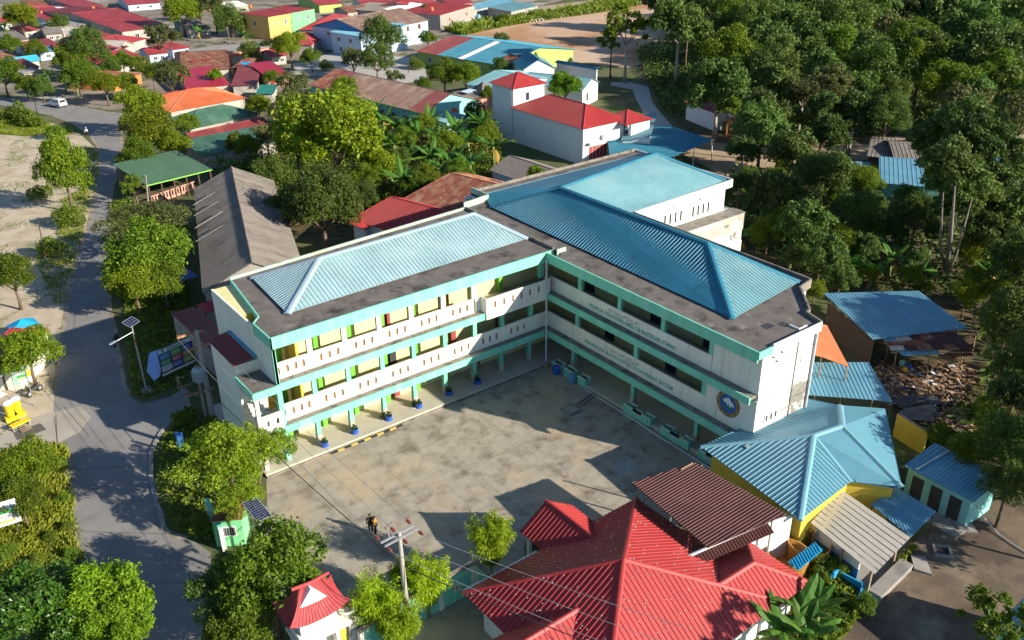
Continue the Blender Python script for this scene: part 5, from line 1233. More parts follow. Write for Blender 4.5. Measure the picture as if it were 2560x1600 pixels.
pl = [G(*Z(3,2,480,40), 4.4), G(*Z(3,2,555,52), 4.2), G(*Z(3,2,420,320), 4.0)]; nn = (pl[1]-pl[0]).cross(pl[2]-pl[0])
fo = [G(*Z(3,2,490,30), 4.6), G(*Z(3,2,555,50), 4.4)]
pl0 = G(*Z(3,2,490,30), 4.6); nn = Vector((.25,-.18,1)).normalized()
fo = [on_plane(*Z(3,2,x,y), pl0, nn) for x, y in ((485,35),(555,50),(762,440),(505,345),(420,325))]
rp(OR, M_ORANGE, fo, .4)
for p in fo[1:4]:
    cq = sum(fo, V3(0,0,0))/5; p2_ = p+(cq-p)*.06; q = MB(); q.tube([V3(p2_.x,p2_.y,0), V3(p2_.x,p2_.y,p2_.z-.05)], .07, 6); q.build('post', M_WOOD, OR)
# fallen black sheets, boards and rubbish
M_CARD = mat('cardboard', (0.40, 0.27, 0.16), .9, .15, 2)
boards = [((2180,920),1.5,1.0,.3,'tan cardboard sheet at the top of the rubbish heap'),((2196,943),1.7,.9,.2,'longest tan board lying mid rubbish heap'),((2188,904),1.0,.6,.5,'small pale board near the patched shed posts'),((2268,880),1.9,.9,1.2,'grey corrugated board leaning at the right of the rubbish heap'),((2272,992),1.5,.8,.4,'tan board at the lower end of the rubbish heap'),((2262,1028),1.3,.8,.6,'brown board below the rubbish heap by the bushes'),((2255,930),.9,.7,1.0,'short pinkish board at the right of the heap'),((2120,898),2.0,.35,.1,'long reddish plank beside the blue lean-to')]
for i, (p, sx, sy, rz, lb) in enumerate(boards):
    q = MB(); q.box(-sx/2, sx/2, -sy/2, sy/2, 0, .04); o = q.build('board', M_CARD if i % 3 != 2 else M_ASBLIGHT); o.location = G(*p, .18); o.rotation_euler = (.12*math.sin(i*2.1), .12*math.cos(i*1.7), rz); tag(o, lb, 'board', 'boards on the rubbish heap')
q = MB(); rnd = random.Random(21); q.cur = 0
mats_r = [mat('rubbish_brown', (0.20,0.125,0.07), .9, .3, 2, island=.6), M_CARD, M_WHITE, M_WOODDK, M_BLUEPL, M_ASBLIGHT]
for i in range(4200):
    t = rnd.random(); s = rnd.random()
    u = 2070 + 215*t + rnd.gauss(0,8) + 30*s; v = 862 + 185*s*(.45+.55*t) + 8*t + rnd.gauss(0,6)
    g = G(u, v, 0); sz = .05 + .24*rnd.random()**2.4
    q.cur = rnd.choices(range(6), (56,18,4,18,1,3))[0]
    a = rnd.random()*6.28; e = V3(math.cos(a), math.sin(a), rnd.uniform(-.3,.3)); f = V3(-math.sin(a), math.cos(a), rnd.uniform(-.3,.3))
    q.obox(g+UP*rnd.random()*.25, e*sz*2, f*sz*rnd.uniform(.4,1.4), UP*sz*.35)
tag(q.build('rubbish', mats_r), 'loose rubbish and wood scraps heaped on the ground by the open sheds', 'rubbish', kind='stuff')
TB = thing('collapsed_sheets', 'collapsed dark tin sheets lying between the blue roof and the rubbish heap', 'scrap', G(2145,980))
for i, (u, v, a_, z_) in enumerate(((2130,965,.3,.3),(2150,985,.5,.22),(2170,1000,.2,.16),(2128,990,.9,.4),(2160,960,.6,.12))):
    g = G(u, v, z_+.15); e = V3(math.cos(a_), -math.sin(a_), .06); f = V3(math.sin(a_), math.cos(a_), .1)
    q = MB(); roof_face(q, [g, g+e*2.6, g+e*2.6+f*1.2, g+f*1.2], .16, rh=.025, th=.015); q.build('sheet', M_ASBESTOS if i % 2 else mat('blackened_tin', (0.09,0.085,0.085), .7, .3, 1), TB)
for i, (u, v, sx, m_, lb) in enumerate(((2146,872,.5,M_BLUEPL,'blue plastic bucket among the rubbish'),(2130,866,.6,M_TURQ,'pale green sack among the rubbish'),(2136,882,.6,mat('mustard_sack',(0.45,0.28,0.05),.8,.1,2),'mustard sack standing in the rubbish'))):
    q = MB(); q.lathe((0,0,0), [(sx*.36,0),(sx*.5,sx*.5),(sx*.48,sx*.9),(sx*.3,sx*1.15)], 10); o = q.build('container', m_, smooth=True); o.location = G(u, v, .1); tag(o, lb, 'container')

# tanks, their cover, blue trough
for i, (u, v, r_, lb) in enumerate(((1912,1280,1.45,'open orange plastic tank farther from the red roof'),(1862,1306,1.4,'open orange plastic tank nearer the red roof'))):
    g = G(u, v, 1.6); rt = thing('water_tank', lb, 'tank', (g.x, g.y, 0), 0, 'orange tanks by the lean-to')
    q = MB(); n = 24; prof = [(r_*.92,0),(r_,.3),(r_,1.55),(r_*1.04,1.6),(r_*1.04,1.68),(r_*.96,1.68),(r_*.95,.3)]
    q.lathe((0,0,0), prof, n); q.build('body', mat('ochre_tank', (0.45,0.22,0.05), .6, .15, 1.5), rt, smooth=True, world_built=False)
rt = thing('tank_cover', 'bright blue ribbed tin sheet laid over the orange tanks', 'cover', G(1903,1313,0))
rp(rt, mat('vivid_blue_tin', (0.02,0.30,0.52), .4, .08, 1), [G(1862,1327,2.0), G(1925,1281,2.1), G(1944,1299,2.05), G(1886,1347,1.95)], .22, rh=.06)
BT = thing('broken_trough', 'bright blue broken plastered trough beside the banana plants', 'trough', G(1990,1400))
M_BRBLUE = mat('bright_blue_plaster', (0.03,0.33,0.62), .7, .15, 1.5, col2=(0.30,0.50,0.60), mix_lo=.6, mix_hi=.7)
a, b, c, d = G(1960,1385), G(1978,1372), G(2032,1400), G(2020,1438)
for (p, r_, h) in ((a, b, 1.0), (b, c, .8), (c, d, .6), (V3(*(a+(d-a)*.45)), d, .35)):
    q = MB(); e = (r_-p).normalized(); q.obox(p, r_-p, V3(-e.y,e.x,0)*.12, UP*h); q.build('wall', M_BRBLUE, BT)
q = MB(); q.poly([p+UP*.03 for p in (a, b, c, d)]); q.build('bed', M_CONC, BT)
# corner roof, bottom right
CR = thing('corner_house', 'blue ribbed roof corner at the lower right edge of the view', 'house', G(2440,1480))
pa, pb, pc, pd = G(2359,1474,3.0), G(2440,1390,3.0), G(2560,1480,3.0), G(2480,1560,3.0)
ap = (pa+pb+pc+pd)/4+UP*1.6
for f in ([pa,pb,ap],[pb,pc,ap],[pc,pd,ap],[pd,pa,ap]): rp(CR, M_SKYBLUE, f, .36)
q = MB()
for p in (pa,pb,pc,pd): cap(q, p, ap, .4, .08)
q.build('ridge_cap', M_SKYBLUE, CR)
cq = V3(ap.x,ap.y,0)
ring = [V3(p.x,p.y,0)+(cq-V3(p.x,p.y,0))*.12 for p in (pa,pb,pc,pd)]
for a, b in zip(ring, ring[1:]+ring[:1]):
    e = (b-a).normalized(); q = MB(); q.obox(a, b-a, V3(-e.y,e.x,0)*.15, UP*2.95); q.build('wall', M_TURQ, CR)
# ------------------------------------------------------------------ perimeter wall, gate, guard post
def wall_run(name, label, pts, h, m_, cap_m, pillars=True):
    P = [G(*p) for p in pts]
    rt = thing(name, label, 'wall', (P[0]+P[-1])/2)
    for a, b in zip(P, P[1:]):
        d = b-a; e = d.normalized(); nn = V3(-e.y,e.x,0)
        L_ = d.length; n = max(1, round(L_/2.6))
        for k in range(n):
            s0, s1 = L_*k/n, L_*(k+1)/n
            q = MB(); q.obox(a+e*(s0+.16), e*(s1-s0-.32), nn*.14, UP*h); w = q.build('panel', m_, rt)
            q = MB(); mid = (s0+s1)/2; q.obox(a+e*(mid-.22)-nn*.03+UP*h*.35, e*.44, nn*.2, UP*.62); v = q.build('vent_frame', M_CREAM, w)
            q = MB(); q.obox(a+e*(mid-.09)-nn*.045+UP*(h*.35+.12), e*.18, nn*.23, UP*.38); q.build('vent_slot', M_RUSTIRON, w)
        for k in range(n+1):
            s0 = L_*k/n
            q = MB(); q.obox(a+e*(s0-.158)-nn*.07, e*.316, nn*.28, UP*(h+.02)); q.build('pillar', M_CREAM, rt)
        q = MB(); q.obox(a-e*.1-nn*.1+UP*(h+.025), e*(L_+.2), nn*.34, UP*.12); q.build('coping', cap_m, rt)
    return rt
wall_run('perimeter_wall', 'mint perimeter wall with cream pillars and small vents below the bamboo', [(862,1560),(965,1484),(1118,1398)], 2.3, M_MINT, M_LEDGE)
wall_run('perimeter_wall', 'short return of the mint perimeter wall beside the prayer hall', [(1128,1396),(1190,1452)], 2.3, M_MINT, M_LEDGE)
wall_run('perimeter_wall', 'short mint wall beside the guard post at the school gate', [(497,1235),(528,1300)], 2.0, M_MINT, M_MINT)
# guard post
g = G(552,1270); GP = thing('guard_post', 'small bright green guard post with a window beside the school gate', 'guard post', g, -.55)
def lpart(par, name, m_, fn, **k):
    q = MB(); fn(q); return q.build(name, m_, par, world_built=False, **k)
M_POSTGREEN = mat('fresh_green_paint', (0.22, 0.62, 0.30), .7, .06, 1)
lpart(GP, 'wall', M_POSTGREEN, lambda q: q.box(-1.0, 1.0, -.9, .9, 0, 2.3))
w = lpart(GP, 'window', M_WHITE, lambda q: q.box(-.55, .55, -.96, -.902, .95, 1.75))
q = MB(); q.box(-.48, .48, -.985, -.961, 1.02, 1.68); q.build('pane', M_GLASS, w)
for k in range(6):
    q = MB(); q.box(-.45+.17*k, -.42+.17*k, -1.0, -.986, 1.0, 1.7); q.build('bar', M_STEEL, w)
lpart(GP, 'roof', M_RUST, lambda q: roof_face(q, [V3(-1.1,-.95,2.35),V3(1.1,-.95,2.35),V3(1.1,1.1,2.6),V3(-1.1,1.1,2.6)], .25))
g = G(588,1248); GT = thing('sliding_gate', 'green barred sliding gate beside the guard post', 'gate', g, -.5)
for k in range(14): lpart(GT, 'bar', M_LTGREEN, lambda q: q.box(-1.6+.245*k, -1.56+.245*k, -.02, .02, .1, 1.8))
for z in (.1, .95, 1.8): lpart(GT, 'rail', M_LTGREEN, lambda q: q.box(-1.65, 1.68, -.035, .035, z, z+.07))

# entrance gate with ornamental red roof
g0 = G(762,1512); EG = thing('entrance_gate', 'cream entrance gate crowned by an upturned red tiled roof', 'gate', (g0.x, g0.y, 0))
cA, cB, cC, cD = G(683,1496,4.5), G(822,1428,4.5), G(786,1372,4.9), G(654,1430,4.5)
gc = (cA+cB+cC+cD)/4; gx = (cB-cA); gx.z = 0; gl = gx.length; gx.normalize(); gy = V3(-gx.y,gx.x,0); gd = abs((cD-cA).dot(gy))
if (cD-cA).dot(gy) < 0: gy = -gy
GPt = lambda x, y, z: gc + gx*x + gy*y + V3(0,0,z-gc.z)
hw, hd = gl/2, gd/2
def sag(par, m_, a, b, ra, rb, n=6, up=.45):
    """curved roof plane from eave a-b up to ridge ra-rb, eave tips turned up"""
    q = MB(); rows = []
    for i in range(n+1):
        t = i/n; row = []
        for j in range(9):
            s = j/8; e = a.lerp(b, s); r_ = ra.lerp(rb, s); p = e.lerp(r_, t)
            p = p + UP*(-.35*math.sin(math.pi*t)*.8 + up*(abs(2*s-1)**3)*(1-t))
            row.append(p)
        rows.append(row)
    for i in range(n):
        for j in range(8):
            f = [rows[i][j], rows[i][j+1], rows[i+1][j+1], rows[i+1][j]]
            q.add(f, [(0,1,2,3)])
    for j in range(17):
        s = j/16; pts = []
        for i in range(n+1):
            t = i/n; e = a.lerp(b, s); r_ = ra.lerp(rb, s); p = e.lerp(r_, t)
            pts.append(p + UP*(-.35*math.sin(math.pi*t)*.8 + up*(abs(2*s-1)**3)*(1-t)+.015))
        q.tube(pts, .035, 5)
    return q.build('roof', m_, par)
rA, rB = GPt(-hw*.30,0,6.3), GPt(hw*.42,0,6.3)
e = [GPt(-hw,-hd,4.5), GPt(hw,-hd,4.5), GPt(hw,hd,4.5), GPt(-hw,hd,4.5)]
sag(EG, M_PINKRED, e[0], e[1], rA, rB); sag(EG, M_PINKRED, e[2], e[3], rB, rA); sag(EG, M_PINKRED, e[1], e[2], rB+gy*-.1, rB+gy*.1); sag(EG, M_PINKRED, e[3], e[0], rA+gy*.1, rA+gy*-.1)
q = MB(); q.tube([rA+UP*.12-gx*.5, (rA+rB)/2, rB+UP*.12+gx*.5], .11, 8)
for c, r_ in ((e[0],rA),(e[3],rA),(e[1],rB),(e[2],rB)): q.tube([c+UP*.46, c.lerp(r_,.35)-UP*.14, c.lerp(r_,.7)-UP*.12, r_], .08, 6)
q.build('ridge_cap', M_PINKRED, EG)
q = MB(); t0 = GPt(-hw*.05,-hd*.36,6.05); q.add([t0-gx*.95-UP*.85-gy*.1, t0+gx*.95-UP*.85-gy*.1, t0+UP*.25-gy*.05, t0-gx*.95-UP*.85+gy*.6, t0+gx*.95-UP*.85+gy*.6, t0+UP*.25+gy*.6], [(0,1,2),(3,5,4),(0,3,4,1),(1,4,5,2),(2,5,3,0)]); q.build('gablet', M_WHITE, EG)
q = MB(); q.obox(GPt(-hw*.62,-hd*.6,3.5), gx*hw*1.24, gy*hd*1.2, UP*1.0); q.build('attic', M_WHITE, EG)
q = MB(); q.obox(GPt(-hw*.72,-hd*.72,3.0), gx*hw*1.44, gy*hd*1.44, UP*.48); q.build('beam', M_CREAM, EG)
q = MB(); q.obox(GPt(-hw*.8,-hd*.8,2.78), gx*hw*1.85, gy*hd*1.6, UP*.2); q.build('cornice', M_CREAM, EG)
for k, (x, wd) in enumerate(((-hw*.75,.9),(hw*.55,.9))):
    q = MB(); q.obox(GPt(x,-hd*.5,0), gx*wd, gy*hd, UP*2.77); pl_ = q.build('pillar', M_STAINED, EG)
    q = MB(); q.obox(GPt(x+.25,-hd*.5,.3)-gy*.04, gx*.4, gy*.038, UP*2.2); q.build('panel', M_YELLOW, pl_)
q = MB(); q.obox(GPt(hw*.95,-hd*.7,0), gx*1.1, gy*hd*1.4, UP*2.9); q.build('pillar', M_STAINED, EG)
q = MB(); q.obox(GPt(-hw*.74,hd*.1,.0), gx*hw*1.3, gy*.15, UP*2.76); q.build('wall', M_CREAM, EG)
for k, (x, y, lb) in enumerate(((hw*1.12,-hd*.1,'round cream pot with a yellowish plant on the gate pillar'),(-hw*.95,-hd*1.5,'low cream pot with dry plant left of the gate'))):
    rt = thing('flower_pot', lb, 'pot', GPt(x,y,3.0 if k == 0 else 2.3))
    lpart(rt, 'bowl', M_CREAM, lambda q: q.lathe((0,0,0), [(.28,0),(.55,.22),(.6,.42),(.52,.42),(.45,.36)], 18), smooth=True)
    rnd = random.Random(k)
    lpart(rt, 'plant', leafmat('yellow_leaf', (.22,.20,.04), (.45,.40,.10)), lambda q: [q.add([V3(0,0,.4), V3(math.cos(a)*.25,math.sin(a)*.25,.7+.2*rnd.random()), V3(math.cos(a+.5)*.45,math.sin(a+.5)*.45,.6+.2*rnd.random()), V3(math.cos(a+.4)*.2,math.sin(a+.4)*.2,.45)], [(0,1,2,3)]) for a in [i*.45 for i in range(14)]])

# ------------------------------------------------------------------ poles, lamps and wires
def insul(par, p, h=.3, r_=.07, d=UP):
    q = MB(); d = d.normalized()
    q.tube([p, p+d*h*.25, p+d*h*.26, p+d*h*.5, p+d*h*.51, p+d*h*.75, p+d*h*.76, p+d*h], [r_*.5, r_*.5, r_, r_*.5, r_, r_*.5, r_*.9, r_*.4], 8)
    return q.build('insulator', M_PORC, par)
UP1 = thing('utility_pole', 'concrete utility pole with double steel crossarms in front of the courtyard', 'utility pole', G(1003,1590))
gb = G(967,1508); UP1.location = gb
tp = V3(gb.x-.05, gb.y+.05, 8.15)
q = MB(); q.tube([V3(gb.x,gb.y,0), V3(gb.x,gb.y,2.2)], [.21,.19], 14); q.build('pole_foot', M_WHITE, UP1)
q = MB(); q.tube([V3(gb.x,gb.y,2.2), V3(tp.x,tp.y,8.45)], [.185,.12], 14); q.build('pole', M_POLE, UP1)
ax = (G(976,1240,8.1)-G(904,1278,8.1)); ax.z = 0; ax.normalize(); ay = V3(-ax.y,ax.x,0)
for s, lab in ((-.2,0),(.2,1)):
    q = MB(); q.obox(tp+ay*(s-.05)-ax*1.15+UP*(-.05), ax*2.3, ay*.10, UP*.11); q.build('crossarm', M_STEEL, UP1)
for t in (-1.1, 0, 1.1):
    insul(UP1, tp+ax*t+ay*.42+UP*.05, .45, .12, ay+UP*.1); insul(UP1, tp+ax*t-ay*.42+UP*.0, .45, .12, -ay+UP*.05)
q = MB(); q.tube([tp-ax*.5+ay*.3, tp-ax*.55+ay*.35+UP*.75], .03, 6); q.build('arrester', M_STEEL, UP1)
q = MB(); q.tube([tp-ax*.2+ay*.5, tp-ax*.4+ay*.9+UP*.25, tp+ax*.3+ay*1.2+UP*.1], .02, 5); q.build('jumper', M_WIREDK, UP1)
# transformer pole
tb = G(503,986); TP1 = thing('transformer_pole', 'rusty armed transformer pole beside the stair block of the school', 'utility pole', tb)
tt = G(462,788,8.6)
q = MB(); q.tube([V3(tb.x,tb.y,0), V3(tb.x, tb.y, 8.6)], [.25,.17], 12); q.build('pole', M_POLE, TP1)
bx = (G(505,812,8.2)-G(440,831,8.2)); bx.z = 0; bx.normalize(); by = V3(-bx.y,bx.x,0)
for (u0,v0,u1,v1,z) in ((419,801,483,783,8.2),(441,832,505,812,7.0),(438,940,505,920,2.7)):
    a, b = G(u0,v0,z), G(u1,v1,z)
    for s in (0, .16):
        q = MB(); q.obox(a+by*s, b-a, by*.09, UP*.13); q.build('crossarm', M_RUSTIRON, TP1)
    for t in (.03, .5, .97): insul(TP1, a+(b-a)*t+UP*.13, .28, .075)
q = MB(); a = G(474,900,4.0); q.lathe((a.x,a.y,a.z), [(.42,0),(.5,.08),(.5,1.15),(.44,1.25),(.2,1.3)], 18); tr_ = q.build('transformer', mat('pale_grey_enamel', (.38,.43,.46), .5, .1, 2), TP1, smooth=True)
for k in range(10):
    an = k*.628; q = MB(); q.obox(V3(a.x+math.cos(an)*.5, a.y+math.sin(an)*.5, a.z+.15), V3(math.cos(an)*.16, math.sin(an)*.16,0), V3(-math.sin(an)*.03, math.cos(an)*.03,0), UP*.9); q.build('cooling_fin', _mats['pale_grey_enamel'], tr_)
for k in range(3): insul(TP1, V3(a.x-.2+.2*k, a.y, a.z+1.3), .35, .07)
for (u0,v0,z0,u1,v1,z1) in ((417,888,4.4,421,917,3.2),(421,917,3.2,452,906,3.2),(420,917,3.2,470,935,2.7),(418,890,4.4,440,938,2.7),(420,890,4.4,434,893,4.2)):
    q = MB(); q.tube([G(u0,v0,z0), G(u1,v1,z1)], .04, 5); q.build('bracket', M_WOOD, TP1)
q = MB(); q.tube([V3(tb.x-.5,tb.y+.3,0), V3(tb.x-.5,tb.y+.3,4.0)], .12, 8); q.build('second_post', M_POLE, TP1)
# solar street lamp
lb_ = G(347,926); SL = thing('street_lamp', 'solar street lamp with tilted panel and one arm beside the road', 'street lamp', lb_)
lt_ = V3(lb_.x, lb_.y, 7.0)
q = MB(); q.tube([lb_, lt_], [.09,.06], 10); q.build('pole', M_STEEL, SL)
q = MB(); q.box(lb_.x-.45, lb_.x+.45, lb_.y-.45, lb_.y+.45, 0, .3); q.build('footing', M_CONC, SL)
a = G(310,786,6.6); b = G(271,808,5.9); q = MB(); q.tube([V3(lt_.x,lt_.y,6.3), b+ (V3(lt_.x,lt_.y,6.3)-b)*.1], .04, 8); q.build('arm', M_STEEL, SL)
d = (b-V3(lt_.x,lt_.y,6.3)).normalized(); q = MB(); q.obox(b-d*.1-V3(-d.y,d.x,0).normalized()*.12, d*.6, V3(-d.y,d.x,0).normalized()*.24, UP*.09); q.build('lamp_head', M_STEEL, SL)
M_SOLAR = mat('solar_cells', (.012,.018,.05), .15, .2, 3, spec=.6)
def solar(par, c, ex, ey, w, h, cols, rows):
    nn = ex.cross(ey).normalized()
    q = MB(); q.obox(c-ex*w/2-ey*h/2, ex*w, ey*h, nn*.04); fr_ = q.build('panel_frame', M_STEEL, par)
    for i in range(cols):
        for j in range(rows):
            q = MB(); q.obox(c-ex*(w/2-.03-(w-.06)*i/cols)-ey*(h/2-.03-(h-.06)*j/rows)+nn*.04, ex*((w-.06)/cols-.02), ey*((h-.06)/rows-.02), nn*.008); q.build('cell', M_SOLAR, fr_)
ex = V3(.83,.55,0); ey = V3(-.5,.76,.42).normalized(); ex = ex.normalized(); ey = (ey-ex*ey.dot(ex)).normalized()
solar(SL, V3(lt_.x,lt_.y,7.25), ex, ey, 1.3, .9, 4, 3)
q = MB(); q.tube([lt_, V3(lt_.x,lt_.y,7.22)], .05, 6); q.build('mount', M_STEEL, SL)
q = MB(); q.tube([V3(lb_.x,lb_.y,5.2),V3(lb_.x,lb_.y,5.5)], .085, 10); q.build('band', M_REDPL, SL)
sb = G(640,1330); SP = thing('solar_post', 'post-mounted solar panel of many cells beside the school gate', 'solar panel', sb)
pc = G(606,1203,4.2); sb2 = V3(pc.x,pc.y,0); SP.location = sb2
q = MB(); q.tube([sb2, V3(pc.x,pc.y,4.15)], .06, 8); q.build('post', M_STEEL, SP)
pp0 = G(606,1203,4.2); pnn = V3(.12,-.30,.95).normalized(); p_tl, p_tr, p_br, p_bl = [on_plane(*p, pp0, pnn) for p in ((575,1187),(606,1173),(640,1218),(605,1236))]
ex = ((p_tr-p_tl)+(p_br-p_bl)).normalized(); ey = ((p_tl-p_bl)+(p_tr-p_br)); ey = (ey-ex*ey.dot(ex)).normalized()
solar(SP, (p_tl+p_tr+p_br+p_bl)/4, ex, ey, ((p_tr-p_tl).length+(p_br-p_bl).length)/2, ((p_tl-p_bl).length+(p_tr-p_br).length)/2, 6, 10)
# plain poles with painted feet
def slim_pole(label, base, top, h, red=True, m_=M_WOODDK, r_=.07):
    g = G(*base); t = G(*top, h)
    rt = thing('slim_pole', label, 'pole', g)
    q = MB(); q.tube([g+(t-g)*.18 if red else g, t], [r_, r_*.8], 7); q.build('shaft', m_, rt)
    if red:
        q = MB(); q.tube([g, g+(t-g)*.09], r_*1.25, 8); q.build('white_band', M_WHITE, rt)
        q = MB(); q.tube([g+(t-g)*.09, g+(t-g)*.18], r_*1.25, 8); q.build('red_band', M_REDPL, rt)
    return rt
slim_pole('leaning dark pole with red and white foot on the grass by the road', (108,611), (90,523), 6)
slim_pole('dark pole with red and white foot opposite the white car', (93,282), (80,235), 6)
slim_pole('slim white and red marker pole on the lane behind the long school', (965,175), (965,152), 3)
slim_pole('tall grey pole standing above the flat-topped tree by the warehouse', (354,520), (344,415), 7, False, M_POLE, .12)
slim_pole('thin dark pole rising from the shrubs at the road bend', (168,352), (160,318), 5, True)
slim_pole('bare white pole on the grey concrete roof in the village', (545,108), (536,65), 9, False, M_PIPE, .1)
slim_pole('slim dark pole at the forest edge behind the annex', (1682,388), (1680,330), 6, False, M_POLE, .06)
# wires
def wire(label, pts, r_, m_):
    P = []
    for (a, b) in zip(pts, pts[1:]):
        a, b = Vector(a), Vector(b); L_ = (b-a).length
        for k in range(8):
            t = k/8; P.append(a.lerp(b, t) - UP*(.014*L_*4*t*(1-t)))
    P.append(Vector(pts[-1])); q = MB(); q.tube(P, r_, 4); return tag(q.build('wire', m_), label, 'wire', 'overhead wires')
far = {}
aw = tp
for i, t in enumerate((-1.1, 0, 1.1)):
    s = tp+ax*t+ay*.9+UP*.1
    a2 = [G(419,801,8.55), G(451,792,8.55), G(483,783,8.55)][i]
    wire(['overhead wire from the left end of the pole crossarm to the transformer pole','overhead wire from the middle of the pole crossarm to the transformer pole','overhead wire from the right end of the pole crossarm to the transformer pole'][i], [s, a2], .016, M_WIRE)
    e2 = tp+ax*t-ay*.9; d2 = V3(-26,-60,0)
    wire(['overhead wire running on below the view from the left of the crossarm','overhead wire running on below the view from the middle of the crossarm','overhead wire running on below the view from the right of the crossarm'][i], [e2, e2+V3(6.5+t*.4,-14,-.3)], .016, M_WIRE)
wire('thick dark cable below the crossarm of the courtyard pole', [G(475,905,5.5), tp-UP*2.2], .032, M_WIREDK)
wire('thick dark cable leaving the courtyard pole towards the prayer hall', [tp-UP*2.2, tp-UP*2.6+V3(6.2,-13,-.2)], .032, M_WIREDK)
for i, (u0,v0,z0,u1,v1,z1,lb) in enumerate(((505,812,7.3,600,935,5.0,'service wire from the transformer pole to the school corner'),(483,783,8.5,560,560,6.5,'wire from the transformer pole past the warehouse roof'),(441,832,7.3,344,420,7.0,'wire from the transformer pole to the tall grey pole'),(344,420,7,80,238,6,'wire along the road from the tall grey pole to the road bend'))):
    wire(lb, [G(u0,v0,z0), G(u1,v1,z1)], .014, M_WIREDK)

# ------------------------------------------------------------------ signs and stalls on the left
NB = thing('notice_board', 'large notice board of coloured panels standing in the shade by the road', 'billboard', G(420,890))
a, b, c = G(384,888,1.2), G(462,852,1.2), G(373,842,3.6)
bx_ = V3((b-a).x,(b-a).y,0); wl = bx_.length; bx_.normalize(); nb = V3(bx_.y,-bx_.x,0)
o0 = V3(a.x,a.y,1.1)
q = MB(); q.obox(o0, bx_*wl, nb*-.08, UP*2.75); q.build('backing', M_DARKMET, NB)
pcol = lambda nm, c_: mat('print_'+nm, c_, .5, .08, 3)
grid = [[('white_a',(.6,.62,.65)),('violet',(.10,.12,.45)),('olive',(.35,.36,.03))],[('green_b',(.05,.30,.09)),('redwhite',(.45,.05,.10)),('ochre',(.30,.24,.03))],[('blue_b',(.04,.20,.50)),('green_c',(.09,.35,.03)),('blue_c',(.02,.05,.35))]]
for r_ in range(3):
    for c_ in range(3):
        nm, col = grid[r_][c_]
        q = MB(); q.obox(o0+bx_*(.08+(wl-.1)*c_/3)+UP*(.42+.62*r_), bx_*((wl-.1)/3-.07), nb*.03, UP*.56); pn = q.build('print_panel', pcol(nm, col), NB)
        for j in range(3):
            q = MB(); q.obox(o0+bx_*(.16+(wl-.1)*c_/3)+UP*(.52+.62*r_+.14*j)+nb*.03, bx_*((wl-.1)/3-.3-.1*((j+c_) % 2)), nb*.004, UP*.05); q.build('print_line', pcol('pale', (.55,.6,.6)), pn)
q = MB(); q.obox(o0+bx_*.03+UP*2.32, bx_*(wl-.06), nb*.035, UP*.38); hd_ = q.build('header_panel', M_WHITE, NB)
q = MB(); q.obox(o0+bx_*.35+UP*2.40+nb*.035, bx_*.25, nb*.004, UP*.22); q.build('crest', M_LTGREEN, hd_)
for j in range(2):
    q = MB(); q.obox(o0+bx_*.9+UP*(2.41+.13*j)+nb*.035, bx_*(wl*.6-.4*j), nb*.004, UP*.07); q.build('print_line', pcol('ink', (.05,.06,.12)), hd_)
q = MB(); q.obox(o0+bx_*.03+UP*.05, bx_*(wl-.06), nb*.035, UP*.2); q.build('footer_panel', M_WHITE, NB)
for t in (.08, .92):
    q = MB(); p = o0+bx_*wl*t-nb*.12; q.tube([V3(p.x,p.y,0), V3(p.x,p.y,3.8)], .05, 6); q.build('post', M_DARKMET, NB)
q = MB(); P = [G(352+dx,874+dy,1.0) for dx, dy in ((5,-14),(30,-18),(32,0),(26,14),(10,18),(-4,8))]
cz = .55; zz = [2.1,2.4,1.7,1.0,.6,1.2]; P = [V3(p.x,p.y,z) for p, z in zip(P, zz)]
q.add(P+[p+V3(.05,.05,.03) for p in P], [tuple(range(6)), tuple(range(6,12))[::-1]]+[(k,(k+1)%6,6+(k+1)%6,6+k) for k in range(6)])
tag(q.build('torn_banner', mat('pale_blue_cloth', (.30,.42,.70), .8, .2, 1.5)), 'torn pale blue banner hanging off the end of the notice board', 'banner')
def board(name, label, u0, v0, u1, v1, zb, h, rows, m_, post=True, cat='sign'):
    a, b = G(u0,v0,zb), G(u1,v1,zb); e = V3((b-a).x,(b-a).y,0); wl = e.length; e.normalize(); nb = V3(e.y,-e.x,0)
    if nb.dot(CAM-a) < 0: nb = -nb
    rt = thing(name, label, cat, V3((a.x+b.x)/2,(a.y+b.y)/2,0)); o0 = V3(a.x,a.y,zb)
    q = MB(); q.obox(o0, e*wl, nb*-.06, UP*h); fr_ = q.build('board', m_, rt)
    for (x0, x1, y0, y1, mm) in rows:
        q = MB(); q.obox(o0+e*wl*x0+UP*h*y0, e*wl*(x1-x0), nb*.01, UP*h*(y1-y0)); q.build('print', mm, fr_)
    for t in (.12, .88):
        q = MB(); p = o0+e*wl*t-nb*.1; q.tube([V3(p.x,p.y,0), V3(p.x,p.y,zb+h)], .05, 6); q.build('post', M_DARKMET, rt)
    return rt
board('roadside_sign', 'white sign with blue, green and lime bands in the tall grass', -70, 1268, 52, 1230, 1.4, 2.0, [(0,.96,.66,.8,pcol('blueband',(.04,.10,.40))),(0,.94,.5,.63,pcol('greenband',(.04,.28,.10))),(0,.95,.3,.47,pcol('greyband',(.40,.42,.42))),(0,.9,.12,.2,pcol('limeband',(.40,.50,.05)))], M_WHITE)
board('small_sign', 'narrow blue sign half hidden behind the feathery tree', 421,1060,437,1062,.8,1.6,[(.15,.85,.2,.8,pcol('skyband',(.10,.35,.65)))], M_BLUEPL)
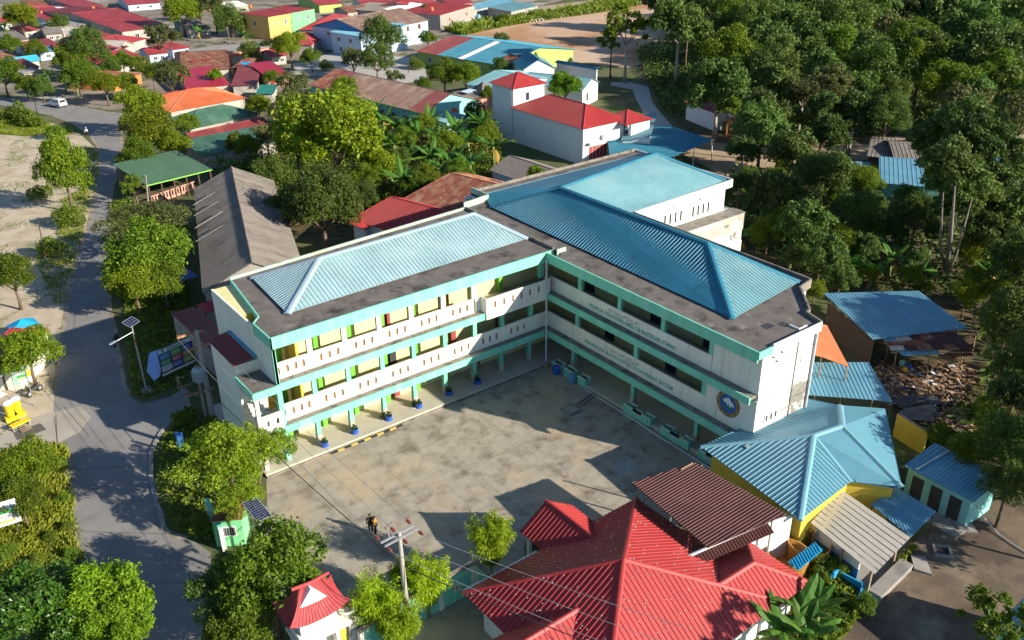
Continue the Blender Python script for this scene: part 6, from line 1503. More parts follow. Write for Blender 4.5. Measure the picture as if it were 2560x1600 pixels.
# food stall with green banner and a yellow two-cup display
ST = thing('food_stall', 'roadside food stall with a green and white awning and yellow counter', 'stall', G(40,960))
pl0 = G(26,878,2.6); nn = (CAM-pl0).normalized()*.5+UP
aw_ = [on_plane(*p, pl0, nn.normalized()) for p in ((24,870),(54,862),(63,900),(36,910))]
q = MB(); q.add(aw_+[p-UP*.04 for p in aw_], [(0,1,2,3),(7,6,5,4),(0,4,5,1),(1,5,6,2),(2,6,7,3),(3,7,4,0)]); ba = q.build('awning', pcol('mintbanner', (.30,.58,.42)), ST)
e1 = aw_[1]-aw_[0]; e2 = aw_[3]-aw_[0]
for k, (y0, y1, x0, x1, cc_) in enumerate(((.1,.16,.15,.85,(.55,.6,.2)),(.3,.5,.1,.7,(.65,.72,.68)),(.55,.66,.3,.95,(.10,.35,.12)),(.7,.76,.3,.9,(.6,.62,.1)),(.8,.97,.3,1,(.68,.7,.68)))):
    q = MB(); o1 = aw_[0]+e1*x0+e2*y0+UP*.012; q.obox(o1, e1*(x1-x0), e2*(y1-y0), UP*.006); q.build('print', pcol('stall%d' % k, cc_), ba)
for p in ((22,873),(56,865),(66,902)):
    g = G(*p, 2.5); q = MB(); q.tube([V3(g.x,g.y,0), V3(g.x,g.y,2.6)], .035, 6); q.build('post', M_STEEL, ST)
g = G(52,912); q = MB(); q.obox(V3(g.x,g.y,.7), bx_*1.1, -nb*0+V3(-bx_.y,bx_.x,0)*.7, UP*.5); q.build('counter', M_YELPL, ST)
for k, (u, v) in enumerate(((25,985),(42,975))):
    g = G(u, v-6, .5); rt = thing('giant_cup', ['large yellow drink-cup model left of the pair by the stall','large yellow drink-cup model right of the pair by the stall'][k], 'cup', V3(g.x,g.y,0), 0, 'yellow cup models')
    lpart(rt, 'cup', M_YELPL, lambda q: q.lathe((0,0,.35), [(.30,0),(.32,.2),(.42,1.2),(.45,1.25)], 16), smooth=True)
    lpart(rt, 'lid', M_WHITE, lambda q: q.lathe((0,0,1.61), [(.46,0),(.46,.08),(.32,.22),(.1,.26)], 16), smooth=True)
    lpart(rt, 'base', M_YELPL, lambda q: q.box(-.5,.5,-.5,.5,0,.34))
g = G(50,1010); BN = thing('stall_bench', 'yellow topped bench in front of the two yellow cups', 'bench', g, .3)
lpart(BN, 'seat', M_YELPL, lambda q: q.box(-.8,.8,-.3,.3,.45,.55))
for k in range(3): lpart(BN, 'slat', M_WOOD, lambda q: q.box(-.45,.45,-.75-.14*k,-.65-.14*k,.30-.09*k,.34-.09*k))
for x in (-.7,.7): lpart(BN, 'leg', M_STEEL, lambda q: (q.box(x-.04,x+.04,-.25,.25,0,.45)))
tag(sheet('stall_floor', [(30,1022),(95,1000),(110,1015),(40,1040)], .014, M_JOINT), kind='structure')
house('stall', 'red roofed stall cut by the left edge of the view', (-60,862), (36,862), (-60,785), 2.8, .5, style='shed', roof=mat('crimson_roof_sheet', (0.42,0.025,0.055)), wall=M_CREAM, cat='stall', ov=.25, sp=.4)
house('stall', 'grey tarpaulin awning at the left edge below the red stall', (-40,900), (18,884), (-40,868), 2.4, .3, style='shed', roof=M_ASBLIGHT, wall=M_WOODDK, cat='stall', walls=False, ov=.2)
house('stall', 'beige canopy corner at the left edge beside the food stall', (-40,960), (16,930), (-50,915), 2.4, .3, style='shed', roof=M_CREAM, wall=M_WOODDK, cat='stall', walls=False, ov=.2)
g = G(66,808,0); BU = thing('blue_tent', 'bright blue folding tent roof with orange skirt behind the mango tree', 'tent', g, .1)
M_TENT = mat('bright_blue_canvas', (.01,.32,.60), .7, .06, 1)
for f in ([V3(-1.3,-1,2),V3(1.3,-1,2),V3(0,0,2.7)],[V3(1.3,-1,2),V3(1.3,1,2),V3(0,0,2.7)],[V3(1.3,1,2),V3(-1.3,1,2),V3(0,0,2.7)],[V3(-1.3,1,2),V3(-1.3,-1,2),V3(0,0,2.7)]):
    lpart(BU, 'canopy', M_TENT, lambda q: roof_face(q, f, ribs=False, th=.02))
for x in (-1.2,1.2):
    for y in (-.9,.9): lpart(BU, 'post', M_STEEL, lambda q: q.tube([(x,y,0),(x,y,2)], .03, 6))
lpart(BU, 'skirt', M_ORWALL, lambda q: q.box(-1.1,1.1,-1.02,-.98,.2,.9))
# motorcycles
def motorbike(label, u, v, rz, paint):
    rt = thing('motorcycle', label, 'motorcycle', G(u,v), rz, 'parked motorcycles')
    for x in (-.62,.62):
        w = MB(); n = 16
        for k in range(n):
            a0, a1 = 2*math.pi*k/n, 2*math.pi*(k+1)/n
            w.obox(V3(x+.2*math.cos(a0), -.05, .3+.2*math.sin(a0)), V3(.1*math.cos(a0),0,.1*math.sin(a0)), V3(.3*(math.cos(a1)-math.cos(a0)),0,.3*(math.sin(a1)-math.sin(a0))), V3(0,.1,0))
        wo_ = w.build('wheel', M_BLACK, rt, world_built=False)
        w = MB(); w.tube([(x,-.04,.3),(x,.04,.3)], .17, 10); w.build('hub', M_STEEL, wo_, world_built=False)
    lpart(rt, 'body', paint, lambda q: q.add([V3(-.75,-.12,.72),V3(-.1,-.16,.5),V3(.35,-.12,.45),V3(.55,-.1,.95),V3(.3,-.1,.7),V3(-.15,-.14,.72),V3(-.75,.12,.72),V3(-.1,.16,.5),V3(.35,.12,.45),V3(.55,.1,.95),V3(.3,.1,.7),V3(-.15,.14,.72)], [(0,1,2,3,4,5),(11,10,9,8,7,6),(0,6,7,1),(1,7,8,2),(2,8,9,3),(3,9,10,4),(4,10,11,5),(5,11,6,0)]))
    lpart(rt, 'seat', M_BLACK, lambda q: q.box(-.7,.1,-.13,.13,.72,.84))
    lpart(rt, 'handlebar', M_DARKMET, lambda q: q.tube([(.4,-.34,1.05),(.5,0,1.0),(.4,.34,1.05)], .025, 6))
    lpart(rt, 'fork', M_STEEL, lambda q: (q.tube([(.5,0,1.0),(.62,0,.3)], .04, 6)))
    lpart(rt, 'headlight', M_WHITE, lambda q: q.ball((.58,0,.95), .07, .09, .08))
    return rt
mk = [('black motorcycle parked between the red stall and the blue tent',50,782,.8,M_BLACK),('white-fairing motorcycle by the red stall',60,800,.5,M_WHITE),('black motorcycle on the verge right of the blue tent',115,848,1.2,M_BLACK),('dark motorcycle parked behind the green awning',84,930,.6,M_DARKMET),('black motorcycle standing at the road edge by the mango tree',104,842,1.4,M_DARKMET),('dark motorcycle leaning by the street lamp kerb',276,812,1.1,M_BLACK)]
for a in mk: motorbike(*a)
# white car on the bend
def car():
    c = G(136,252); p2_ = G(113,248); rt = thing('car', 'white people-carrier driving round the bend at the upper left', 'car', c)
    hx = V3((p2_-c).x,(p2_-c).y,0).normalized(); rt.rotation_euler = (0,0,math.atan2(hx.y,hx.x))
    prof = [(-2.15,.45),(-2.2,.9),(-2.1,1.05),(-1.95,1.62),(-1.6,1.72),(.1,1.70),(.95,1.12),(2.0,.92),(2.2,.75),(2.2,.4)]
    M_CARW = mat('white_car_paint', (.72,.73,.75), .25, .03, 1, spec=.6)
    q = MB(); n = len(prof); ws = [.86,.9,.9,.72,.68,.68,.84,.86,.82,.82]
    vs = [(x,-w_,z) for (x,z),w_ in zip(prof,ws)]+[(x,w_,z) for (x,z),w_ in zip(prof,ws)]
    q.add(vs, [tuple(range(n)), tuple(range(n,2*n))[::-1]]+[(i,n+i,n+(i+1)%n,(i+1)%n) for i in range(n)])
    bo = q.build('body', M_CARW, rt, world_built=False)
    for s in (-1,1):
        for x0,x1 in ((-1.75,-.75),(-.68,.2)):
            lpart(rt, 'side_window', M_GLASS, lambda q: q.add([V3(x0,s*.90,1.10),V3(x1+(.25 if x1>0 else 0),s*.895,1.12),V3(x1-.1,s*.745,1.6),V3(x0+.05,s*.75,1.6)], [(0,1,2,3) if s<0 else (3,2,1,0)]))
    lpart(rt, 'windscreen', M_GLASS, lambda q: q.add([V3(.96,-.74,1.17),V3(.96,.74,1.17),V3(.2,.62,1.68),V3(.2,-.62,1.68)], [(0,1,2,3)]))
    lpart(rt, 'rear_window', M_GLASS, lambda q: q.add([V3(-2.13,-.7,1.12),V3(-2.13,.7,1.12),V3(-1.99,.62,1.58),V3(-1.99,-.62,1.58)], [(3,2,1,0)]))
    for s in (-1,1):
        lpart(rt, 'tail_light', M_REDPL, lambda q: q.box(-2.22,-2.1,s*.72-.1,s*.72+.1,.85,1.15))
        lpart(rt, 'headlight', M_STEEL, lambda q: q.box(2.0,2.21,s*.62-.16,s*.62+.16,.7,.86))
    for x in (-1.35,1.35):
        for s in (-1,1):
            w = MB(); w.tube([(x,s*.72,.32),(x,s*.92,.32)], .32, 16); wo_ = w.build('wheel', M_BLACK, rt, world_built=False)
            w = MB(); w.tube([(x,s*.921,.32),(x,s*.935,.32)], .19, 12); w.build('rim', M_STEEL, wo_, world_built=False)
    lpart(rt, 'number_plate', M_BLACK, lambda q: q.box(-2.225,-2.2,-.22,.22,.62,.74))
car()

# ------------------------------------------------------------------ people
def limb(me_pts, edges, radii, name, m_, par, root=0):
    me = bpy.data.meshes.new(name); me.from_pydata(me_pts, edges, []); me.materials.append(m_)
    o = bpy.data.objects.new(name, me); COL.objects.link(o)
    md = o.modifiers.new('skin', 'SKIN'); md.use_smooth_shade = True
    for i, r_ in enumerate(radii): me.skin_vertices[0].data[i].radius = (r_, r_) if not isinstance(r_, tuple) else r_
    me.skin_vertices[0].data[root].use_root = True
    sd = o.modifiers.new('sub', 'SUBSURF'); sd.levels = 1; sd.render_levels = 2
    o.parent = par
    return o
def person(label, u, v, rz, shirt, trousers, hair, arm=0.0, h=1.66, sleeve_long=False):
    rt = thing('person', label, 'person', G(u,v), rz); k = h/1.70
    S = lambda p: tuple(c*k for c in p)
    # body: pelvis, spine, neck, head, arms with hands and fingers, legs, feet
    P = [(0,0,.92),(0,0,1.12),(0,0,1.36),(0,0,1.48),(0,.01,1.56),(0,.02,1.66)]
    E = [(0,1),(1,2),(2,3),(3,4),(4,5)]; Rr = [.13,.12,.14,.055,.085,.07]
    def chain(start, pts, rr):
        prev = start
        for p, r_ in zip(pts, rr): P.append(p); Rr.append(r_); E.append((prev, len(P)-1)); prev = len(P)-1
        return prev
    for s in (-1, 1):
        f = arm if s > 0 else -arm*.5
        w_ = chain(2, [(s*.19,0,1.38),(s*.25,.02+f*.1,1.10),(s*.27,.08+f*.3,.86),(s*.27,.10+f*.34,.79)], [.06,.045,.034,.036])
        for j in range(4): chain(w_, [(s*(.26+.002*j),.08+f*.36+.016*j,.74),(s*.255,.085+f*.37+.016*j,.70-.006*abs(j-1.5))], [.010,.008])
        chain(w_, [(s*.25,.135+f*.36,.755),(s*.243,.145+f*.37,.725)], [.011,.008])
        l_ = chain(0, [(s*.09,0,.86),(s*.10,.01,.48),(s*.10,-.02,.09),(s*.10,.10,.04)], [.085,.06,.042,.035])
    b = limb([S(p) for p in P], E, [r_*k for r_ in Rr], 'body', M_SKIN, rt)
    P2 = [(0,0,.90),(0,0,1.12),(0,0,1.36),(s_:=0,0,1.42)]; E2 = [(0,1),(1,2),(2,3)]; R2 = [.155,.15,.165,.08]
    P2 = [list(p) for p in P2]
    for s in (-1, 1):
        f = arm if s > 0 else -arm*.5
        a0 = len(P2); P2 += [[s*.19,0,1.38],[s*.245,.02+f*.1,1.12]]; E2 += [(2,a0),(a0,a0+1)]; R2 += [.08,.065]
        if sleeve_long: P2.append([s*.268,.07+f*.27,.89]); E2.append((a0+1,a0+2)); R2.append(.05)
    limb([S(p) for p in P2], E2, [r_*k for r_ in R2], 'shirt', shirt, rt)
    P3 = [(0,0,.92),(.09,0,.84),(.10,.01,.48),(.10,-.015,.12),(-.09,0,.84),(-.10,.01,.48),(-.10,-.015,.12)]
    limb([S(p) for p in P3], [(0,1),(1,2),(2,3),(0,4),(4,5),(5,6)], [x*k for x in (.145,.105,.082,.065,.105,.082,.065)], 'trousers', trousers, rt)
    q = MB(); q.ball((0,-.005,1.665), .098, .108, .075, 10, 6); hh = q.build('hair', hair, rt, smooth=True, world_built=False); hh.scale = (k,k,k)
    q = MB()
    for s in (-1,1): q.ball((s*.033,.105,1.615), .012, .008, .010, 6, 4)
    q.ball((0,.118,1.585), .014, .02, .022, 6, 4); q.box(-.025,.025,.098,.106,1.545,1.553)
    ff = q.build('face', M_SKIN, rt, smooth=True, world_built=False); ff.scale = (k,k,k)
    return rt
M_HAIR = mat('black_hair', (.015,.013,.012), .6, .2, 4)
M_TSHDK = mat('charcoal_shirt', (.03,.03,.033), .85, .1, 4)
M_TSHOR = mat('orange_shirt', (.62,.24,.03), .85, .08, 4)
M_TRDK = mat('black_trousers', (.018,.018,.02), .85, .1, 4)
person('person in a charcoal shirt standing next to one in orange in the courtyard', 877, 1258, -.5, M_TSHDK, M_TRDK, M_HAIR, .25, 1.68)
person('person in an orange shirt standing in the courtyard', 888, 1262, .9, M_TSHOR, M_TRDK, M_HAIR, .4, 1.62)
person('person in white walking along the road near the bend', 207, 322, 2.2, M_WHITE, M_TSHDK, M_WHITE, .5, 1.65, True)

# ------------------------------------------------------------------ courtyard furniture
M_HERB = leafmat('herb_leaf', (.03,.07,.015), (.12,.20,.03))
def barrel(label, u, v, plant=True):
    rt = thing('barrel_planter', label, 'planter', G(u,v+8), 0, 'blue barrel planters')
    lpart(rt, 'barrel', M_BLUEPL, lambda q: q.lathe((0,0,0), [(.27,0),(.30,.05),(.33,.3),(.33,.34),(.34,.36),(.33,.38),(.31,.66),(.33,.68),(.33,.72),(.28,.72),(.27,.6)], 18), smooth=True)
    lpart(rt, 'soil', M_SOIL, lambda q: q.lathe((0,0,.58), [(.27,0),(.27,.04)], 14))
    if plant:
        rnd = random.Random(int(u))
        def pl(q):
            for i in range(26):
                a = rnd.random()*6.28; h = rnd.uniform(.15,.5); r_ = rnd.uniform(.1,.38); w_ = .06
                c = V3(math.cos(a),math.sin(a),0); s = V3(-c.y,c.x,0)*w_
                q.add([V3(0,0,.62), c*r_*.5-s+UP*(.62+h), c*r_+UP*(.62+h*.8), c*r_*.5+s+UP*(.62+h)], [(0,1,2,3)])
        lpart(rt, 'plant', M_HERB, pl)
    return rt
bl = ['nearest to the feathery tree','second from the feathery tree','third from the feathery tree, beside a white pot','fourth from the feathery tree, beside a dark plant','at the edge of the shadow','deepest in the shadow, nearest the inner corner']
for (u, v), t in zip(((768,1052),(839,1021),(919,990),(990,960),(1061,930),(1128.5,903.5)), bl):
    barrel('blue barrel planter along the sunlit wing, ' + t, u, v)
def pot(label, u, v, m_, r_=.25, big=.5):
    rt = thing('plant_pot', label, 'pot', G(u,v))
    lpart(rt, 'pot', m_, lambda q: q.lathe((0,0,0), [(r_*.7,0),(r_,.3),(r_*1.05,.34),(r_*.9,.34),(r_*.85,.28)], 14), smooth=True)
    rnd = random.Random(int(v))
    def pl(q):
        for i in range(40):
            a = rnd.random()*6.28; h = rnd.uniform(.2,big*1.6); rr = rnd.uniform(.1,big); c = V3(math.cos(a),math.sin(a),0); s = V3(-c.y,c.x,0)*.05
            q.add([c*rr*.3+UP*.3, c*rr*.6-s+UP*(.3+h*.8), c*rr+UP*(.3+h), c*rr*.6+s+UP*(.3+h*.8)], [(0,1,2,3)])
    lpart(rt, 'plant', M_HERB, pl)
pot('white pot with a bushy plant beside the third blue barrel', 907, 997, M_WHITE, .26, .5)
pot('white trough pot beside the fourth blue barrel', 978, 968, M_WHITE, .28, .35)
g = G(997,912); TBL = thing('table', 'small white table under yellow jerrycans on the walkway', 'table', V3(g.x,g.y,.3), 0)
lpart(TBL, 'tabletop', M_CREAM, lambda q: q.box(-.75,.75,-.3,.3,.66,.71))
for x in (-.65,.65):
    for y in (-.22,.22): lpart(TBL, 'leg', M_STEEL, lambda q: q.box(x-.03,x+.03,y-.03,y+.03,0,.66))
for i, (x, y, z, t) in enumerate(((-.42,0,0,'left jerrycan on the white table'),(.05,0,0,'right jerrycan on the white table'),(-.15,.12,.52,'jerrycan stacked on top of the others'))):
    o = MB(); o.prism([(-.19,-.14),(.19,-.14),(.19,.14),(-.19,.14)], 0, .42); o.prism([(-.14,-.1),(.14,-.1),(.14,.1),(-.14,.1)], .42, .48)
    rt = thing('jerrycan', 'yellow plastic ' + t, 'jerrycan', V3(g.x+x,g.y+y,1.012+z), .1*i, 'yellow jerrycans')
    o.build('body', M_YELPL, rt, world_built=False); lpart(rt, 'cap', M_REDPL, lambda q: q.tube([(.08,0,.48),(.08,0,.54)], .04, 8)); lpart(rt, 'handle', M_YELPL, lambda q: q.tube([(-.1,0,.47),(-.06,0,.56),(.0,0,.56),(.03,0,.47)], .02, 6))
# stepped green planters along the shaded wing
def planter(label, y0, y1, x0=-.15, x1=.55, h=.75, notch=True):
    rt = thing('wall_planter', label, 'planter', V3((x0+x1)/2,(y0+y1)/2,0), 0, 'green planters along the shaded wing')
    L_ = y1-y0; t = .09
    seg = [(y0,y0+L_*.33,h),(y0+L_*.33,y0+L_*.67,h*.62),(y0+L_*.67,y1,h)] if notch else [(y0,y1,h)]
    for a, b, hh in seg:
        for xx in (x0, x1-t):
            q = MB(); q.box(xx,xx+t,a,b,0,hh); w = q.build('side', M_MINT, rt)
            q = MB(); q.box(xx-.02,xx+t+.02,a,b,hh+.001,hh+.05); q.build('rim', M_CREAM, w)
    for yy in (y0, y1-t):
        q = MB(); q.box(x0+t+.001,x1-t-.001,yy,yy+t,0,h); q.build('end', M_MINT, rt)
    q = MB(); q.box(x0+t,x1-t,y0+t,y1-t,.02,h*.5); q.build('soil', M_SOIL, rt)
    rnd = random.Random(int(-y0*10)); q = MB()
    for i in range(30):
        c = V3(rnd.uniform(x0+.12,x1-.12), rnd.uniform(y0+.2,y1-.2), h*.5); a = rnd.random()*6.28; d = V3(math.cos(a),math.sin(a),0)*.2
        q.add([c, c+d*.5+UP*.3+V3(-d.y,d.x,0)*.2, c+d+UP*.32, c+d*.5+UP*.3-V3(-d.y,d.x,0)*.2], [(0,1,2,3)])
    tag(q.build('plants', M_HERB, rt), kind='stuff')
planter('stepped green planter in the middle of the shaded wing', -14.2, -10.9)
planter('stepped green planter nearer the emblem on the shaded wing', -18.6, -15.4)
planter('stepped green planter half under the blue roof tip', -22.0, -19.6)
planter('small green planter nearest the inner corner drainpipe', -2.3, -1.1, h=.7, notch=False)
planter('middle small green planter near the inner corner', -4.1, -2.8, h=.8, notch=False)
planter('small green planter beside the blue bin near the inner corner', -5.9, -4.8, h=.8, notch=False)
for (x, y, m_, lb) in ((-.55,-2.3,M_BLUEPL,'large blue drum lying by the inner corner planters'),(-.45,-4.4,mat('pale_blue_plastic',(.15,.35,.55),.5,.1,2),'pale blue upright bin between the small planters')):
    o = MB(); o.lathe((0,0,0), [(.28,0),(.32,.08),(.32,.8),(.28,.86),(.2,.88)], 16); ob = o.build('drum', m_, smooth=True); ob.location = (x,y,.012); tag(ob, lb, 'drum')
for (x, y, sz, rz, lb) in ((-.45,-.75,.45,.3,'brown cardboard box next to the drainpipe foot'),(-.55,-1.35,.4,.9,'open brown box between drainpipe and blue drum')):
    o = MB(); s = sz/2; o.box(-s,s,-s,s,0,sz*.8); ob = o.build('cardboard_box', M_CARD); ob.location = (x,y,.012); ob.rotation_euler = (0,0,rz); tag(ob, lb, 'box')
# shallow drain and hand-wash kerb in the courtyard
DR = thing('drain_cover', 'square concrete drain cover with a raised channel in the shaded courtyard', 'drain', V3(-4.6,-9.4,0))
gq = G(1350,970); DR.location = gq; lk = G(1405,932)
q = MB(); q.box(gq.x-.75,gq.x+.75,gq.y-.75,gq.y+.75,.0,.10); q.build('slab', M_LEDGE, DR)
q = MB(); q.box(gq.x-.5,gq.x+.5,gq.y-.5,gq.y+.5,.1,.16); q.build('lid', M_CONC, DR)
d = (lk-gq); L_ = d.length; d.normalize(); nn = V3(-d.y,d.x,0)
for s in (-.25,.15):
    q = MB(); q.obox(gq+d*.76+nn*s, d*(L_-.8), nn*.1, UP*.13); q.build('channel_kerb', M_LEDGE, DR)
q = MB(); q.tube([V3(-.35,-6.2,.05),V3(-.4,-12,.05),V3(-.55,-15.5,.05),V3(-.6,-23,.05)], .05, 6); tag(q.build('hose', M_PIPE), 'grey pipe lying along the foot of the shaded wing', 'pipe')
M_YB = mat('yellow_kerb_paint', (.55,.42,.08), .8, .2, 3)
kb = thing('painted_kerb', 'kerb stones painted yellow and black in front of the sunlit walkway', 'kerb', V3(-20,-.75,0))
for i in range(11):
    q = MB(); x = -23.4+.62*i; q.box(x,x+.6,-.82,-.66,0,.11); q.build('kerb_stone', M_YB if i % 2 else M_BLACK, kb)
# water tanks on village roofs
def tank(label, u, v, z, s=.6, m_=M_ORTANK):
    rt = thing('roof_tank', label, 'water tank', G(u,v,z))
    lpart(rt, 'body', m_, lambda q: q.lathe((0,0,0), [(s*.85,0),(s,.1),(s,.55*s),(s*1.03,.6*s),(s,.65*s),(s,1.5*s),(s*.7,1.85*s),(s*.25,2*s)], 16), smooth=True)
    lpart(rt, 'lid', m_, lambda q: q.lathe((0,0,2*s), [(s*.28,0),(s*.28,.1)], 12))
tank('orange water tank on the ledge between the red roofs', 221, 24, 3.7, .6); tank('red water tank on the grey block house roof', 1020, 26, 5.0, .6); tank('orange water tank beside the teal pump hut', 1074, 270, 2.6, .6)
tank('small red water tank on the upper left red roof', 98, 32, 4.1, .4); tank('orange water tank on the amber house roof', 592, 20, 6.5, .55)
tank('blue water tank by the alley at the top', 1130, 46, 0.0, .8, M_SKYBLUE)
# old tyres round the dirt field, half buried and painted pale
TY = [(1233,54),(1240,53.5),(1247,53),(1254,52.3),(1262,51.6),(1270,50.6),(1278,49.7),(1303,44.5),(1312,43),(1320,42),(1328,41),(1336,40.2),(1355,37),(1362,36),(1370,35),(1380,33.6),(1388,32.4),(1396,31.2),(1414,27),(1424,25.6),(1434,24.4),(1444,23.3),(1453,22),(1472,18.6),(1482,16.8),(1490,15.6),(1500,14),(1512,11.5),(1520,10),(1528,8.6),(1536,7)]
q = MB(); P = [V3(.75*math.cos(a), 0, .75*math.sin(a)) for a in [math.pi*k/10 for k in range(11)]]; q.tube(P, .17, 8)
tyre_me = q.mesh('half_tyre', mat('whitewashed_rubber', (.55,.50,.42), .85, .2, 2), True)
TN = 'first second third fourth fifth sixth seventh eighth ninth tenth eleventh twelfth thirteenth fourteenth fifteenth sixteenth seventeenth eighteenth nineteenth twentieth twenty-first twenty-second twenty-third twenty-fourth twenty-fifth twenty-sixth twenty-seventh twenty-eighth twenty-ninth thirtieth last'.split()
for i, p in enumerate(TY):
    o = bpy.data.objects.new('half_tyre', tyre_me); COL.objects.link(o); o.location = G(*p); o.rotation_euler = (0,0,-.85); tag(o, '%s whitewashed half tyre from the left in the row edging the dirt field' % TN[i], 'tyre', 'half-buried tyres edging the dirt field')
# bits in the village: laundry, blue patches on roofs
for (u, v, z, sx, sy, rz, m_, lb) in ((178,78,5.2,2.6,3.6,.2,M_TENT,'bright blue tarpaulin on the maroon roof'),(357,153,1.6,4,3,.3,mat('emerald_canvas',(.02,.40,.22),.7,.1,1),'emerald awning beside the red porch gable'),(172,101,3.2,2,1.6,.2,M_TENT,'small blue tarpaulin below the maroon roof'),(583,150,2.9,2.6,2,.1,M_TENT,'blue awning beside the rusty corner shed'),(427,648,2.0,2.6,3.2,.2,M_BLUEPL,'blue tarpaulin behind the roadside tree'),(1107,215,3.3,4,1.6,.5,M_BLUEWALL,'pale blue translucent sheet on the dark shed')):
    q = MB(); q.prism([(-sx/2,-sy/2),(sx/2,-sy/2),(sx/2,sy/2),(-sx/2,sy/2)], 0, .05); o = q.build('tarpaulin', m_); o.location = G(u,v,z); o.rotation_euler = (.12,.05,rz); tag(o, lb, 'tarpaulin')
# ------------------------------------------------------------------ trees
L_BROAD = leafmat('broad_leaf', (.050,.11,.008), (.215,.305,.012), .42)
L_YELLOW = leafmat('yellowish_leaf', (.075,.145,.007), (.31,.37,.010), .42)
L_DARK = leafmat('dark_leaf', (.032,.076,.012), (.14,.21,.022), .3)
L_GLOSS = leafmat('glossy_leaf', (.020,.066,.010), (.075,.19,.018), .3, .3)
L_BRIGHT = leafmat('fresh_leaf', (.095,.20,.008), (.25,.43,.012), .42)
L_FEATHER = leafmat('feathery_leaf', (.085,.165,.010), (.29,.40,.016), .42)
L_FOREST = leafmat('forest_leaf', (.040,.088,.018), (.17,.255,.042), .35, .6, .35)
L_OLIVE = leafmat('olive_leaf', (.06,.080,.022), (.19,.21,.055), .35)
L_BAMBOO = leafmat('bamboo_leaf', (.19,.29,.008), (.46,.56,.014), .45)
L_BANANA = leafmat('banana_leaf', (.05,.14,.02), (.12,.27,.03), .42, .6)
L_DEADLEAF = leafmat('dead_banana_leaf', (.30,.16,.04), (.50,.32,.06), .3)
L_GRASS = leafmat('grass_blade', (.11,.165,.012), (.31,.36,.025), .42)
L_WEED = leafmat('weed_leaf', (.07,.14,.014), (.22,.30,.02), .4)

def rand_dir(rnd, zmin=-1.0):
    while True:
        v = V3(rnd.gauss(0,1), rnd.gauss(0,1), rnd.gauss(0,1))
        if v.length > 1e-3:
            v.normalize()
            if v.z >= zmin: return v
def leaf_quad(vs, fs, p, nrm, rnd, s, asp=.5):
    t = nrm.orthogonal().normalized(); b = nrm.cross(t); a = rnd.random()*6.283
    l = t*math.cos(a)+b*math.sin(a); w = nrm.cross(l)
    n = len(vs)
    vs.extend(((p-l*s)[:], (p+w*s*asp+nrm*s*.12)[:], (p+l*s)[:], (p-w*s*asp+nrm*s*.12)[:]))
    fs.append((n,n+1,n+2,n+3))
def crown_mesh(name, m_, seed, R_, H_, nl, lr, n, ls, asp=.5, flat=0.0, hole=.0, zmin=-.45, lobe_z=None, top=.2):
    """foliage spread over many lobes inside an ellipsoid of radius R_ and half height H_"""
    rnd = random.Random(seed); lobes = []
    for i in range(nl):
        for _ in range(30):
            d = rand_dir(rnd, -.55); k = rnd.uniform(.40,.92)
            c = V3(d.x*R_*k, d.y*R_*k, d.z*H_*k+top*H_)
            if all((c-c2).length > lr*R_*.6 for c2, _ in lobes): break
        r_ = R_*lr*rnd.uniform(.5,1.35)*(1.25-.45*k)
        lobes.append((c, r_))
    lobes.append((V3(0,0,top*H_), R_*lr*1.15))
    vs, fs = [], []; wts = [r_*r_ for _, r_ in lobes]; tries = 0
    sq = (1-flat)
    while len(fs) < n and tries < n*6:
        tries += 1
        c, r_ = rnd.choices(lobes, wts)[0]
        d = rand_dir(rnd, zmin); q = rnd.uniform(.55,1.08)**.7 if rnd.random() < .88 else rnd.uniform(1.0,1.45)
        p = c + V3(d.x*r_, d.y*r_, d.z*r_*sq)*q
        bad = False
        for c2, r2 in lobes:
            if c2 is c: continue
            e = p-c2; e.z /= sq
            if e.length < r2*.66: bad = True; break
        if bad: continue
        if hole and mnoise.noise(p*(1.6/R_*2)+V3(seed,0,0)) < -.25+hole*.5: continue
        nn = (d*.5 + UP*.35 + rand_dir(rnd)*.8).normalized()
        leaf_quad(vs, fs, p, nn, rnd, ls*rnd.choice((.55,.75,.9,1.0,1.15,1.5)), asp)
    mb = MB(); mb.v = vs; mb.f = fs; mb.mi = [0]*len(fs)
    me = mb.mesh(name, m_)
    me['lobes'] = [x for c, r_ in lobes for x in (c.x,c.y,c.z)]
    return me
def plume_mesh(name, m_, seed, n_culm=60, n=15000):
    """bamboo: arching culms hung with narrow leaves"""
    rnd = random.Random(seed); vs, fs = [], []; lob = []; culms = []
    for i in range(n_culm):
        a = rnd.random()*6.283; out = 2.0*rnd.random()**.6; hgt = rnd.uniform(3.6,6.6)
        b = V3(math.cos(a)*.35*rnd.random(), math.sin(a)*.35*rnd.random(), -3.0)
        culms.append((b, V3(math.cos(a),math.sin(a),0), out, hgt)); lob += [math.cos(a)*out*.6, math.sin(a)*out*.6, -3+hgt*.75]
    while len(fs) < n:
        b, d, out, hgt = rnd.choice(culms); t = rnd.uniform(.12,1.0)**.8
        p = b + d*(out*t*t) + UP*(hgt*(t-.22*t*t*out/2))
        off = rand_dir(rnd)*(.15+.62*math.sin(math.pi*min(1,t*.9)))*rnd.random()**.6; off.z -= .15*rnd.random()
        p = p+off; l = (off*1.2+d*.3+UP*rnd.uniform(-.9,.35)+rand_dir(rnd)*.4).normalized()
        w = l.cross(rand_dir(rnd)).normalized(); s = rnd.choice((.12,.16,.2)); k = len(vs)
        vs.extend(((p-l*s)[:], (p+w*s*.2)[:], (p+l*s)[:], (p-w*s*.2)[:])); fs.append((k,k+1,k+2,k+3))
    mb = MB(); mb.v = vs; mb.f = fs; mb.mi = [0]*len(fs); me = mb.mesh(name, m_); me['lobes'] = lob; return me
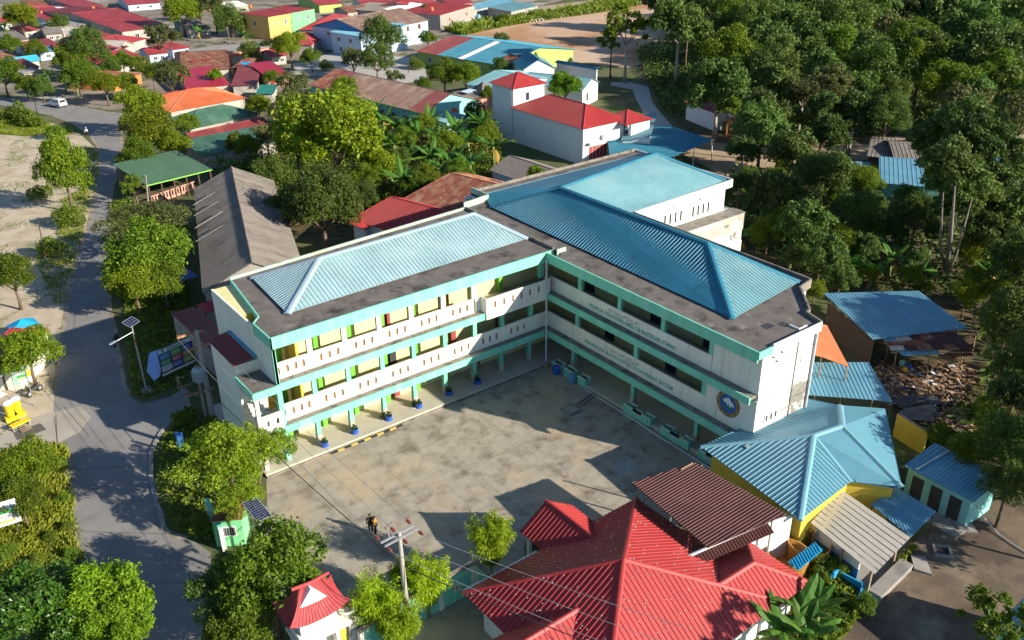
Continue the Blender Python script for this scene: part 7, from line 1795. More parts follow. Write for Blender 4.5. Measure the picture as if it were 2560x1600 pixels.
PROTO = {
 'broad': [crown_mesh('crown', L_BROAD, 11+i, 3.5, 3.0, 28, .32, 13000, .135) for i in range(3)],
 'yellow': [crown_mesh('crown', L_YELLOW, 31+i, 3.5, 3.2, 30, .30, 13000, .135) for i in range(3)],
 'dark': [crown_mesh('crown', L_DARK, 51+i, 3.5, 3.3, 28, .33, 13000, .13) for i in range(2)],
 'gloss': [crown_mesh('crown', L_GLOSS, 61, 3.5, 2.6, 30, .31, 13000, .13)],
 'bright': [crown_mesh('crown', L_BRIGHT, 71+i, 3.5, 2.8, 36, .25, 12000, .135, .55) for i in range(2)],
 'feather': [crown_mesh('crown', L_FEATHER, 81+i, 4.5, 2.5, 46, .22, 15000, .13, .38, flat=.5) for i in range(2)],
 'umbrella': [crown_mesh('crown', L_OLIVE, 91, 4.5, 1.5, 18, .34, 9000, .14, .4, flat=.5)],
 'olive': [crown_mesh('crown', L_OLIVE, 101+i, 3.5, 3.0, 12, .38, 5500, .17, hole=.25) for i in range(2)],
 'forest': [crown_mesh('crown', L_FOREST, 111+i, 5.0, 4.3, 40, .25, 9500, .25, .55) for i in range(4)],
 'sparse': [crown_mesh('crown', L_BROAD, 121+i, 3.5, 3.2, 16, .24, 3600, .19, hole=.5) for i in range(2)],
 'sparseyel': [crown_mesh('crown', L_FEATHER, 131, 3.5, 2.6, 16, .2, 2400, .15, hole=.4)],
 'bamboo': [plume_mesh('crown', L_BAMBOO, 141+i) for i in range(3)],
 'mango': [crown_mesh('crown', L_YELLOW, 151, 3.5, 2.2, 26, .30, 8000, .2, .32)],
 'bush': [crown_mesh('crown', L_WEED, 161+i, 2.0, 1.3, 10, .42, 3000, .14) for i in range(3)],
}
PR = {'feather': 4.5, 'umbrella': 4.5, 'forest': 5.0, 'bamboo': 2.2, 'bush': 2.0}
PH = {'umbrella': .45, 'bush': .55, 'mango': .7, 'bamboo': 1.45, 'feather': .62}
tcount = [0]
def tree(label, u, v, rpx, kind, zc=None, name='tree', lean=(0,0), bark=None, group=None, limbs=5, tr=None, sz=1.0, cat='tree'):
    rnd = random.Random(1000+tcount[0]); tcount[0] += 1
    p = G(u, v, zc if zc is not None else 3.0)
    r = rpx*(p-CAM).length/(FPX/KD)
    if zc is None:
        zc = r*.85+1.2; p = G(u, v, zc)
    rt = thing(name, label, cat, V3(p.x+lean[0], p.y+lean[1], 0), 0, group)
    P0 = PR.get(kind, 3.5); s = r/P0
    me = PROTO[kind][tcount[0] % len(PROTO[kind])]
    o = bpy.data.objects.new('crown', me); COL.objects.link(o); o.parent = rt
    rz = rnd.random()*6.283
    o.location = (-lean[0], -lean[1], zc); o.rotation_euler = (0,0,rz); o.scale = (s,s,s*sz)
    lb = me['lobes']; L3 = [V3(lb[i],lb[i+1],lb[i+2]) for i in range(0,len(lb),3)]
    M_ = Matrix.Rotation(rz,3,'Z')
    ctr = V3(-lean[0],-lean[1],zc)
    q = MB(); t0 = tr or max(.10, r*.055); fork = V3(-lean[0]*.6,-lean[1]*.6, max(.5, zc-r*.55*PH.get(kind,.85)))
    q.tube([V3(0,0,-.05), V3(-lean[0]*.2+rnd.uniform(-.1,.1),-lean[1]*.2+rnd.uniform(-.1,.1),fork.z*.5), fork], [t0*1.25,t0,t0*.8], 8)
    for c in L3[:limbs+2]:
        e = ctr + (M_ @ c)*s; e.z = ctr.z + c.z*s*sz
        m1 = fork.lerp(e,.5)+V3(rnd.uniform(-.2,.2),rnd.uniform(-.2,.2),.15*r*.3)
        q.tube([fork, m1, e], [t0*.55,t0*.32,t0*.1], 5)
    q.build('trunk', bark or M_BARK, rt, world_built=False, smooth=True)
    return rt
T = tree
RW_ = 'trees along the road'
T('yellow-green roadside tree beside the orange hipped roof, farthest up the road', 330, 262, 46, 'yellow', group=RW_)
T('largest of the roadside trees beside the orange and green roofs', 350, 322, 56, 'yellow', group=RW_)
T('yellow-tinged roadside tree against the dark green hipped roof', 410, 350, 38, 'mango', group=RW_)
T('roadside tree at the low end of the row above the green pavilion', 318, 372, 40, 'broad', group=RW_)
T('tall columnar yellow-green tree on the sandy lot left of the road', 152, 418, 50, 'yellow', 5.2, group=RW_, sz=1.75)
T('flat-topped olive tree in front of the warehouse', 340, 530, 92, 'umbrella', 5.2, group=RW_)
T('dense broad tree overhanging the road beside the warehouse', 342, 615, 88, 'broad', 4.6, group=RW_)
T('lower half of the dense tree pair overhanging the road', 318, 682, 60, 'yellow', 3.6, group=RW_)
T('round bright tree at the shaded foot of the road trees', 385, 668, 50, 'broad', 3.4, group=RW_)
T('half-bare shrub tree with twigs beside the pink balustrade', 318, 445, 36, 'sparseyel', 3.2, group=RW_)
T('dark round tree cut by the left edge above the stalls', 30, 662, 52, 'broad')
T('mango tree with bright drooping leaves over the stalls', 66, 838, 62, 'mango', 3.3)
T('small mango tree at the left edge beside the food stall', 2, 868, 24, 'mango', 2.4)
T('large feathery light-green tree in front of the school corner', 540, 1082, 120, 'feather', 4.8, tr=.2)
T('lower spreading bough of the feathery tree by the gate', 640, 1060, 62, 'feather', 3.6, lean=(-1.5,0))
T('drooping outer bough tree of the feathery tree over the guard post', 560, 1185, 62, 'feather', 4.0, lean=(-1.0,1.0))
T('large mixed-green tree beside the entrance gate', 640, 1380, 118, 'broad', 4.3)
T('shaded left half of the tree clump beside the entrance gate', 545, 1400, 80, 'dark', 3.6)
T('low leafy tree in front of the guard post', 560, 1480, 75, 'broad', 3.0)
T('vivid yellow-green tree at the bottom left over the road', 255, 1430, 92, 'bright', 3.6)
T('second vivid tree tucked below the vivid one at the bottom left', 270, 1510, 75, 'bright', 2.8)
T('dark glossy-leaved tree in the bottom left corner', 85, 1455, 112, 'gloss', 3.4)
T('dark glossy tree beside the vivid tree at the bottom edge', 165, 1490, 70, 'gloss', 3.0)
T('leafy shrub tree in the grass beside the side road', 70, 1120, 62, 'yellow', 2.6)
T('sparse dark shrub tree leaning by the white roadside sign', 48, 1185, 48, 'broad', 2.6)
BM = 'bamboo clumps below the courtyard'
T('tallest bright bamboo clump beside the prayer hall porch', 1160, 1278, 60, 'bamboo', 3.8, name='bamboo_clump', group=BM, bark=M_BARKGREEN, cat='bamboo')
T('bamboo clump right of the utility pole', 1008, 1374, 58, 'bamboo', 3.0, name='bamboo_clump', group=BM, bark=M_BARKGREEN, cat='bamboo')
T('bamboo clump left of the utility pole', 888, 1430, 66, 'bamboo', 3.0, name='bamboo_clump', group=BM, bark=M_BARKGREEN, cat='bamboo')
T('lowest bamboo clump spilling over the mint wall', 945, 1482, 56, 'bamboo', 2.3, name='bamboo_clump', group=BM, bark=M_BARKGREEN, cat='bamboo')
T('small bamboo tuft behind the utility pole', 950, 1360, 34, 'bamboo', 2.2, name='bamboo_clump', group=BM, bark=M_BARKGREEN, cat='bamboo')
GA = 'trees in the garden behind the school'
T('largest round bright tree in the garden behind the school', 785, 350, 118, 'yellow', 6.5, group=GA)
T('left lobe of tall trees beside the largest garden tree', 700, 345, 62, 'yellow', 5.0, group=GA)
T('dense dark round tree beside the grey warehouse', 762, 505, 90, 'dark', 5.2, group=GA)
T('small fresh-green tree on the near edge of the garden', 738, 448, 34, 'bright', 4.2, group=GA)
T('greyish sparse tree behind the largest garden tree', 695, 262, 52, 'olive', 4.5, group=GA)
T('feathery grey-green tree beside the small red hut', 690, 215, 40, 'olive', 4.0, group=GA)
T('slim bright tree before the brown school roof', 815, 215, 30, 'yellow', 4.0, group=GA)
T('leafy tree below the brown school roof, left of the bananas', 790, 248, 34, 'broad', 3.2, group=GA)
T('small tree rising between tiled gable and school roof', 1267, 414, 25, 'bright', 6.0, group=GA)
T('bushy tree between the bananas and the rusty roof', 985, 445, 36, 'broad', 3.0, group=GA)
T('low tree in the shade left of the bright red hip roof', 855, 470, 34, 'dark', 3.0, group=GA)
T('bushy tree at the right of the garden beside the white wall', 1150, 330, 36, 'yellow', 3.0, group=GA)
for (u, v, r_, kd, lb) in ((1000,300,30,'broad','leafy tree between bananas under the green school wall'),(1060,345,34,'yellow','leafy tree in the middle right of the banana grove'),(955,335,32,'broad','leafy tree in the middle left of the banana grove'),(1090,410,34,'broad','leafy tree above the rusty roof ridge'),(900,400,44,'yellow','leafy tree right of the largest garden tree'),(880,320,34,'broad','leafy tree right behind the largest garden tree'),(1120,270,26,'dark','leafy tree by the orange water tank'),(650,420,46,'dark','dark tree at the warehouse ridge end'),(630,330,40,'olive','olive tree left of the garden trees'),(590,350,30,'broad','leafy tree behind the warehouse'),(1010,420,30,'yellow','bright tree left of the rusty roof'),(860,430,40,'broad','leafy tree between the two round garden trees'),(940,385,30,'dark','dark tree low in the banana grove'),(660,500,40,'dark','dark tree on the warehouse eave'),(730,260,36,'olive','second greyish tree behind the largest garden tree')):
    T(lb, u, v, r_, kd, 3.6, group=GA)
VT = 'trees among the village houses'
T('tall dark tree in front of the brown gabled blue house', 905, 95, 46, 'dark', 7.0, group=VT)
T('dark bushy tree below the tall one by the blue house', 890, 150, 38, 'dark', 4.0, group=VT)
T('low yellowish shrub row tree beside the blue timber house', 835, 152, 34, 'olive', 2.5, group=VT)
T('bush before the blue banded school roof', 1050, 178, 36, 'broad', group=VT)
T('second bush beside the blue banded school roof', 1100, 186, 34, 'yellow', group=VT)
T('bright round tree between the white tower and teal classroom', 1335, 210, 42, 'bright', 5.0, group=VT)
T('bright round tree before the large red hipped house', 685, 118, 34, 'yellow', group=VT)
T('olive round tree beside the largest red village roof', 378, 95, 36, 'olive', group=VT)
T('bright tree at the right end of the largest red village roof', 430, 38, 36, 'yellow', group=VT)
T('tall slim grey-green tree near the amber house', 505, 22, 34, 'olive', 7, group=VT)
T('second slim dark tree near the amber house', 545, 55, 36, 'dark', 4, group=VT)
T('dark round tree between the maroon and red village roofs', 205, 132, 44, 'dark', group=VT)
T('bright narrow tree at the upper left beside the blue-walled house', 50, 50, 30, 'yellow', group=VT)
T('tree cut by the left edge above the road', 8, 182, 34, 'broad', group=VT)
T('olive bush between the crimson roof and the rusty orange house', 405, 192, 40, 'olive', group=VT)
T('small bright shrub tree before the crimson roof', 507, 180, 18, 'bright', 3, group=VT)
T('leafy tree left of the rusty orange house', 165, 150, 34, 'broad', group=VT)
T('bright tree right of the roadside bananas', 248, 205, 32, 'yellow', group=VT)
T('small bright bush right of the yellow road trees', 445, 300, 26, 'yellow', group=VT)
T('wide tree over the roadside banana plants', 185, 190, 38, 'broad', 3.5, group=VT)
T('small tree at the end of the upper left lane', 360, 178, 24, 'broad', group=VT)
for i, (u, v, r_, kd, zc, lb) in enumerate(((90,120,22,'broad',3,'tree between the turquoise shack and the blue edged roof'),(140,60,20,'dark',3,'tree behind the concrete porch'),(290,150,24,'broad',3,'tree left of the red porch gable house'),(330,160,22,'yellow',3,'bright tree before the emerald awning'),(590,130,24,'dark',3,'tree beside the small red hut'),(735,140,24,'broad',3,'tree beside the lane below the red hipped house'),(640,110,22,'olive',3,'olive tree left of the red hipped house'),(470,20,24,'broad',4,'bushy tree at the top behind the largest red roof'),(1010,95,20,'broad',3,'tree between the blue timber house and the banded school'),(1000,30,16,'dark',3,'tree behind the grey block house'),(300,205,26,'broad',3,'tree right of the rusty orange house'),(260,165,22,'dark',3,'dark tree behind the rusty orange house'),(100,215,24,'dark',2.5,'dark tree on the road corner'),(640,190,20,'broad',3,'tree between crimson lean-to and red hut'),(60,205,22,'broad',3,'tree at the left roadside corner'),(20,110,22,'broad',3,'tree at the left edge above the turquoise shack'),(610,255,28,'yellow',3.4,'tree right of the dark green hipped roof'),(560,340,26,'broad',3,'tree in front of the grey-green roof'),(1185,100,18,'dark',3,'tree behind the blue banded school'),(1000,205,20,'broad',2.6,'shrub tree above the brown school ridge'),(930,185,22,'olive',2.6,'olive shrub tree on the lane edge'),(1150,225,20,'broad',2.6,'tree behind the grey pyramid hut'),(1180,160,20,'dark',3,'tree behind the teal hall'))):
    T(lb, u, v, r_, kd, zc, group=VT)
# --- the wood on the right
FO = 'trees of the wood on the right'
T('tall open-crowned tree at the corner of the dirt field', 1480, 75, 62, 'sparse', 11, group=FO, tr=.3, bark=M_BARKPALE, sz=1.0)
T('lower leafy bough tree beside the footpath', 1445, 100, 34, 'sparse', 8, group=FO)
T('tall dark tree at the edge of the wood beside the field', 1605, 70, 66, 'forest', 12, group=FO, bark=M_BARKPALE)
T('tall grey-green tree standing over the orange kiosk', 1695, 225, 74, 'forest', 8, group=FO, bark=M_BARKPALE)
T('leafy lower crown beside the kiosk wall', 1735, 265, 40, 'sparse', 6, group=FO)
rowdef = [(2, 1570, 2460, 60, 56, 9), (40, 1590, 2460, 62, 58, 9), (82, 1640, 2460, 64, 58, 9), (128, 1640, 2460, 66, 60, 8.5), (178, 1740, 2460, 68, 60, 8), (228, 1800, 2460, 70, 58, 7), (280, 1790, 2460, 78, 52, 6)]
names_row = ['back', 'sixth', 'fifth', 'fourth', 'third', 'second', 'front']
ordn = ['first','second','third','fourth','fifth','sixth','seventh','eighth','ninth','tenth','eleventh','twelfth','thirteenth','fourteenth','fifteenth','sixteenth']
for ri, (y, x0, x1, st, rp_, zc) in enumerate(rowdef):
    k = 0; x = x0
    while x < x1:
        rnd = random.Random(ri*100+k)
        xx = x + rnd.uniform(-16,16) + (ri % 2)*20; yy = y + rnd.uniform(-12,12)
        if not (2120 < xx < 2200 and 215 < yy < 345):
            T('grey-green forest tree, %s from the left in the %s row of the wood' % (ordn[min(k,15)], names_row[ri]), xx, yy, rp_*rnd.choice((.62,.8,.95,1.1,1.3)), rnd.choice(('forest','forest','forest','forest','broad','olive','dark')), zc*rnd.uniform(.75,1.2), group=FO, bark=M_BARKPALE if k % 2 else M_BARK, limbs=4, name='forest_tree')
        k += 1; x += st*(.9+.2*rnd.random())
for (u, v, r_, kd, zc, lb) in ((1800,318,66,'forest',6,'rounded tree behind the annex beside the pale track'),(1755,362,40,'forest',4.5,'smaller tree left of the pale track'),(1868,375,58,'forest',5,'tree at the bend of the pale track'),(1960,330,52,'forest',6,'tree between the pale track and the grey sheds'),(2010,280,44,'sparse',6,'thin tree left of the forest track'),
    (1840,470,64,'forest',5,'leafy tree to the right of the annex end'),(1935,435,62,'dark',5,'dark dense tree left of the blue house'),(1900,545,66,'forest',5.2,'broad tree before the annex end wall'),(1955,610,50,'forest',4.6,'grey-green tree behind the right end of the school roof'),(1815,560,40,'yellow',3.6,'yellow-green tree close behind the school roof edge'),(2020,520,56,'dark',4.2,'dark tree in the hollow before the blue house'),(2060,490,36,'forest',3.4,'tree overlapping the blue house on its left'),
    (2165,520,48,'dark',4.2,'dark tree left of the great pale trunk'),(2400,520,80,'forest',6.5,'tall tree at the right edge beside the great trunk'),(2420,640,70,'dark',5.5,'shaded tree at the right edge below it'),(2395,780,72,'dark',5.5,'dark tree at the right edge above the rubbish heap'),(2412,880,62,'dark',5,'dark leafy tree right of the patched shed'),(2420,940,66,'forest',5,'tree at the right edge level with the rubbish heap'),(2352,1005,40,'yellow',3.0,'bright bush-like tree right of the rubbish heap'),(2400,1060,70,'dark',4.6,'dark tree at the right edge level with the toilet block'),(2300,1065,48,'broad',3.2,'leafy tree behind the toilet block roof'),(2380,1150,50,'dark',3.6,'shaded tree right of the toilet block'),(2225,1040,34,'broad',2.4,'low tree behind the mustard wall'),
    (2330,560,52,'forest',5.5,'leafy tree right of the great pale trunk'),(2345,440,44,'forest',7.0,'upper tree crown joining the great pale trunk'),(2420,420,60,'forest',7,'tree at the right edge above the blue roofed shed'),(1925,690,26,'yellow',3.0,'yellow-green shrub tree at the school corner parapet')):
    T(lb, u, v, r_, kd, zc, group=FO)
rnd = random.Random(77); kk = 0
for (u0, v0) in ((1745,440),(1780,430),(1790,500),(1830,420),(1880,440),(1760,540),(1850,530),(1880,500),(1990,470),(1960,520),(2000,570),(2040,600),(1930,640),(1900,620),(1985,660),(2060,550),(2120,550),(2140,580),(2180,600),(2160,650),(2200,560),(2300,600),(2350,700),(2290,700),(2380,700),(2050,660),(2090,700),(2340,500),(2380,600),(1990,400),(2030,440),(2130,480),(1720,470),(1850,390),(2300,660),(2410,730)):
    nm = 'first second third fourth fifth sixth seventh eighth ninth tenth eleventh twelfth thirteenth fourteenth fifteenth sixteenth seventeenth eighteenth nineteenth twentieth'.split()
    T('%s low tree %s between school and great tree' % (nm[kk % 20], 'in the upper hollow' if kk < 20 else 'in the lower hollow'), u0+rnd.uniform(-10,10), v0+rnd.uniform(-8,8), rnd.choice((22,28,34,40)), rnd.choice(('forest','dark','broad','forest','yellow','olive')), rnd.uniform(2.0,3.6), name='understorey_tree', group=FO, limbs=3); kk += 1
# great tree with several pale trunks
gt = G(2235,668); GTR = thing('great_tree', 'great tree with a cluster of pale upright trunks in the wood', 'tree', gt)
q = MB()
for i, (u, v, z, r0, r1_) in enumerate(((2228,455,11,.15,.07),(2256,440,12,.20,.09),(2296,470,10,.12,.06),(2262,385,14,.13,.05))):
    t = G(u, v, z) if i < 4 else G(u, v, z)
    b = gt + V3(.35*math.cos(i*1.3), .35*math.sin(i*1.3), 0)
    m1 = b.lerp(t,.45)+V3(.55*math.sin(i*2.2),.55*math.cos(i*1.7),-.5)
    q.tube([b-UP*.1, m1, t], [r0*1.2, r0, r1_], 9)
q.build('trunk', mat('grey_mottled_bark', (.20,.175,.145), .9, .35, 2, bump=.4, stretch=(2,2,.5)), GTR, smooth=True)
for (u, v, z, r_) in ((2240,390,13,3.2),(2300,350,14,3.6),(2200,330,13,2.8),(2270,300,15,3.4),(2225,440,10.5,2.4),(2275,440,11,2.8),(2310,460,9.5,2.4),(2250,480,8.5,2.0),(2290,500,8.0,1.6),(2215,500,7.5,1.5),(2350,370,13,3.2),(2200,350,12,2.2)):
    o = bpy.data.objects.new('crown', PROTO['forest'][(u//10) % 4]); COL.objects.link(o); o.location = G(u,v,z); o.scale = (r_/5,)*3; attach(o, GTR)
# trees standing just outside the view that shade the yard and the red roof
for (x, y, r_, zc, kd, lb) in ((-9.0,-46.5,2.0,8.5,'sparse','slender tree beyond the lower edge that shades the red roof'),(12.5,-49.5,4.0,6.5,'broad','broad tree beyond the right edge that shades the dirt yard'),(19,-45,4.5,7,'dark','dark tree beyond the right edge of the dirt yard'),(27,-38,4.5,7,'forest','tall tree beyond the right edge behind the toilets'),(36,-34,5,8,'forest','tall tree farther beyond the right edge of the wood')):
    p = V3(x,y,zc); rt = thing('tree', lb, 'tree', V3(x,y,0)); P0 = PR.get(kd,3.5)
    o = bpy.data.objects.new('crown', PROTO[kd][0]); COL.objects.link(o); o.parent = rt; o.location = (0,0,zc); o.scale = (r_/P0,)*3
    q = MB(); q.tube([(0,0,0),(.1,.1,zc)], [.2,.08], 8); q.build('trunk', M_BARK, rt, world_built=False)

# ------------------------------------------------------------------ banana plants
def blade(n=7, L_=2.1, W=.52, droop=1.0):
    vs, fs = [], []; rnd = random.Random(int(L_*100+droop*10))
    for i in range(n+1):
        t = i/n; x = L_*t*(1-.18*droop*t); z = .55*L_*t*(1.1-.9*droop*t) ; w = W*.5*(math.sin(math.pi*min(1,.12+t*.9))**.6)*(1.0 if t < .98 else .15)
        if i == 0: w = .04
        sag_ = .10+.05*math.sin(i*2.3)
        vs += [(x,-w,z-w*sag_*2), (x,0,z+.03), (x,w,z-w*sag_*2)]
    for i in range(n):
        a, b = 3*i, 3*i+3; fs += [(a,b,b+1,a+1),(a+1,b+1,b+2,a+2)]
    mb = MB(); mb.add(vs, fs); return mb
BLADES = [blade(7,2.1,.55,.55).mesh('leaf', L_BANANA), blade(7,2.3,.58,.95).mesh('leaf', L_BANANA), blade(7,1.9,.5,.15).mesh('leaf', L_BANANA), blade(6,1.8,.5,1.35).mesh('leaf', L_DEADLEAF)]
bc = [0]
def banana(label, u, v, s=1.0, z=2.0, nl=9, dead=1):
    rnd = random.Random(500+bc[0]); bc[0] += 1
    p = G(u, v, z*s); rt = thing('banana_plant', label, 'banana plant', V3(p.x,p.y,0), rnd.random()*6.28, 'banana plants')
    q = MB(); q.tube([(0,0,-.05),(.05,.03,z*.55),(0,0,z)], [.17,.14,.09], 8); q.build('stem', M_BARKGREEN, rt, world_built=False, smooth=True)
    for k in range(nl+dead):
        me = BLADES[3] if k >= nl else BLADES[0 if k % 3 == 0 else (1 if k % 3 == 1 else 2)]
        o = bpy.data.objects.new('leaf', me); COL.objects.link(o); o.parent = rt
        o.location = (0,0,z-.25 if k >= nl else z-.05*(k % 3)); o.rotation_euler = (rnd.uniform(-.25,.25), (.75 if k >= nl else rnd.uniform(-.35,.25)), k*2.4+rnd.uniform(-.3,.3)); f = rnd.uniform(.8,1.15); o.scale = (f,f,f)
    rt.scale = (s,s,s)
bn = [(905,285,'left of the brown school roof bananas, tall'),(945,300,'below the middle of the brown school roof'),(985,318,'in the centre of the banana grove'),(1010,285,'high in the grove under the green school wall'),(1045,325,'right of the grove centre'),(1075,305,'beside the teal pump hut'),(1105,330,'towards the white tower house'),(1140,290,'against the white tower wall, upper'),(1165,345,'against the white tower wall, lower'),(930,340,'on the left of the grove beside the round tree'),(965,365,'lower left in the grove'),(1020,372,'lower middle in the grove'),(1065,378,'lower right in the grove'),(1110,385,'above the rusty roof ridge'),(925,395,'near the round tree foot'),(950,425,'with pale fronds above the rusty roof'),(880,262,'with yellow leaf under the brown roof'),(1030,405,'just behind the rusty roof')]
for (u, v, t) in bn: banana('banana plant ' + t, u, v, 1.75, 2.1, 11)
for (u, v, s, t) in ((112,178,1.2,'in the roadside clump, leftmost'),(150,188,1.2,'in the roadside clump, middle'),(212,182,1.2,'in the roadside clump, beside the rusty house'),(180,205,1.1,'in the roadside clump, lowest'),(10,60,1.2,'at the upper left edge'),(20,78,1.1,'below the one at the upper left edge'),(470,75,1.2,'beside the grey concrete roof'),(575,82,1.2,'right of the slim dark village tree'),(590,90,1.0,'beside the amber house foot'),
    (520,385,1.1,'right of the green pavilion'),(600,375,1.1,'between pavilion and warehouse ridge'),(548,392,1.0,'in front of the green pavilion corner'),
    (1800,535,1.3,'behind the school roof edge by the wood'),(1770,505,1.1,'beside the annex ruin'),(2108,610,1.3,'with an orange dead leaf in the wood'),(2090,585,1.0,'behind the one with the orange dead leaf'),(2335,640,1.1,'right of the great pale trunk'),(2150,395,1.0,'beside the blue house roof'),
    (1890,1440,1.15,'largest at the lower edge beside the red roof'),(1935,1425,1.0,'right of the largest at the lower edge'),(1850,1490,1.1,'lowest beside the red roof corner'),(1905,1500,1.1,'lowest right at the lower edge'),(1700,555,1.0,'in the hollow by the annex'),(1745,560,1.3,'under the trees behind the annex'),(1870,600,1.2,'behind the right school parapet'),(2010,620,1.3,'in the middle of the hollow'),(2060,640,1.1,'above the big blue shed'),(2175,640,1.1,'left of the great pale trunk foot'),(1985,545,1.2,'deep in the hollow')):
    banana('banana plant ' + t, u, v, s, 2.2)

# ------------------------------------------------------------------ low growth nobody could count
def inside(p, poly):
    c = False; n = len(poly)
    for i in range(n):
        (x0,y0),(x1,y1) = poly[i], poly[(i+1) % n]
        if (y0 > p[1]) != (y1 > p[1]) and p[0] < (x1-x0)*(p[1]-y0)/(y1-y0)+x0: c = not c
    return c
def scatter(name, label, polys, n, m_, h, seed, kind='blade', avoid=None, patch=0.0, ls=.22, jit=0.0):
    rnd = random.Random(seed); W = [[tuple(G(*p))[:2] for p in poly] for poly in polys]
    ar = [abs(sum(w[i][0]*w[(i+1)%len(w)][1]-w[(i+1)%len(w)][0]*w[i][1] for i in range(len(w)))) for w in W]
    vs, fs = [], []; tries = 0
    while len(fs) < n and tries < n*8:
        tries += 1
        w = rnd.choices(W, ar)[0]; xs = [p[0] for p in w]; ys = [p[1] for p in w]
        x, y = rnd.uniform(min(xs),max(xs)), rnd.uniform(min(ys),max(ys))
        if not inside((x,y), w): continue
        if patch and mnoise.noise(V3(x*.22,y*.22,seed)) < patch: continue
        if avoid and any(inside((x,y), a) for a in avoid): continue
        hh = h*rnd.uniform(.5,1.3)*(.55+1.1*max(0,.5+mnoise.noise(V3(x*.45,y*.45,seed+5))))
        if jit: x += rnd.gauss(0,jit); y += rnd.gauss(0,jit)
        if kind == 'blade':
            a = rnd.random()*6.28; d = V3(math.cos(a),math.sin(a),0); s = V3(-d.y,d.x,0)*(.04+.05*h); k = len(vs)
            b = V3(x,y,0); vs.extend(((b-s)[:], (b+s)[:], (b+d*hh*.35+s*.7+UP*hh*.75)[:], (b+d*hh*.75+UP*hh*.95)[:])); fs.append((k,k+1,k+2,k+3))
        else:
            z = hh*rnd.random()*(.6+.8*max(0,mnoise.noise(V3(x*.5,y*.5,3))+.3))
            leaf_quad(vs, fs, V3(x,y,.05+z), (UP*.6+rand_dir(rnd)*.7).normalized(), rnd, ls*rnd.uniform(.6,1.3), .5)
    mb = MB(); mb.v = vs; mb.f = fs; mb.mi = [0]*len(fs)
    return tag(mb.build(name, m_), label, name.split('_')[-1], kind='stuff')
ROADW = [tuple(G(*p))[:2] for p in ROAD_L + ROAD_R[::-1]]
scatter('tall_grass', 'tall yellow-green grass on the slope left of the road', [[(-40,1072),(110,1062),(136,1064),(150,1150),(160,1230),(176,1330),(196,1430),(120,1440),(-40,1480)]], 30000, L_GRASS, .40, 1, patch=-.45, jit=.35)
scatter('verge_grass', 'grass and weeds on the verge between sandy lot and road', [[(150,470),(205,440),(200,540),(185,600),(165,660),(150,720),(125,720),(82,610),(100,570),(130,600),(140,520)],[(0,262),(60,272),(120,292),(110,318),(60,322),(0,318)],[(95,300),(170,300),(175,318),(110,322)],[(200,345),(232,352),(232,420),(214,500),(196,520),(190,440)]], 15000, L_GRASS, .28, 2, avoid=[ROADW])
scatter('lot_weeds', 'thin weeds scattered over the sandy lot', [[(0,262),(60,272),(228,352),(225,440),(150,760),(128,985),(0,1040)]], 5000, L_GRASS, .16, 3, patch=.18, avoid=[ROADW])
scatter('road_weeds', 'dark weeds under the roadside trees and signs', [[(292,760),(300,700),(440,700),(470,760),(440,900),(340,945),(315,930)],[(385,1040),(440,960),(500,985),(600,1040),(620,1150),(560,1230),(500,1290),(410,1250),(372,1160)],[(262,480),(300,470),(360,500),(450,540),(440,700),(300,720),(262,700)]], 16000, L_WEED, .5, 4, 'leaf', avoid=[ROADW])
scatter('field_weeds', 'tall weeds along the edge of the dirt field', [[(1050,72),(1130,58),(1230,42),(1290,34),(1400,14),(1480,0),(1560,0),(1500,16),(1400,33),(1290,48),(1200,62),(1090,86)]], 9000, L_WEED, 1.3, 5, 'blade')
scatter('garden_undergrowth', 'undergrowth beneath the banana grove', [[(660,240),(1180,270),(1185,420),(840,540),(650,520),(480,470),(640,330)]], 26000, L_BROAD, 1.6, 6, 'leaf', ls=.3)
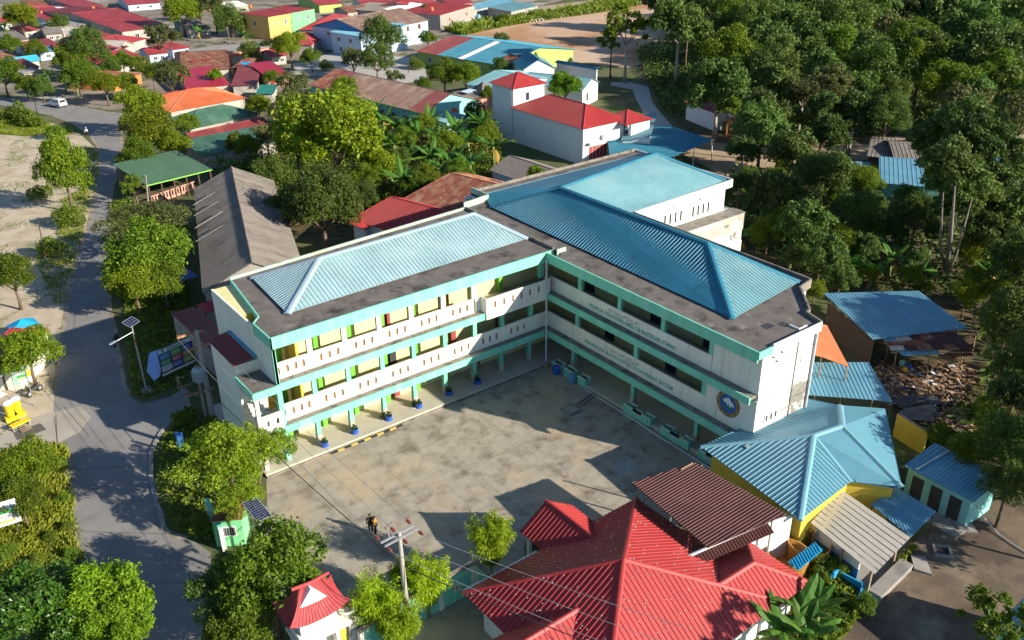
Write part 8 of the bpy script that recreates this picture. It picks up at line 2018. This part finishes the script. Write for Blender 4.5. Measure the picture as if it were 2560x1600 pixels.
scatter('wood_undergrowth', 'shrubby undergrowth on the floor of the wood', [[(1500,120),(1640,90),(2440,90),(2440,320),(1760,330),(1560,260)],[(1700,430),(1780,405),(2440,380),(2440,1160),(2230,1060),(2200,1030),(2320,900),(2290,740),(2180,680),(1950,690),(1740,580)]], 64000, L_FOREST, 1.8, 7, 'leaf', patch=-.42, ls=.40)
scatter('yard_weeds', 'low green weeds beside the blue trough and tanks', [[(1890,1350),(1960,1310),(2020,1390),(2040,1450),(1960,1540),(1850,1540),(1830,1460)],[(2120,1000),(2230,1050),(2160,1045),(2110,1025)],[(2110,1335),(2160,1290),(2165,1300),(2118,1345)]], 6000, L_WEED, .5, 8, 'leaf')
BU_ = 'low bushes'
for i, (u, v, r_) in enumerate(((150,1180,16),(160,1245,14),(172,1310,16),(190,1390,18),(140,1100,16),(20,1310,20),(90,1330,18),(120,1270,14))):
    T(('%s weedy bush down the grassy bank beside the road' % 'first second third fourth fifth sixth seventh eighth'.split()[i]), u, v, r_, 'bush', .5, name='bush', group=BU_, limbs=2, tr=.05, cat='bush')
for (u, v, r_, lb) in ((1945,1345,30,'green bush between the orange tanks and the terrace'),(1990,1345,16,'small green bush against the lean-to wall'),(2048,1430,24,'bush at the end of the retaining kerb'),(1260,1300,20,'dark bush beside the small red porch gable'),(2330,975,34,'bright bush below the rubbish heap'),(2180,1035,22,'bush behind the mustard wall'),(2250,1050,26,'bush left of the toilet roof'),(2110,690,20,'bush behind the big blue shed'),(2180,690,22,'bush at the right of the big blue shed roof'),(95,460,22,'low bush on the sandy lot'),(120,590,26,'bush by the leaning red-footed pole'),(165,520,30,'dense bush at the foot of the sandy-lot trees'),(35,275,26,'bush patch left of the red-footed pole'),(75,290,24,'second bush patch near the road bend'),(130,318,20,'bush at the inner side of the road bend'),(985,155,18,'shrub beside the lane'),(770,160,16,'shrub left of the blue timber house'),(1190,50,16,'tall weed bush behind the block house'),(1260,38,14,'weed bush on the field edge'),(470,1240,24,'shaded bush outside the guard post'),(430,990,20,'dark bush at the transformer pole foot')):
    T(lb, u, v, r_, 'bush', .8, name='bush', group=BU_, limbs=2, tr=.06, cat='bush')
